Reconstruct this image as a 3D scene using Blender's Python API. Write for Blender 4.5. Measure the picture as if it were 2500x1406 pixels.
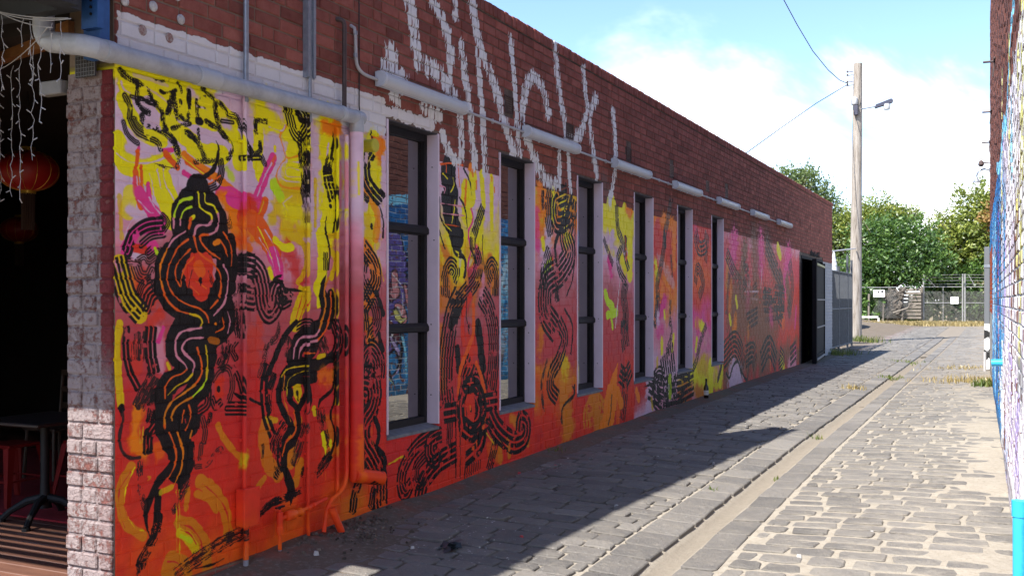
import bpy, math, random
import numpy as np
from mathutils import Vector, noise as mnoise

for _o in list(bpy.data.objects):
    bpy.data.objects.remove(_o)
SC = bpy.context.scene
COL = SC.collection
R = math.radians
rnd = random.Random(11)

# ------------------------------------------------------------------ camera
cam = bpy.data.cameras.new('camera')
cam.sensor_width = 36.0
cam.lens = 35.28
cam.shift_y = 0.0128
cam.clip_start = 0.05
cam.clip_end = 2000.0
camo = bpy.data.objects.new('camera', cam)
COL.objects.link(camo)
camo.location = (4.19, 0.0, 1.58)
camo.rotation_euler = (R(90), 0, R(25.906))
SC.camera = camo

# ------------------------------------------------------------------ sun and sky
SUN_V = Vector((0.30, 0.70, -1.0)).normalized()
sl = bpy.data.lights.new('sun', 'SUN')
sl.energy = 3.9
sl.angle = R(0.53)
sl.color = (1.0, 0.945, 0.86)
so = bpy.data.objects.new('sun', sl)
COL.objects.link(so)
so.rotation_euler = SUN_V.to_track_quat('-Z', 'Y').to_euler()
SUN_EL = math.asin(-SUN_V.z)
SUN_ROT = math.atan2(-SUN_V.x, -SUN_V.y)

w = bpy.data.worlds.new('World')
SC.world = w
w.use_nodes = True
_t = w.node_tree
_t.nodes.clear()


class N:
    """tiny node helper"""
    def __init__(self, tree):
        self.t = tree

    def n(self, typ, ins=None, **props):
        nd = self.t.nodes.new('ShaderNode' + typ)
        for k, v in props.items():
            setattr(nd, k, v)
        if ins:
            for k, v in ins.items():
                s = nd.inputs[k]
                if hasattr(v, 'is_output'):
                    self.t.links.new(v, s)
                elif hasattr(v, 'outputs'):
                    self.t.links.new(v.outputs[0], s)
                elif isinstance(v, tuple) and len(v) == 3 and s.type == 'RGBA':
                    s.default_value = (*v, 1.0)
                else:
                    s.default_value = v
        return nd

    def math(self, op, a, b=0.0, c=0.0, clamp=False):
        return self.n('Math', {0: a, 1: b, 2: c}, operation=op, use_clamp=clamp).outputs[0]

    def mix(self, f, a, b, blend='MIX'):
        nd = self.n('Mix', data_type='RGBA', blend_type=blend)
        for i, v in ((0, f), (6, a), (7, b)):
            s = nd.inputs[i]
            if hasattr(v, 'is_output'):
                self.t.links.new(v, s)
            elif isinstance(v, (tuple, list)):
                s.default_value = (*v[:3], 1.0)
            else:
                s.default_value = v
        return nd.outputs[2]

    def ramp(self, f, stops):
        nd = self.n('ValToRGB', {0: f})
        el = nd.color_ramp.elements
        while len(el) < len(stops):
            el.new(0.5)
        for e, (p, c) in zip(el, stops):
            e.position = p
            e.color = (*c, 1.0) if isinstance(c, (tuple, list)) else (c, c, c, 1.0)
        return nd.outputs[0]

    def noise(self, vec, scale, detail=4.0, rough=0.6, dist=0.0):
        nd = self.n('TexNoise', {'Vector': vec, 'Scale': scale, 'Detail': detail, 'Roughness': rough, 'Distortion': dist})
        return nd.outputs[0]


_h = N(_t)
_sky = _h.n('TexSky', sky_type='NISHITA', sun_disc=False, sun_elevation=SUN_EL, sun_rotation=SUN_ROT,
            air_density=1.0, dust_density=0.15, ozone_density=2.5, altitude=2500.0)
_tc = _h.n('TexCoord')
_sp = _h.n('SeparateXYZ', {0: _tc.outputs['Generated']})
_den = _h.math('ADD', _h.math('MAXIMUM', _sp.outputs[2], 0.0), 0.16)
_cv = _h.n('CombineXYZ', {0: _h.math('DIVIDE', _sp.outputs[0], _den), 1: _h.math('DIVIDE', _sp.outputs[1], _den), 2: 0.37})
_cn = _h.noise(_h.n('Mapping', {0: _cv, 'Scale': (1.0, 0.55, 1.0), 'Location': (0.9, 0.35, 0.0)}).outputs[0], 0.85, 7.0, 0.58, 0.4)
_low = _h.n('MapRange', {0: _sp.outputs[2], 1: 0.04, 2: 0.30, 3: 0.26, 4: -0.16}).outputs[0]
_cm = _h.n('MapRange', {0: _h.math('ADD', _cn, _low), 1: 0.48, 2: 0.66, 3: 0.0, 4: 1.0}, interpolation_type='SMOOTHSTEP').outputs[0]
_cc = _h.mix(_cm, _sky.outputs[0], (6.4, 6.6, 6.8))
_bg = _h.n('Background', {0: _cc, 1: 0.12})
_h.n('OutputWorld', {0: _bg})

SC.view_settings.view_transform = 'Standard'
SC.view_settings.look = 'None'
SC.view_settings.gamma = 1.0
SC.view_settings.exposure = 1.62
SC.render.engine = 'CYCLES'
SC.cycles.max_bounces = 8
SC.cycles.diffuse_bounces = 4
SC.cycles.use_denoising = True


# ------------------------------------------------------------------ mesh helpers
class MB:
    """collects geometry, builds ONE mesh object; carries a per-face 'tone'"""
    def __init__(self):
        self.v, self.f, self.tn = [], [], []
        self.cur = 0.5

    def add(self, vs, fs, tone=None):
        b = len(self.v)
        self.v += [tuple(p) for p in vs]
        self.f += [tuple(i + b for i in q) for q in fs]
        self.tn += [self.cur if tone is None else tone] * len(fs)
        return self

    def box(self, x0, x1, y0, y1, z0, z1, tone=None):
        vs = [(x, y, z) for z in (z0, z1) for y in (y0, y1) for x in (x0, x1)]
        return self.add(vs, [(0, 2, 3, 1), (4, 5, 7, 6), (0, 1, 5, 4), (2, 6, 7, 3), (0, 4, 6, 2), (1, 3, 7, 5)], tone)

    def cbox(self, x0, x1, y0, y1, z0, z1, c=0.004, tone=None):
        """box with chamfered edges"""
        X, Y, Z = (x0, x1), (y0, y1), (z0, z1)
        vs, idx = [], {}
        for i in range(2):
            for j in range(2):
                for k in range(2):
                    sx, sy, sz = (1, -1)[i], (1, -1)[j], (1, -1)[k]
                    p = (X[i], Y[j], Z[k])
                    for a in range(3):
                        q = [p[0] + sx * c, p[1] + sy * c, p[2] + sz * c]
                        q[a] = p[a]
                        idx[(i, j, k, a)] = len(vs)
                        vs.append(q)
        fs = []
        for a in range(3):
            o = [b for b in range(3) if b != a]
            for sgn in range(2):
                ring = []
                for u, v_ in ((0, 0), (1, 0), (1, 1), (0, 1)):
                    key = [0, 0, 0]
                    key[a] = sgn; key[o[0]] = u; key[o[1]] = v_
                    ring.append(idx[(*key, a)])
                fs.append(tuple(ring))
        for a in range(3):
            o = [b for b in range(3) if b != a]
            for u in range(2):
                for v_ in range(2):
                    k0 = [0, 0, 0]; k0[o[0]] = u; k0[o[1]] = v_
                    k1 = list(k0); k1[a] = 1
                    fs.append((idx[(*k0, o[0])], idx[(*k1, o[0])], idx[(*k1, o[1])], idx[(*k0, o[1])]))
        for i in range(2):
            for j in range(2):
                for k in range(2):
                    fs.append(tuple(idx[(i, j, k, a)] for a in range(3)))
        return self.add(vs, fs, tone)

    def tube(self, pts, r, n=8, caps=True, tone=None):
        pts = [Vector(p) for p in pts]
        rs = r if isinstance(r, (list, tuple)) else [r] * len(pts)
        vs, fs = [], []
        ref = None
        for i, p in enumerate(pts):
            d = (pts[min(i + 1, len(pts) - 1)] - pts[max(i - 1, 0)]).normalized()
            if ref is None:
                a = Vector((0, 0, 1)) if abs(d.z) < 0.9 else Vector((1, 0, 0))
                ref = d.cross(a).normalized()
            ref = (ref - d * ref.dot(d)).normalized()
            b = d.cross(ref)
            for k in range(n):
                t = 2 * math.pi * k / n
                vs.append(p + (ref * math.cos(t) + b * math.sin(t)) * rs[i])
        for i in range(len(pts) - 1):
            for k in range(n):
                fs.append((i * n + k, i * n + (k + 1) % n, (i + 1) * n + (k + 1) % n, (i + 1) * n + k))
        if caps:
            fs.append(tuple(range(n - 1, -1, -1)))
            fs.append(tuple(range((len(pts) - 1) * n, len(pts) * n)))
        return self.add(vs, fs, tone)

    def lathe(self, prof, n=20, c=(0, 0, 0), axis='z', tone=None):
        vs, fs = [], []
        for r, z in prof:
            for k in range(n):
                t = 2 * math.pi * k / n
                a, b = r * math.cos(t), r * math.sin(t)
                p = {'z': (a, b, z), 'x': (z, a, b), 'y': (b, z, a)}[axis]
                vs.append((p[0] + c[0], p[1] + c[1], p[2] + c[2]))
        for i in range(len(prof) - 1):
            for k in range(n):
                fs.append((i * n + k, i * n + (k + 1) % n, (i + 1) * n + (k + 1) % n, (i + 1) * n + k))
        fs.append(tuple(range(n - 1, -1, -1)))
        fs.append(tuple(range((len(prof) - 1) * n, len(prof) * n)))
        return self.add(vs, fs, tone)

    def prism(self, poly, a0, a1, axis='x', tone=None):
        def P(u, v, a):
            return {'x': (a, u, v), 'y': (u, a, v), 'z': (u, v, a)}[axis]
        m = len(poly)
        vs = [P(u, v, a0) for u, v in poly] + [P(u, v, a1) for u, v in poly]
        fs = [tuple(range(m)), tuple(range(2 * m - 1, m - 1, -1))]
        fs += [(i, m + i, m + (i + 1) % m, (i + 1) % m) for i in range(m)]
        return self.add(vs, fs, tone)

    def build(self, name, mat, parent=None, smooth=False, **tags):
        me = bpy.data.meshes.new(name)
        me.from_pydata(self.v, [], self.f)
        at = me.attributes.new('tone', 'FLOAT', 'FACE')
        at.data.foreach_set('value', np.array(self.tn, dtype=np.float32))
        me.materials.append(mat)
        if smooth:
            me.polygons.foreach_set('use_smooth', [True] * len(me.polygons))
            if smooth == 'auto':
                me.set_sharp_from_angle(angle=R(35))
        me.update()
        o = bpy.data.objects.new(name, me)
        COL.objects.link(o)
        if parent is not None:
            o.parent = parent
        for k, v in tags.items():
            o[k] = v
        return o


def thing(name, label, cat, group=None, kind=None):
    o = bpy.data.objects.new(name, None)
    o.empty_display_size = 0.1
    COL.objects.link(o)
    o['label'] = label
    o['category'] = cat
    if group:
        o['group'] = group
    if kind:
        o['kind'] = kind
    return o


def arc(p0, p1, p2, n=8):
    """quadratic bend"""
    p0, p1, p2 = Vector(p0), Vector(p1), Vector(p2)
    return [p0 * (1 - t) ** 2 + p1 * 2 * t * (1 - t) + p2 * t * t for t in [i / n for i in range(n + 1)]]


def lerp(tab, x):
    if x <= tab[0][0]:
        return tab[0][1]
    for (a, b), (c, d) in zip(tab, tab[1:]):
        if x <= c:
            return b + (d - b) * (x - a) / (c - a)
    return tab[-1][1]


# ------------------------------------------------------------------ materials
def new_mat(name):
    m = bpy.data.materials.new(name)
    m.use_nodes = True
    m.node_tree.nodes.clear()
    return m, N(m.node_tree)


def finish(h, col, rough, bump=None, dist=0.01, metal=0.0, spec=0.5, extra=None, strength=1.0):
    ins = {'Base Color': col, 'Roughness': rough, 'Metallic': metal, 'Specular IOR Level': spec}
    if bump is not None:
        b = h.n('Bump', {'Height': bump, 'Distance': dist, 'Strength': strength})
        ins['Normal'] = b.outputs[0]
    if extra:
        ins.update(extra)
    p = h.n('BsdfPrincipled', ins)
    h.n('OutputMaterial', {0: p})
    return p


def plain(name, c, c2=None, rough=0.6, scale=6.0, bump=0.0, bscale=40.0, metal=0.0, spec=0.4, tone=0.0, lo=0.35, hi=0.65, stretch=None):
    """two-colour mottled material in world space"""
    m, h = new_mat(name)
    if c2 is None:
        c2 = tuple(v * 0.75 for v in c)
    g = h.n('NewGeometry')
    pos = g.outputs['Position']
    if stretch:
        pos = h.n('Mapping', {0: pos, 'Scale': stretch}).outputs[0]
    f = h.n('MapRange', {0: h.noise(pos, scale, 6.0, 0.65), 1: lo, 2: hi}).outputs[0]
    col = h.mix(f, c, c2)
    if tone:
        a = h.n('Attribute', attribute_name='tone')
        k = h.n('MapRange', {0: a.outputs['Fac'], 1: 0.0, 2: 1.0, 3: 1.0 - tone, 4: 1.0 + tone}).outputs[0]
        col = h.mix(1.0, col, h.n('CombineColor', {0: k, 1: k, 2: k}).outputs[0], 'MULTIPLY')
    bm = h.noise(pos, bscale, 5.0, 0.6) if bump else None
    finish(h, col, rough, bm, bump, metal, spec)
    return m
# ------------------------------------------------------------------ wall paint: brush strokes worked out in wall metres (along, up)
NR = np.random.RandomState(5)


def fbm(h, w_, cell, octv=4):
    out = np.zeros((h, w_), np.float32)
    amp = 1.0
    tot = 0.0
    for o in range(octv):
        ch, cw = int(h / cell[0]) + 3, int(w_ / cell[1]) + 3
        g = NR.rand(ch, cw).astype(np.float32)
        y = np.linspace(0, ch - 2.001, h); x = np.linspace(0, cw - 2.001, w_)
        yi = y.astype(int); xi = x.astype(int)
        fy = (y - yi).astype(np.float32)[:, None]; fx = (x - xi).astype(np.float32)[None, :]
        fy = fy * fy * (3 - 2 * fy); fx = fx * fx * (3 - 2 * fx)
        a = g[yi][:, xi]; b = g[yi][:, xi + 1]; c = g[yi + 1][:, xi]; d = g[yi + 1][:, xi + 1]
        out += amp * ((a * (1 - fx) + b * fx) * (1 - fy) + (c * (1 - fx) + d * fx) * fy)
        tot += amp
        amp *= 0.55
        cell = (max(1.5, cell[0] / 2), max(1.5, cell[1] / 2))
    return out / tot


class Canvas:
    def __init__(self, s0, s1, h1, res):
        self.s0, self.res = s0, res
        self.W, self.H = int(round((s1 - s0) / res)), int(round(h1 / res))
        self.s1, self.h1 = s0 + self.W * res, self.H * res
        self.rgb = np.zeros((self.H, self.W, 3), np.float32)
        self.a = np.zeros((self.H, self.W), np.float32)
        self.edge = fbm(self.H, self.W, (14, 14), 3) - 0.5
        self.drip = fbm(self.H, self.W, (26, 4), 3)
        self.patch = fbm(self.H, self.W, (70, 70), 4)
        self.strk = NR.rand(64, 512).astype(np.float32)

    def win(self, s0, s1, h0, h1):
        r = self.res
        return (max(0, int((s0 - self.s0) / r)), min(self.W, int((s1 - self.s0) / r) + 1),
                max(0, int(h0 / r)), min(self.H, int(h1 / r) + 1))

    def put(self, x0, x1, y0, y1, al, col, alpha=True):
        al = al[..., None]
        c = np.array(col, np.float32)
        v = self.rgb[y0:y1, x0:x1]
        v += (c - v) * al
        if alpha:
            a = self.a[y0:y1, x0:x1]
            np.maximum(a, al[..., 0], out=a)

    def rect(self, s0, s1, h0, h1, col, rough=0.0, k=1.0):
        x0, x1, y0, y1 = self.win(s0 - rough, s1 + rough, h0 - rough, h1 + rough)
        if x1 <= x0 or y1 <= y0:
            return
        ss = self.s0 + (np.arange(x0, x1) + 0.5) * self.res
        hh = (np.arange(y0, y1) + 0.5) * self.res
        d = np.minimum(np.minimum(ss - s0, s1 - ss)[None, :], np.minimum(hh - h0, h1 - hh)[:, None])
        d = d + self.edge[y0:y1, x0:x1] * rough * 2
        self.put(x0, x1, y0, y1, np.clip(d / self.res + 0.5, 0, 1) * k, col)

    def stroke(self, kind, col, wd, pts, n=3, gap=0.36, taper=0, k=1.0):
        P = [np.array(p, float) for p in pts]
        if len(P) > 2:                                  # smooth curve through the points
            q = []
            for i in range(len(P) - 1):
                p0 = P[i - 1] if i else 2 * P[0] - P[1]
                p1, p2 = P[i], P[i + 1]
                p3 = P[i + 2] if i + 2 < len(P) else 2 * P[-1] - P[-2]
                m = max(4, min(26, int(np.hypot(*(p2 - p1)) / 0.016)))
                for j in range(m):
                    t = j / m
                    q.append(0.5 * (2 * p1 + (p2 - p0) * t + (2 * p0 - 5 * p1 + 4 * p2 - p3) * t * t + (3 * p1 - p0 - 3 * p2 + p3) * t ** 3))
            q.append(P[-1])
            P = q
        P = np.array(P)
        L = np.concatenate([[0], np.cumsum(np.hypot(*(P[1:] - P[:-1]).T))])
        ext = wd * 0.5 * (1.5 if kind in 'sg' else 1.0) + 3 * self.res
        X0, X1, Y0, Y1 = self.win(P[:, 0].min() - ext, P[:, 0].max() + ext, P[:, 1].min() - ext, P[:, 1].max() + ext)
        if X1 <= X0 or Y1 <= Y0:
            return
        D = np.full((Y1 - Y0, X1 - X0), 9.0, np.float32)
        S = np.zeros_like(D); T = np.zeros_like(D); O = np.zeros_like(D)
        for i in range(len(P) - 1):
            a, b = P[i], P[i + 1]
            x0, x1, y0, y1 = self.win(min(a[0], b[0]) - ext, max(a[0], b[0]) + ext, min(a[1], b[1]) - ext, max(a[1], b[1]) + ext)
            if x1 <= x0 or y1 <= y0:
                continue
            px = (self.s0 + (np.arange(x0, x1) + 0.5) * self.res)[None, :] - a[0]
            py = ((np.arange(y0, y1) + 0.5) * self.res)[:, None] - a[1]
            ab = b - a
            l2 = max(1e-9, ab @ ab)
            tr = (px * ab[0] + py * ab[1]) / l2
            t = np.clip(tr, 0, 1)
            ov = np.zeros_like(t)
            if i == 0:
                ov = np.maximum(ov, -tr * math.sqrt(l2))
            if i == len(P) - 2:
                ov = np.maximum(ov, (tr - 1) * math.sqrt(l2))
            dx, dy = px - t * ab[0], py - t * ab[1]
            d = np.sqrt(dx * dx + dy * dy)
            sl_ = (slice(y0 - Y0, y1 - Y0), slice(x0 - X0, x1 - X0))
            m = d < D[sl_]
            D[sl_][m] = d[m]
            S[sl_][m] = (ab[0] * dy - ab[1] * dx)[m]
            T[sl_][m] = (L[i] + t * (L[i + 1] - L[i]))[m]
            O[sl_][m] = ov[m]
        sg = D * np.where(S >= 0, 1, -1)
        hw = np.full_like(D, wd * 0.5)
        tt = T / max(1e-6, L[-1])
        if taper in (1, 3):
            hw *= np.clip((1 - tt) * 2.2, 0.06, 1)
        if taper in (2, 3):
            hw *= np.clip(tt * 2.2, 0.06, 1)
        ed = self.edge[Y0:Y1, X0:X1]
        if kind in 'bdD':
            ph = P[0, 0] * 37.0
            hw *= 1 + 0.13 * np.sin(T * 23 + ph) * np.sin(T * 9.1 + 2 * ph) + 0.05 * np.sin(T * 71 + ph)
        if kind == 's':                                  # soft sprayed patch
            al = np.clip((hw * 1.5 - D + ed * wd * 0.9) / (wd * 0.55), 0, 1)
            al = al * al * (3 - 2 * al)
        elif kind == 'g':                                # runny white lettering
            dr = self.drip[Y0:Y1, X0:X1]
            al = np.clip((hw * 1.18 - D + (dr - 0.50) * wd * 1.25) / self.res * 0.8 + 0.3, 0, 1)
            al *= np.clip((dr - 0.24) * 8, 0.0, 1)
        else:
            al = np.clip((hw - D + ed * 0.013) / self.res + 0.5, 0, 1)
            if kind in 'cdD':                            # flat brush ends
                al *= np.clip((0.012 + ed * 0.07 - O) / self.res + 0.5, 0, 1)
            if kind == 'c':                              # comb: n parallel lines
                fr = np.mod((sg / np.maximum(hw, 1e-4) * 0.5 + 0.5) * n, 1.0)
                ln = np.minimum(fr, 1 - fr)              # 0 at line borders
                lw = 2 * hw / n
                al *= np.clip((ln - gap * 0.5) * lw / self.res + 0.5 + ed * 0.25, 0, 1)
            if kind in 'dD':                             # dry brush streaks
                si = np.clip(((sg / wd + 0.5) * 26).astype(int), 0, 63)
                ti = (T / 0.028).astype(int) % 512
                st = self.strk[si, ti] * 0.45 + self.strk[si, 7] * 0.55 + ed * 0.9
                al *= np.clip((st - (0.30 if kind == 'd' else 0.47)) * 9, 0, 1)
        self.put(X0, X1, Y0, Y1, al * k, col)

    def image(self, name):
        im = bpy.data.images.new(name, self.W, self.H, alpha=True)
        im.alpha_mode = 'CHANNEL_PACKED'
        px = np.concatenate([np.clip(self.rgb, 0, 1), np.clip(self.a, 0, 1)[..., None]], axis=2).astype(np.float32)
        im.pixels.foreach_set(px.ravel())
        im.update()
        im.pack()
        return im


def painted(name, cv, im, base, base2, tone=0.25, rough=0.55, axis='YZ', chip=0.0, joint=False, bump=0.006, bscale=55.0):
    """base material (brick, mortar, pipe) under the wall paint"""
    m, h = new_mat(name)
    g = h.n('NewGeometry')
    pos = g.outputs['Position']
    sp = h.n('SeparateXYZ', {0: pos})
    u = h.math('DIVIDE', h.math('SUBTRACT', sp.outputs[1], cv.s0), cv.s1 - cv.s0)
    v = h.math('DIVIDE', sp.outputs[2], cv.h1)
    tx = h.n('TexImage', {0: h.n('CombineXYZ', {0: u, 1: v})}, extension='CLIP', interpolation='Linear')
    tx.image = im
    n1 = h.noise(pos, 9.0, 6.0, 0.7)
    f = h.n('MapRange', {0: n1, 1: 0.3, 2: 0.7}).outputs[0]
    b = h.mix(f, base, base2)
    if joint:            # paler pointing near the corner
        b = h.mix(h.n('MapRange', {0: sp.outputs[1], 1: 6.0, 2: 8.5, 3: 1.0, 4: 0.0}).outputs[0], b, (0.22, 0.165, 0.125))
    if tone:
        a = h.n('Attribute', attribute_name='tone')
        k = h.n('MapRange', {0: a.outputs['Fac'], 3: 1.0 - tone, 4: 1.0 + tone}).outputs[0]
        b = h.mix(1.0, b, h.n('CombineColor', {0: k, 1: k, 2: k}).outputs[0], 'MULTIPLY')
    al = tx.outputs['Alpha']
    if joint:            # raked joints above the mural stay free of the dripped white
        lim = h.n('MapRange', {0: sp.outputs[2], 1: 3.115, 2: 3.135, 3: 1.0, 4: 0.62}).outputs[0]
        al = h.math('MULTIPLY', al, lim)
    nf = h.noise(pos, 120.0, 4.0, 0.7)
    if chip:
        al = h.math('MULTIPLY', al, h.n('MapRange', {0: h.noise(pos, 38.0, 6.0, 0.75), 1: 0.5 - chip, 2: 0.53 - chip}).outputs[0])
    # pigment thickness varies a little over the brick face
    pg = h.mix(h.n('MapRange', {0: n1, 1: 0.25, 2: 0.8, 3: 0.0, 4: 0.12}).outputs[0], tx.outputs[0], (0.10, 0.05, 0.045))
    col = h.mix(al, b, pg)
    ht = h.math('ADD', h.noise(pos, bscale, 5.0, 0.65), h.math('MULTIPLY', nf, 0.4))
    rg = h.n('MapRange', {0: al, 3: 0.85, 4: rough}).outputs[0]
    finish(h, col, rg, ht, bump, 0.0, 0.2)
    return m


def srgb(*c):
    return tuple(v / 255.0 for v in c)


PAL = {'K': srgb(17, 13, 14), 'Y': srgb(252, 240, 8), 'y': srgb(236, 198, 10), 'L': srgb(230, 198, 218), 'O': srgb(255, 140, 12),
       'o': srgb(248, 102, 22), 'R': srgb(236, 60, 34), 'r': srgb(222, 48, 44), 'C': srgb(206, 70, 76), 'P': srgb(244, 66, 150),
       'p': srgb(232, 148, 166), 'M': srgb(196, 104, 110), 'W': srgb(226, 226, 228), 'G': srgb(206, 240, 24), 'b': srgb(142, 84, 54), 'k': srgb(58, 32, 30),
       'U': srgb(230, 134, 22), 'V': srgb(140, 144, 154), 'w': srgb(222, 220, 222), 'q': srgb(232, 78, 92)}

MURAL = Canvas(3.60, 29.2, 4.5, 0.004)


def wash(s0, s1, stops):
    """base coat: colours that change with height, blotchy borders"""
    x0, x1, y0, y1 = MURAL.win(s0, s1, 0, stops[-1][0])
    pt = MURAL.patch[y0:y1, x0:x1]
    hh = ((np.arange(y0, y1) + 0.5) * MURAL.res)[:, None] + (pt - 0.5) * 0.75
    out = np.zeros((*pt.shape, 3), np.float32)
    hs = [s[0] for s in stops]
    for c in range(3):
        out[..., c] = np.interp(hh, hs, [PAL[s[1]][c] for s in stops])
    out *= (1 + (MURAL.edge[y0:y1, x0:x1] * 0.10))[..., None]
    MURAL.rgb[y0:y1, x0:x1] = out
    MURAL.a[y0:y1, x0:x1] = 1.0


def run_mural(data):
    for row in data:
        kind, col, wd, n, taper, k = row[:6]
        p = row[6]
        pts = [(p[i] / 1000.0, p[i + 1] / 1000.0) for i in range(0, len(p), 2)]
        gap = 0.36
        kd = kind[0]
        if len(kind) > 1:
            gap = int(kind[1:]) / 100.0
        MURAL.stroke(kd, PAL[col], wd / 1000.0, pts, n=n, gap=gap, taper=taper, k=k)
wash(3.845, 6.44, [(0,"o"),(0.3,"R"),(0.9,"r"),(1.30,"C"),(1.62,"M"),(1.9,"p"),(2.2,"L"),(2.83,"L")])
wash(6.44, 7.25, [(0,"R"),(0.3,"r"),(0.56,"r")])
wash(7.245, 8.366, [(0,"R"),(0.5,"r"),(1.2,"C"),(1.5,"M"),(1.75,"U"),(2.0,"Y"),(2.35,"L"),(2.74,"L")])
wash(8.36, 9.15, [(0,"R"),(0.5,"r"),(0.56,"r")])
wash(9.143, 10.28, [(0,"r"),(0.35,"R"),(0.8,"U"),(1.0,"C"),(1.5,"C"),(1.8,"M"),(2.1,"p"),(2.4,"O"),(2.73,"y")])
wash(10.25, 12.2, [(0,"R"),(0.55,"r"),(0.57,"r")])
wash(11.05, 12.19, [(0,"r"),(0.5,"R"),(0.9,"C"),(1.35,"C"),(1.6,"M"),(1.85,"p"),(2.2,"L"),(2.4,"Y"),(2.73,"Y")])
wash(12.18, 12.96, [(0,"L"),(0.5,"r"),(0.57,"r")])
wash(12.95, 14.11, [(0,"p"),(0.5,"L"),(1.0,"p"),(1.3,"p"),(1.7,"O"),(2.2,"R"),(2.5,"r"),(2.73,"O")])
wash(14.1, 14.9, [(0,"C"),(0.4,"y"),(0.57,"L")])
wash(14.87, 16.02, [(0,"p"),(0.45,"y"),(0.9,"p"),(1.3,"P"),(1.7,"R"),(2.1,"o"),(2.5,"R"),(2.74,"r")])
wash(16.0, 16.8, [(0,"C"),(0.3,"Y"),(0.57,"p")])
wash(16.78, 24.0, [(0,"r"),(0.4,"b"),(0.8,"R"),(1.2,"C"),(1.7,"R"),(2.2,"q"),(2.5,"q"),(2.76,"p")])
MURAL.rect(3.855, 6.43, 2.822, 3.115, PAL["w"], 0.016)
MURAL.rect(6.30, 7.18, 2.975, 3.075, PAL["w"], 0.035)
MURAL.rect(6.02, 6.445, 2.835, 3.10, PAL["w"], 0.02)
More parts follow.
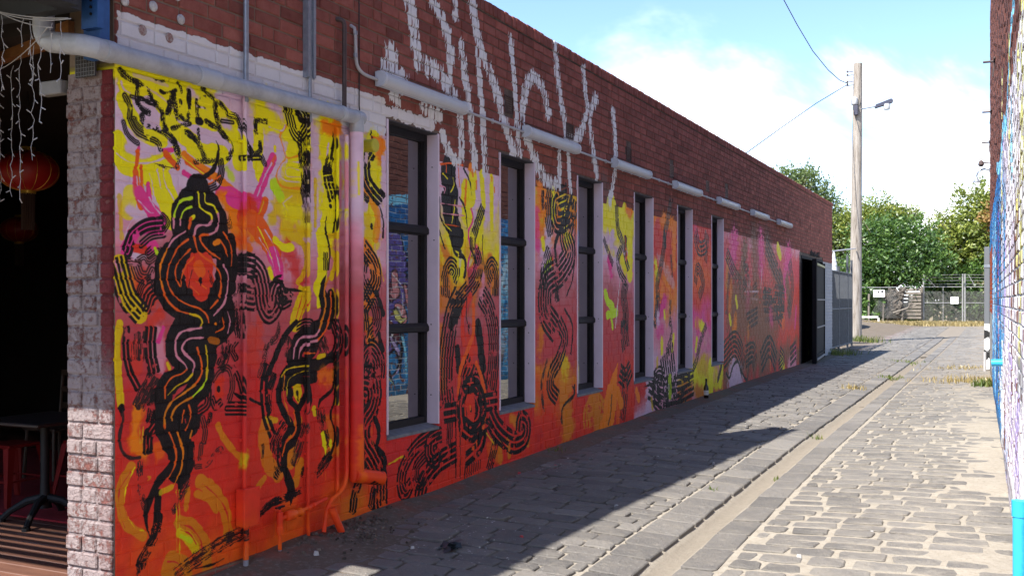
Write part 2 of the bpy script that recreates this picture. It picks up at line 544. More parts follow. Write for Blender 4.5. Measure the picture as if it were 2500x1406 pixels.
DATA = [
('s','Y',112,3,0,1.0,[3886,2787,4093,2812,4322,2829,4527,2809]),
('b','Y',85,3,0,1.0,[3893,2794,4093,2829,4283,2839,4468,2822]),
('b','Y',103,3,0,1.0,[3914,2733,4130,2752,4402,2768,4612,2734,4745,2664]),
('b','Y',95,3,0,1.0,[3900,2649,3970,2540,4042,2485,4167,2476]),
('b','Y',107,3,0,1.0,[4167,2674,4402,2657,4612,2631,4763,2568,4799,2436]),
('b','Y',118,3,0,1.0,[4213,2568,4370,2511,4485,2444,4656,2454]),
('b','Y',95,3,0,1.0,[3866,2437,3900,2345,4020,2322,4198,2360,4275,2416]),
('b','Y',75,3,0,1.0,[3852,2344,3914,2287,4020,2288,4167,2311]),
('b','Y',170,3,0,1.0,[4078,2301,4152,2242,4213,2162,4244,2068]),
('b','Y',99,3,0,0.7,[3949,2154,3928,2065]),
('b','L',11,3,0,1.0,[3886,2744,3900,2708,3942,2694]),
('b','L',9,3,0,1.0,[3852,2360,3935,2325,4078,2337,4213,2391,4283,2446]),
('b','L',9,3,0,1.0,[4078,2278,4100,2225,4115,2111]),
('b','L',9,3,0,1.0,[4182,2313,4198,2235,4259,2155,4275,2116]),
('b','L',9,3,0,1.0,[4236,2319,4267,2242,4290,2187]),
('b','L',9,3,0,1.0,[4137,2308,4160,2220,4213,2119]),
('b','L',22,3,0,0.7,[3970,2798,4108,2793,4213,2785]),
('b','L',17,3,0,1.0,[4078,2658,4122,2610,4108,2540]),
('s','L',39,3,0,1.0,[4108,2647,4122,2587]),
('b','L',10,3,0,0.8,[4020,2753,4145,2721,4259,2667]),
('b','L',21,3,0,1.0,[4468,2543,4569,2552,4612,2582]),
('s','L',62,3,0,1.0,[4394,2790,4443,2764]),
('s','L',51,3,0,1.0,[3928,2392,4042,2385,4145,2422]),
('s','L',56,3,0,0.6,[4020,2460,3949,2482]),
('s','L',91,3,0,1.0,[4700,2842,4836,2805,4864,2709]),
('s','L',59,3,0,1.0,[4674,2653,4718,2623]),
('s','G',52,3,0,0.7,[4700,2380,4745,2324]),
('b','P',29,3,0,1.0,[4182,2421,4244,2429]),
('b','o',40,3,0,1.0,[4198,2406,4244,2366,4290,2337]),
('b','O',50,3,0,1.0,[4338,2413,4443,2367,4552,2333,4674,2285,4790,2235]),
('b','o',25,3,0,1.0,[4354,2374,4452,2345,4552,2302]),
('b','Y',7,3,0,1.0,[4322,2405,4435,2349,4518,2317]),
('b','L',7,3,0,1.0,[4259,2414,4338,2343,4402,2315]),
('b','P',34,3,0,1.0,[4338,2314,4410,2287]),
('b','P',90,3,0,1.0,[4638,2227,4745,2224,4864,2179]),
('b','P',16,3,2,1.0,[4009,2425,3995,2379]),
('b','o',25,3,0,1.0,[3997,2385,3988,2323,3977,2267]),
('b','o',41,3,0,1.0,[3981,2273,3993,2192,4020,2095]),
('b','o',25,3,0,1.0,[4020,2310,4027,2217,4042,2104]),
('b','P',38,3,0,0.6,[3977,2239,3991,2158,4042,2096]),
('b','P',32,3,0,1.0,[4071,2222,4085,2108]),
('b','L',6,3,0,1.0,[3988,2252,4006,2171,4034,2104]),
('b','Y',5,3,0,1.0,[4027,2245,4042,2174,4071,2107]),
('d','K',38,3,0,1.0,[3879,2802,3935,2769,4013,2752,4071,2724,4085,2693]),
('d','K',33,3,0,1.0,[3995,2743,3995,2655,4042,2619,4074,2610]),
('d','K',36,3,0,1.0,[4020,2676,4130,2667,4175,2630,4179,2574,4201,2538]),
('c','K',25,2,0,1.0,[3949,2677,4071,2674]),
('d','K',41,3,0,1.0,[4027,2583,4049,2548,4122,2537,4213,2511,4267,2473,4290,2418]),
('c30','K',40,3,0,1.0,[3907,2672,3942,2623,3942,2558,3984,2499,4056,2476,4137,2460,4160,2424]),
('c30','K',32,3,0,1.0,[3900,2529,3921,2478,3970,2442,3998,2435]),
('c','K',38,4,0,1.0,[3970,2557,3998,2523,4049,2509]),
('d','K',21,3,2,1.0,[4108,2804,4167,2802,4275,2829,4314,2793,4322,2765]),
('d','K',15,3,0,1.0,[4160,2746,4198,2742,4275,2771]),
('d','K',35,3,0,1.0,[4253,2741,4232,2668,4213,2625]),
('d','K',35,3,0,1.0,[4258,2742,4275,2676,4292,2609]),
('d','K',23,3,0,1.0,[4221,2695,4283,2694]),
('d','K',24,3,0,1.0,[4314,2717,4318,2631,4350,2613]),
('d','K',30,3,0,1.0,[4378,2785,4382,2677,4362,2609]),
('d','K',24,3,0,1.0,[4251,2551,4322,2579,4386,2601]),
('d','K',28,3,0,1.0,[4443,2758,4443,2675,4456,2642]),
('d','K',18,3,0,1.0,[4435,2751,4510,2779]),
('d','K',18,3,0,1.0,[4443,2711,4510,2714]),
('b','K',43,3,0,1.0,[4450,2626,4470,2626]),
('d','K',29,3,0,1.0,[4485,2828,4544,2795,4621,2766,4682,2728,4700,2710]),
('d','K',36,3,0,1.0,[4595,2762,4599,2690,4630,2616]),
('D','K',42,3,0,1.0,[4700,2706,4772,2706,4818,2651,4846,2605]),
('c25','K',34,3,0,1.0,[4846,2592,4902,2531,4930,2490]),
('c','K',30,2,0,1.0,[4647,2658,4745,2664]),
('d','K',34,3,0,1.0,[4518,2634,4612,2607,4665,2578,4718,2543,4736,2490,4700,2436]),
('d','K',35,3,0,1.0,[4322,2550,4402,2533,4452,2499,4485,2456,4501,2428]),
('d','K',21,3,0,1.0,[4452,2576,4460,2524]),
('c40','K',43,2,0,1.0,[4818,2455,4930,2464]),
('D','K',28,3,0,1.0,[4427,2386,4604,2417]),
('D','k',17,3,3,1.0,[4115,2339,4198,2329,4290,2332]),
('D','K',34,3,0,1.0,[4306,2403,4290,2343]),
('c25','K',55,4,0,1.0,[4638,2416,4647,2356,4612,2279,4535,2241]),
('b','K',32,3,2,1.0,[4599,2532,4623,2493,4612,2424,4578,2360,4510,2310,4452,2274]),
('b','o',10,3,0,1.0,[4638,2330,4561,2279,4485,2247]),
('b','P',83,3,0,1.0,[4013,2168,4093,2081,4167,2030]),
('b','P',76,3,0,1.0,[3914,1832,3956,1922,4042,1982,4167,1974]),
('b','P',76,3,0,1.0,[3984,1857,4115,1880]),
('s','L',56,3,0,1.0,[3942,2069,3984,2045]),
('s','L',44,3,0,1.0,[3977,1819,4042,1832]),
('b','y',30,3,0,0.6,[3873,2133,3879,2026,3886,1918]),
('b','L',8,3,0,1.0,[4006,2123,4078,2069,4108,2065]),
('b','L',9,3,0,1.0,[4078,2147,4122,2095,4182,2048]),
('b','L',9,3,0,1.0,[3998,2051,3935,1986,3907,1908]),
('b','Y',86,3,0,1.0,[4167,2161,4213,2119,4244,2070]),
('b','R',50,3,0,1.0,[3977,1868,4042,1860]),
('s','O',150,3,0,1.0,[4700,2174,4763,2061,4809,1952]),
('s','o',114,3,0,1.0,[4799,1958,4864,1930]),
('s','O',75,3,0,0.8,[3949,1730,3977,1648]),
('b','P',84,3,0,1.0,[4727,2201,4836,2161,4930,2130]),
('b','R',92,3,0,0.8,[4827,2097,4874,2018]),
('b','y',77,3,0,0.7,[4864,2112,4836,2060]),
('s','R',108,3,0,0.8,[4034,1704,4049,1621,4108,1566]),
('s','R',78,3,0,0.7,[4152,1509,4078,1426]),
('c30','K',82,3,0,1.0,[3921,1844,3963,1933,4056,1994,4182,2017]),
('c','K',51,3,0,1.0,[4020,1887,4093,1935,4182,1952]),
('c','K',46,4,0,1.0,[4175,2054,4213,2022,4182,1975]),
('c','K',58,4,0,1.0,[4071,1839,4122,1869,4167,1855]),
('b','G',26,3,0,1.0,[4122,1872,4137,1842]),
('c','k',38,3,0,1.0,[3998,1803,4042,1821,4078,1795,4122,1819]),
('c','k',82,5,0,1.0,[3984,1764,4013,1715,4071,1711,4100,1751]),
('c','K',51,4,0,1.0,[4006,1621,4027,1666,4093,1706,4122,1650]),
('D','k',37,3,0,1.0,[3921,1789,4006,1787]),
('b','y',105,3,0,1.0,[3873,1777,3886,1701,3928,1599,4013,1511]),
('b','p',36,3,0,1.0,[3852,1787,3873,1744]),
('c44','K',148,5,0,1.0,[3852,1808,3886,1701,3928,1599,4013,1516]),
('c','K',97,4,0,1.0,[4056,1538,4093,1616,4182,1651]),
('b','R',231,3,0,1.0,[4452,1772,4472,1654]),
('b','K',162,3,0,1.0,[4314,2012,4338,2101,4410,2166,4527,2164,4604,2086,4621,1990]),
('b','K',175,3,0,1.0,[4452,2223,4452,2057,4485,1994]),
('b','K',105,3,0,1.0,[4427,2250,4460,2188]),
('b','K',175,3,0,1.0,[4267,1652,4236,1737,4275,1836,4354,1921,4468,1957,4586,1940,4665,1864,4682,1730,4647,1625,4569,1558,4460,1541,4338,1583,4267,1652]),
('b','K',73,3,0,1.0,[4152,1707,4167,1616,4244,1542,4370,1501]),
('b','K',59,3,0,1.0,[4213,1879,4152,1797,4145,1695]),
('b','K',75,3,0,1.0,[4727,1954,4754,1843,4736,1657]),
('b','K',140,3,0,1.0,[4569,1546,4569,1474,4485,1422,4322,1402,4275,1352]),
('b','K',125,3,0,1.0,[4682,1595,4709,1503,4674,1411,4569,1359]),
('D','K',83,3,0,1.0,[4754,1632,4772,1533,4781,1408]),
('D','K',53,3,0,1.0,[4809,1683,4799,1595]),
('D','K',45,3,0,1.0,[4700,2100,4718,2027]),
('b','R',133,3,0,1.0,[4452,1737,4476,1648]),
('b','o',77,3,0,1.0,[4456,1778,4476,1749]),
('b','K',5,3,0,1.0,[4402,1759,4378,1676,4378,1618]),
('b','K',5,3,0,1.0,[4552,1739,4573,1679,4552,1607]),
('b','K',4,3,0,1.0,[4535,1757,4561,1679]),
('b','O',6,3,0,1.0,[4394,1665,4460,1618]),
('b','O',6,3,0,1.0,[4435,1695,4518,1654]),
('b','K',30,3,0,1.0,[4472,1705,4472,1693]),
('b','K',13,3,0,1.0,[4472,1690,4471,1673]),
('b','Y',14,3,0,1.0,[4452,2211,4460,2141,4501,2108,4556,2089,4565,2053]),
('b','p',14,3,0,1.0,[4565,2053,4535,2027,4468,2022,4431,2002,4419,1948]),
('b','o',14,3,0,1.0,[4419,1948,4443,1879,4501,1834,4578,1800,4630,1747,4643,1680,4630,1607]),
('b','Y',14,3,0,1.0,[4506,2210,4510,2157,4578,2145,4617,2099]),
('b','p',14,3,0,1.0,[4617,2099,4621,2045,4595,1995,4535,1970]),
('b','o',14,3,0,1.0,[4535,1970,4476,1963,4472,1928,4527,1882,4630,1832]),
('b','o',12,3,0,1.0,[4660,1993,4709,1946,4736,1880,4731,1793]),
('b','o',10,3,0,1.0,[4630,1948,4674,1902,4700,1847]),
('b','O',29,3,0,1.0,[4586,1922,4621,1935]),
('b','o',14,3,0,1.0,[4370,1934,4306,1895,4259,1836,4221,1771,4209,1708,4228,1651,4290,1594,4370,1559,4468,1535,4527,1487,4535,1420,4493,1368]),
('b','p',13,3,0,1.0,[4354,1980,4259,1928,4213,1874]),
('b','O',13,3,0,1.0,[4213,1874,4167,1792,4156,1730,4175,1651]),
('b','o',13,3,0,1.0,[4175,1651,4213,1582,4290,1530,4386,1506]),
('b','y',14,3,0,1.0,[4386,1506,4460,1488,4485,1451,4460,1422]),
('b','p',14,3,0,1.0,[4460,1422,4370,1413,4306,1374,4283,1340]),
('b','o',11,3,0,1.0,[4386,1876,4322,1827,4275,1767,4275,1715,4306,1664]),
('b','o',11,3,0,1.0,[4419,1836,4354,1781,4322,1722,4314,1664]),
('b','p',13,3,0,1.0,[4665,1797,4700,1737,4700,1657,4665,1564,4578,1495]),
('b','o',12,3,0,1.0,[4612,1583,4552,1537]),
('b','p',10,3,0,1.0,[4700,1515,4722,1453,4700,1386]),
('b','o',12,3,0,1.0,[4656,1479,4665,1423,4578,1389]),
('b','O',19,3,0,1.0,[4595,1446,4604,1443]),
('b','G',16,3,0,1.0,[4402,2174,4322,2152,4275,2096,4261,2043]),
('b','p',15,3,0,1.0,[4261,2043,4259,1991]),
('b','G',16,3,0,1.0,[4402,2124,4338,2095,4314,2047]),
('b','p',14,3,0,1.0,[4314,2047,4310,2012]),
('b','Y',21,3,0,1.0,[4419,2069,4394,2053]),
('b','o',18,3,0,1.0,[4394,2053,4376,1999]),
('c44','K',169,5,0,1.0,[4772,1794,4949,1800]),
('b','y',49,3,0,1.0,[3873,1461,3859,1305,3866,1170,3879,1039]),
('s','O',82,3,0,1.0,[3998,995,3977,914,3984,820,4042,746]),
('s','p',72,3,0,1.0,[4152,1432,4145,1320,4167,1205]),
('b','P',33,3,0,1.0,[4182,1432,4145,1359]),
('s','R',100,3,0,0.6,[3970,1327,3991,1216]),
('s','o',105,3,0,1.0,[4213,774,4152,754]),
('b','y',27,3,0,1.0,[4213,1231,4228,1202]),
('b','U',45,3,0,1.0,[4621,837,4665,759,4745,675,4836,600]),
('b','y',6,3,0,1.0,[4009,900,4013,811]),
('b','y',6,3,0,1.0,[4034,897,4027,809]),
('c30','K',96,3,0,1.0,[4093,1434,4085,1350,4093,1266,4115,1186]),
('c','K',56,2,0,1.0,[3921,1438,3914,1329,3935,1219,3998,1111]),
('D','k',100,3,0,1.0,[3998,1403,3998,1271]),
('d','K',71,3,0,1.0,[4115,1073,4071,1021]),
('d','K',71,3,0,1.0,[4108,984,4093,930]),
('c','K',77,3,0,1.0,[4122,893,4071,832,4071,748]),
('d','k',83,3,0,1.0,[4108,1164,4042,1080,4006,1016]),
('b','K',141,3,0,1.0,[4314,1428,4267,1314,4330,1236,4354,1182,4275,1141,4205,1100,4182,1034,4198,947,4198,862,4244,787,4290,706,4283,621]),
('b','K',152,3,0,1.0,[4527,1387,4527,1243,4501,1137,4452,1069,4378,1017,4306,965,4275,910,4298,821,4322,743,4338,671,4322,611]),
('b','K',139,3,0,1.0,[4427,1337,4402,1162]),
('b','K',104,3,0,1.0,[4394,968,4402,850]),
('d','K',81,3,0,1.0,[4682,1346,4674,1248,4638,1189]),
('c','K',53,3,0,1.0,[4772,1418,4790,1355,4736,1295,4772,1231]),
('c','K',45,2,0,1.0,[4745,1183,4790,1118,4827,1027]),
('c','k',51,3,0,1.0,[4569,1109,4621,1166,4709,1172,4745,1071,4709,975]),
('s','R',80,3,0,1.0,[4630,1080,4638,1030]),
('b','K',22,3,0,1.0,[4623,1062,4624,1049]),
('c','K',58,3,0,1.0,[4569,1000,4595,955,4638,975]),
('c45','K',97,4,0,1.0,[4691,934,4827,921]),
('c','K',64,3,0,1.0,[4535,1051,4527,974,4460,938]),
('c','k',50,3,0,1.0,[4485,900,4510,826,4501,761]),
('d','K',36,3,0,1.0,[4552,905,4535,847]),
('b','K',20,3,2,1.0,[4745,1028,4855,965]),
('c','K',56,2,0,1.0,[4443,904,4443,839]),
('c','k',42,3,0,1.0,[4476,740,4468,658]),
('c','k',33,3,0,1.0,[4435,621,4527,620,4586,672,4638,701,4656,674]),
('b','k',17,3,0,1.0,[3886,1006,3897,951,3873,872,3886,789,3942,741,4013,734]),
('b','K',39,3,0,1.0,[3885,1017,3889,1010]),
('b','p',14,3,0,1.0,[4476,1425,4322,1405,4275,1349,4283,1273,4346,1218,4362,1188]),
('b','o',13,3,0,1.0,[4362,1188,4322,1167,4244,1149,4198,1101,4194,1039]),
('b','p',14,3,0,1.0,[4493,1365,4378,1362,4322,1312,4370,1263,4419,1220,4410,1161]),
('b','y',12,3,0,1.0,[4410,1161,4354,1124,4275,1095,4213,1054]),
('b','o',14,3,0,1.0,[4443,1307,4476,1228,4476,1157,4427,1095]),
('b','U',13,3,0,1.0,[4427,1095,4338,1055,4251,1016,4198,958,4190,885]),
('b','o',12,3,0,1.0,[4190,885,4221,813,4267,750,4275,680,4259,621]),
('b','y',16,3,0,1.0,[4510,1322,4531,1225,4518,1124]),
('b','G',14,3,0,1.0,[4518,1124,4485,1079,4402,1026]),
('b','U',14,3,0,1.0,[4402,1026,4283,985,4244,925,4275,847]),
('b','O',14,3,0,1.0,[4275,847,4322,754,4334,671,4314,613]),
('b','o',11,3,0,1.0,[4378,981,4394,921,4354,844]),
('b','o',10,3,0,1.0,[4338,956,4322,888]),
('b','U',10,3,0,1.0,[4402,832,4386,793]),
('b','O',43,3,0,0.7,[4552,1351,4612,1342]),
('b','U',62,3,0,1.0,[3949,689,3886,601,3879,483,3921,388,4034,304]),
('b','r',5,3,0,1.0,[3949,667,3873,581,3873,473,3907,375]),
('b','Y',4,3,0,1.0,[3974,685,3914,574,3914,466,3977,360,4042,331]),
('b','U',87,3,0,1.0,[4468,534,4595,435,4674,323,4709,169]),
('b','r',7,3,0,1.0,[4485,514,4604,421,4691,308,4718,167]),
('b','U',43,3,0,1.0,[4443,461,4535,415,4604,336]),
('b','U',91,3,0,1.0,[4306,323,4402,274,4485,186,4518,89,4527,-33]),
('b','y',62,3,0,1.0,[4306,265,4370,222,4427,151]),
('b','G',25,3,0,0.7,[4314,246,4394,199]),
('b','r',6,3,0,1.0,[4314,309,4394,276,4468,189,4493,95]),
('b','r',6,3,0,1.0,[4314,280,4386,242,4435,173]),
('b','U',93,3,0,1.0,[4244,134,4213,78,4228,40]),
('b','U',75,3,0,1.0,[4244,134,4338,83,4370,6]),
('b','r',6,3,0,1.0,[4213,124,4283,102,4338,43]),
('b','U',33,3,0,1.0,[4638,806,4727,703,4827,602]),
('b','U',41,3,0,1.0,[4370,497,4354,395]),
('b','U',10,3,0,1.0,[4067,621,4085,613,4067,599]),
('b','K',128,3,0,1.0,[4259,838,4306,717,4314,634]),
('b','K',52,3,1,1.0,[4251,649,4152,585,4093,511,4058,439,4056,372,4082,294]),
('b','K',61,3,1,1.0,[4330,667,4318,564,4306,479]),
('b','K',49,3,0,1.0,[4145,518,4137,401]),
('d','K',64,3,0,1.0,[4145,383,4122,292,4078,234,4027,167,4013,93]),
('D','k',44,3,0,1.0,[4013,707,4013,558,4049,463]),
('d','K',42,3,0,1.0,[4402,762,4402,633]),
('c','K',70,3,0,1.0,[4071,860,4063,750]),
('D','k',47,3,0,1.0,[4370,544,4322,482,4259,401]),
('b','o',12,3,0,1.0,[4228,842,4275,733,4267,653,4213,581]),
('b','O',12,3,0,1.0,[4290,834,4330,725,4314,623,4259,539]),
('b','y',40,3,0,0.8,[4167,520,4244,536]),
('D','k',86,3,0,1.0,[4275,35,4419,82,4552,111,4727,146,4846,165]),
('b','K',14,3,3,1.0,[4427,33,4569,23,4665,37]),
('b','y',4,3,0,1.0,[4281,512,4283,171]),
('b','y',4,3,0,1.0,[4303,509,4306,143]),
('s','Y',197,3,0,1.0,[5018,2801,5120,2751,5333,2751,5399,2636,5355,2491,5311,2382]),
('b','Y',198,3,0,1.0,[5048,2773,5268,2734,5377,2654,5355,2533,5333,2405]),
('s','y',216,3,0,0.9,[5311,2306,5278,2186,5268,2082]),
('b','Y',89,3,0,1.0,[4978,2708,4978,2563,4968,2430]),
('b','Y',97,3,0,1.0,[4988,2406,4998,2368]),
('b','G',76,3,0,1.0,[5130,2329,5193,2254]),
('s','L',101,3,0,1.0,[5120,2845,5182,2802]),
('b','L',109,3,0,1.0,[5141,2600,5151,2527]),
('b','Y',22,3,0,1.0,[5139,2572,5143,2546]),
('b','L',42,3,0,0.6,[5120,2449,5110,2380]),
('b','O',14,3,0,0.7,[5268,2734,5193,2655,5225,2571,5268,2515,5399,2552]),
('b','O',12,3,0,0.7,[5246,2505,5162,2420,5172,2347,5246,2320,5399,2329]),
('b','L',9,3,0,1.0,[5399,2503,5235,2483,5193,2417,5235,2367,5399,2371]),
('b','L',9,3,0,1.0,[5399,2448,5268,2453,5257,2397,5399,2406]),
('b','L',8,3,0,1.0,[5079,2691,5204,2683,5246,2731]),
('s','p',54,3,0,0.6,[5489,2578,5489,2366]),
('s','L',54,3,0,1.0,[5501,2190,5489,2083]),
('b','P',69,3,0,1.0,[5120,2496,5058,2401,5008,2303,4958,2232]),
('b','O',33,3,0,0.5,[5141,2505,5110,2461]),
('b','P',72,3,0,1.0,[4842,2214,4958,2212]),
('b','P',57,3,0,1.0,[5008,2210,4968,2114]),
('b','L',7,3,0,1.0,[5110,2468,5038,2366,4968,2239]),
('s','R',135,3,0,1.0,[4909,2155,4880,2062]),
('b','o',65,3,0,1.0,[5048,2214,4998,2116]),
('s','O',128,3,0,1.0,[4890,2050,4929,1980]),
('s','y',48,3,0,1.0,[4919,2110,4968,2062]),
('b','R',35,3,0,1.0,[4875,2060,4882,2053]),
('b','y',7,3,0,1.0,[5033,2212,4988,2129]),
('b','o',90,3,0,1.0,[5008,2064,5079,1989]),
('s','Y',131,3,0,0.8,[5246,2170,5399,2147,5444,2059]),
('s','y',100,3,0,0.8,[5151,2175,5120,2106]),
('b','L',8,3,0,0.7,[5311,2272,5225,2216,5268,2171]),
('s','Y',207,3,0,1.0,[5713,2805,5737,2611,5749,2393,5737,2173,5713,2011]),
('b','Y',188,3,0,1.0,[5701,2795,5725,2537,5737,2319,5713,2098]),
('s','O',104,3,0,1.0,[5677,2770,5836,2787]),
('b','O',66,3,0,1.0,[5677,2781,5799,2789]),
('s','p',39,3,0,1.0,[5849,2552,5849,2255]),
('b','y',27,3,0,0.8,[5564,2410,5564,2088]),
('b','L',24,3,0,1.0,[5713,2674,5695,2591]),
('s','Y',198,3,0,1.0,[6278,2746,6278,2527,6230,2327,6230,2039]),
('b','Y',157,3,0,1.0,[6285,2778,6299,2560]),
('s','O',116,3,0,1.0,[6370,2782,6342,2676]),
('b','O',53,3,0,1.0,[6258,2782,6384,2776,6399,2731]),
('b','O',83,3,0,0.7,[6134,2434,6244,2328,6327,2218,6299,2059]),
('s','L',43,3,0,1.0,[6399,2659,6413,2383]),
('s','L',61,3,0,1.0,[6175,2299,6161,2259]),
('s','y',113,3,0,0.7,[6189,2169,6216,2054]),
('s','Y',61,3,0,1.0,[6108,2798,6094,2643]),
('b','y',40,3,0,0.7,[6068,2236,6061,2083]),
('c40','K',96,4,0,1.0,[5262,2857,5289,2779,5333,2696,5410,2652]),
('c40','K',98,4,0,1.0,[5377,2856,5444,2811,5467,2759,5399,2678]),
('b','K',39,3,0,1.0,[5371,2834,5399,2790,5455,2785]),
('D','K',116,3,0,1.0,[5433,2655,5444,2544,5433,2458]),
('d','K',80,3,0,1.0,[5444,2446,5455,2377,5444,2319]),
('c25','K',89,6,0,1.0,[5444,2319,5467,2251]),
('D','k',45,3,0,0.5,[5450,2235,5450,2109]),
('d','K',32,3,0,1.0,[4949,2710,4958,2639,4988,2591,4998,2526,4939,2499]),
('D','K',33,3,0,1.0,[4968,2713,5058,2721]),
('c25','K',48,3,0,1.0,[4851,2584,4880,2537,4919,2503]),
('c40','K',45,2,0,1.0,[4813,2456,4998,2483]),
('c','K',49,4,0,1.0,[5008,2488,5038,2452]),
('b','K',34,3,2,1.0,[5762,2765,5769,2689,5737,2575]),
('d','K',79,3,0,1.0,[5737,2582,5701,2490,5737,2421]),
('c30','K',122,3,0,1.0,[5701,2490,5713,2411,5762,2299]),
('b','Y',6,3,0,1.0,[5653,2441,5799,2472]),
('b','Y',8,3,0,1.0,[5653,2398,5799,2413]),
('b','Y',8,3,0,1.0,[5665,2348,5811,2363]),
('b','K',15,3,0,1.0,[5792,2302,5805,2215,5786,2132,5762,2057]),
('b','K',26,3,0,1.0,[5732,2243,5738,2239]),
('b','K',14,3,0,1.0,[5686,2162,5677,2096,5695,2010]),
('c22','K',135,3,0,1.0,[6237,2685,6168,2591,6175,2476,6271,2393,6370,2340]),
('b','K',32,3,0,1.0,[6370,2411,6413,2383]),
('b','K',17,3,0,1.0,[6342,2306,6399,2184,6399,2065]),
('b','K',29,3,0,1.0,[6244,2145,6248,2126]),
('d','K',51,3,0,1.0,[6134,2357,6196,2328]),
('b','K',15,3,0,1.0,[6237,2837,6251,2788]),
('b','o',139,3,0,1.0,[4919,2079,5038,1981,5130,1885]),
('b','P',101,3,0,1.0,[5120,1878,5167,1806,5172,1738]),
('b','Y',8,3,0,1.0,[4978,2044,5058,1936,5110,1851]),
('b','L',8,3,0,1.0,[5038,2034,5130,1933,5193,1773]),
('b','L',7,3,0,1.0,[4988,1978,5099,1857,5151,1738]),
('s','y',113,3,0,0.8,[5257,2021,5399,2016]),
('s','p',88,3,0,0.6,[5333,1873,5410,1820]),
('s','r',131,3,0,0.75,[5257,1911,5355,1791,5399,1694]),
('b','y',48,3,0,0.8,[5289,2009,5421,1968,5467,1879,5433,1765,5377,1708]),
('b','Y',51,3,0,1.0,[5141,1974,5225,1930,5311,1935]),
('b','Y',42,3,0,1.0,[5089,1783,5110,1730]),
('s','y',71,3,0,0.6,[5399,2044,5489,2021]),
('b','y',115,3,0,1.0,[5455,1618,5377,1513,5344,1430]),
('b','r',6,3,0,1.0,[5421,1617,5344,1444]),
('b','r',6,3,0,1.0,[5478,1611,5382,1443]),
('b','y',44,3,0,1.0,[5399,1666,5467,1639]),
('s','L',55,3,0,1.0,[5605,1726,5605,1683]),
('b','Y',120,3,0,1.0,[5635,2030,5653,1886,5641,1770,5605,1669]),
('b','Y',46,3,0,1.0,[5605,1669,5600,1554]),
('b','y',53,3,0,1.0,[5725,1947,5799,1862,5749,1751]),
('b','y',42,3,0,1.0,[5713,2027,5811,2040]),
('b','y',47,3,0,0.8,[5762,1649,5786,1568,5749,1436]),
('s','R',161,3,0,0.6,[4968,1372,4919,1242]),
('s','C',188,3,0,0.6,[5713,1349,5725,1203]),
('c44','K',172,5,0,1.0,[4766,1806,4880,1807,4978,1760,5018,1662,5033,1569,5079,1509,5141,1555,5151,1623,5172,1664,5204,1674]),
('b','K',26,3,1,1.0,[5089,1676,5141,1711,5204,1698,5246,1658,5355,1652,5501,1636]),
('c','K',94,3,0,1.0,[5193,1664,5225,1610,5300,1610]),
('c','K',77,3,0,1.0,[5172,1596,5214,1555,5278,1576]),
('c45','K',174,5,0,1.0,[4823,1608,4929,1595]),
('b','K',19,3,0,1.0,[5671,2082,5725,1933,5713,1801]),
('c','K',56,3,0,1.0,[5677,1909,5677,1800]),
('b','K',102,3,2,1.0,[5695,1779,5641,1669,5677,1539,5641,1424,5547,1369]),
('b','K',75,3,0,1.0,[5737,1626,5749,1509,5713,1422]),
('b','K',151,3,0,1.0,[5582,1368,5410,1316,5333,1201]),
('b','K',100,3,0,1.0,[5559,1283,5489,1215]),
('b','K',82,3,0,1.0,[5333,1181,5559,1147,5749,1187]),
('b','K',113,3,0,1.0,[5489,1144,5300,1127,5225,1050]),
('b','K',46,3,0,1.0,[5355,1440,5257,1370,5172,1264,5110,1173,5048,1090]),
('c','K',62,3,0,1.0,[5355,1409,5444,1438,5518,1433]),
('c30','K',114,4,0,1.0,[5774,1436,5836,1309,5786,1200,5677,1148]),
('D','k',94,3,0,1.0,[5268,1322,5246,1226]),
('D','k',111,3,0,1.0,[5629,1294,5677,1206]),
('D','k',45,3,0,1.0,[5193,1446,5151,1339,5069,1309,5038,1203,4978,1104]),
('b','K',38,3,0,1.0,[5799,1133,5774,1054]),
('b','U',17,3,0,1.0,[5713,1743,5665,1655,5677,1539,5605,1381]),
('b','p',16,3,0,1.0,[5605,1381,5559,1343,5410,1337,5344,1277,5327,1202]),
('b','o',17,3,0,1.0,[5737,1641,5737,1509,5677,1380,5582,1310]),
('b','p',16,3,0,1.0,[5582,1310,5467,1297,5399,1254,5382,1199]),
('b','y',37,3,0,1.0,[5594,1195,5665,1206]),
('b','y',12,3,0,1.0,[5204,1088,5268,1136,5444,1147]),
('b','o',14,3,0,1.0,[5444,1231,5559,1226]),
('b','O',155,3,0,0.8,[6121,1974,6271,1856,6299,1739,6216,1629,6121,1506]),
('s','U',124,3,0,1.0,[6175,1413,6244,1295]),
('b','y',7,3,0,1.0,[6342,1913,6406,1734]),
('c34','K',154,5,0,1.0,[6134,1967,6271,1856,6306,1740,6223,1629,6134,1521,6134,1444]),
('c34','K',134,5,0,1.0,[6134,1875,6121,1774,6175,1675,6299,1536,6313,1410,6230,1334]),
('b','K',47,3,0,1.0,[6313,1638,6399,1488]),
('b','K',47,3,0,1.0,[6342,1331,6391,1210]),
('c34','K',142,5,0,1.0,[6121,1506,6148,1383,6108,1261]),
('b','O',103,3,3,1.0,[6219,1327,6209,1249]),
('b','K',31,3,0,1.0,[6209,1294,6213,1285]),
('c34','K',197,6,0,1.0,[6121,1046,6161,1167,6244,1209,6327,1127,6327,1017]),
('b','K',29,3,0,1.0,[6175,1123,6178,1116]),
('b','U',108,3,0,0.9,[5048,805,5028,687,5079,547,5172,466]),
('b','U',104,3,0,1.0,[5377,783,5311,652,5300,529]),
('b','U',79,3,0,1.0,[5399,501,5355,382]),
('b','y',50,3,0,0.8,[5069,829,5151,814]),
('b','U',49,3,0,1.0,[5038,460,4978,417]),
('s','O',141,3,0,0.7,[5762,1064,5665,1092]),
('s','U',151,3,0,0.8,[5737,700,5749,552]),
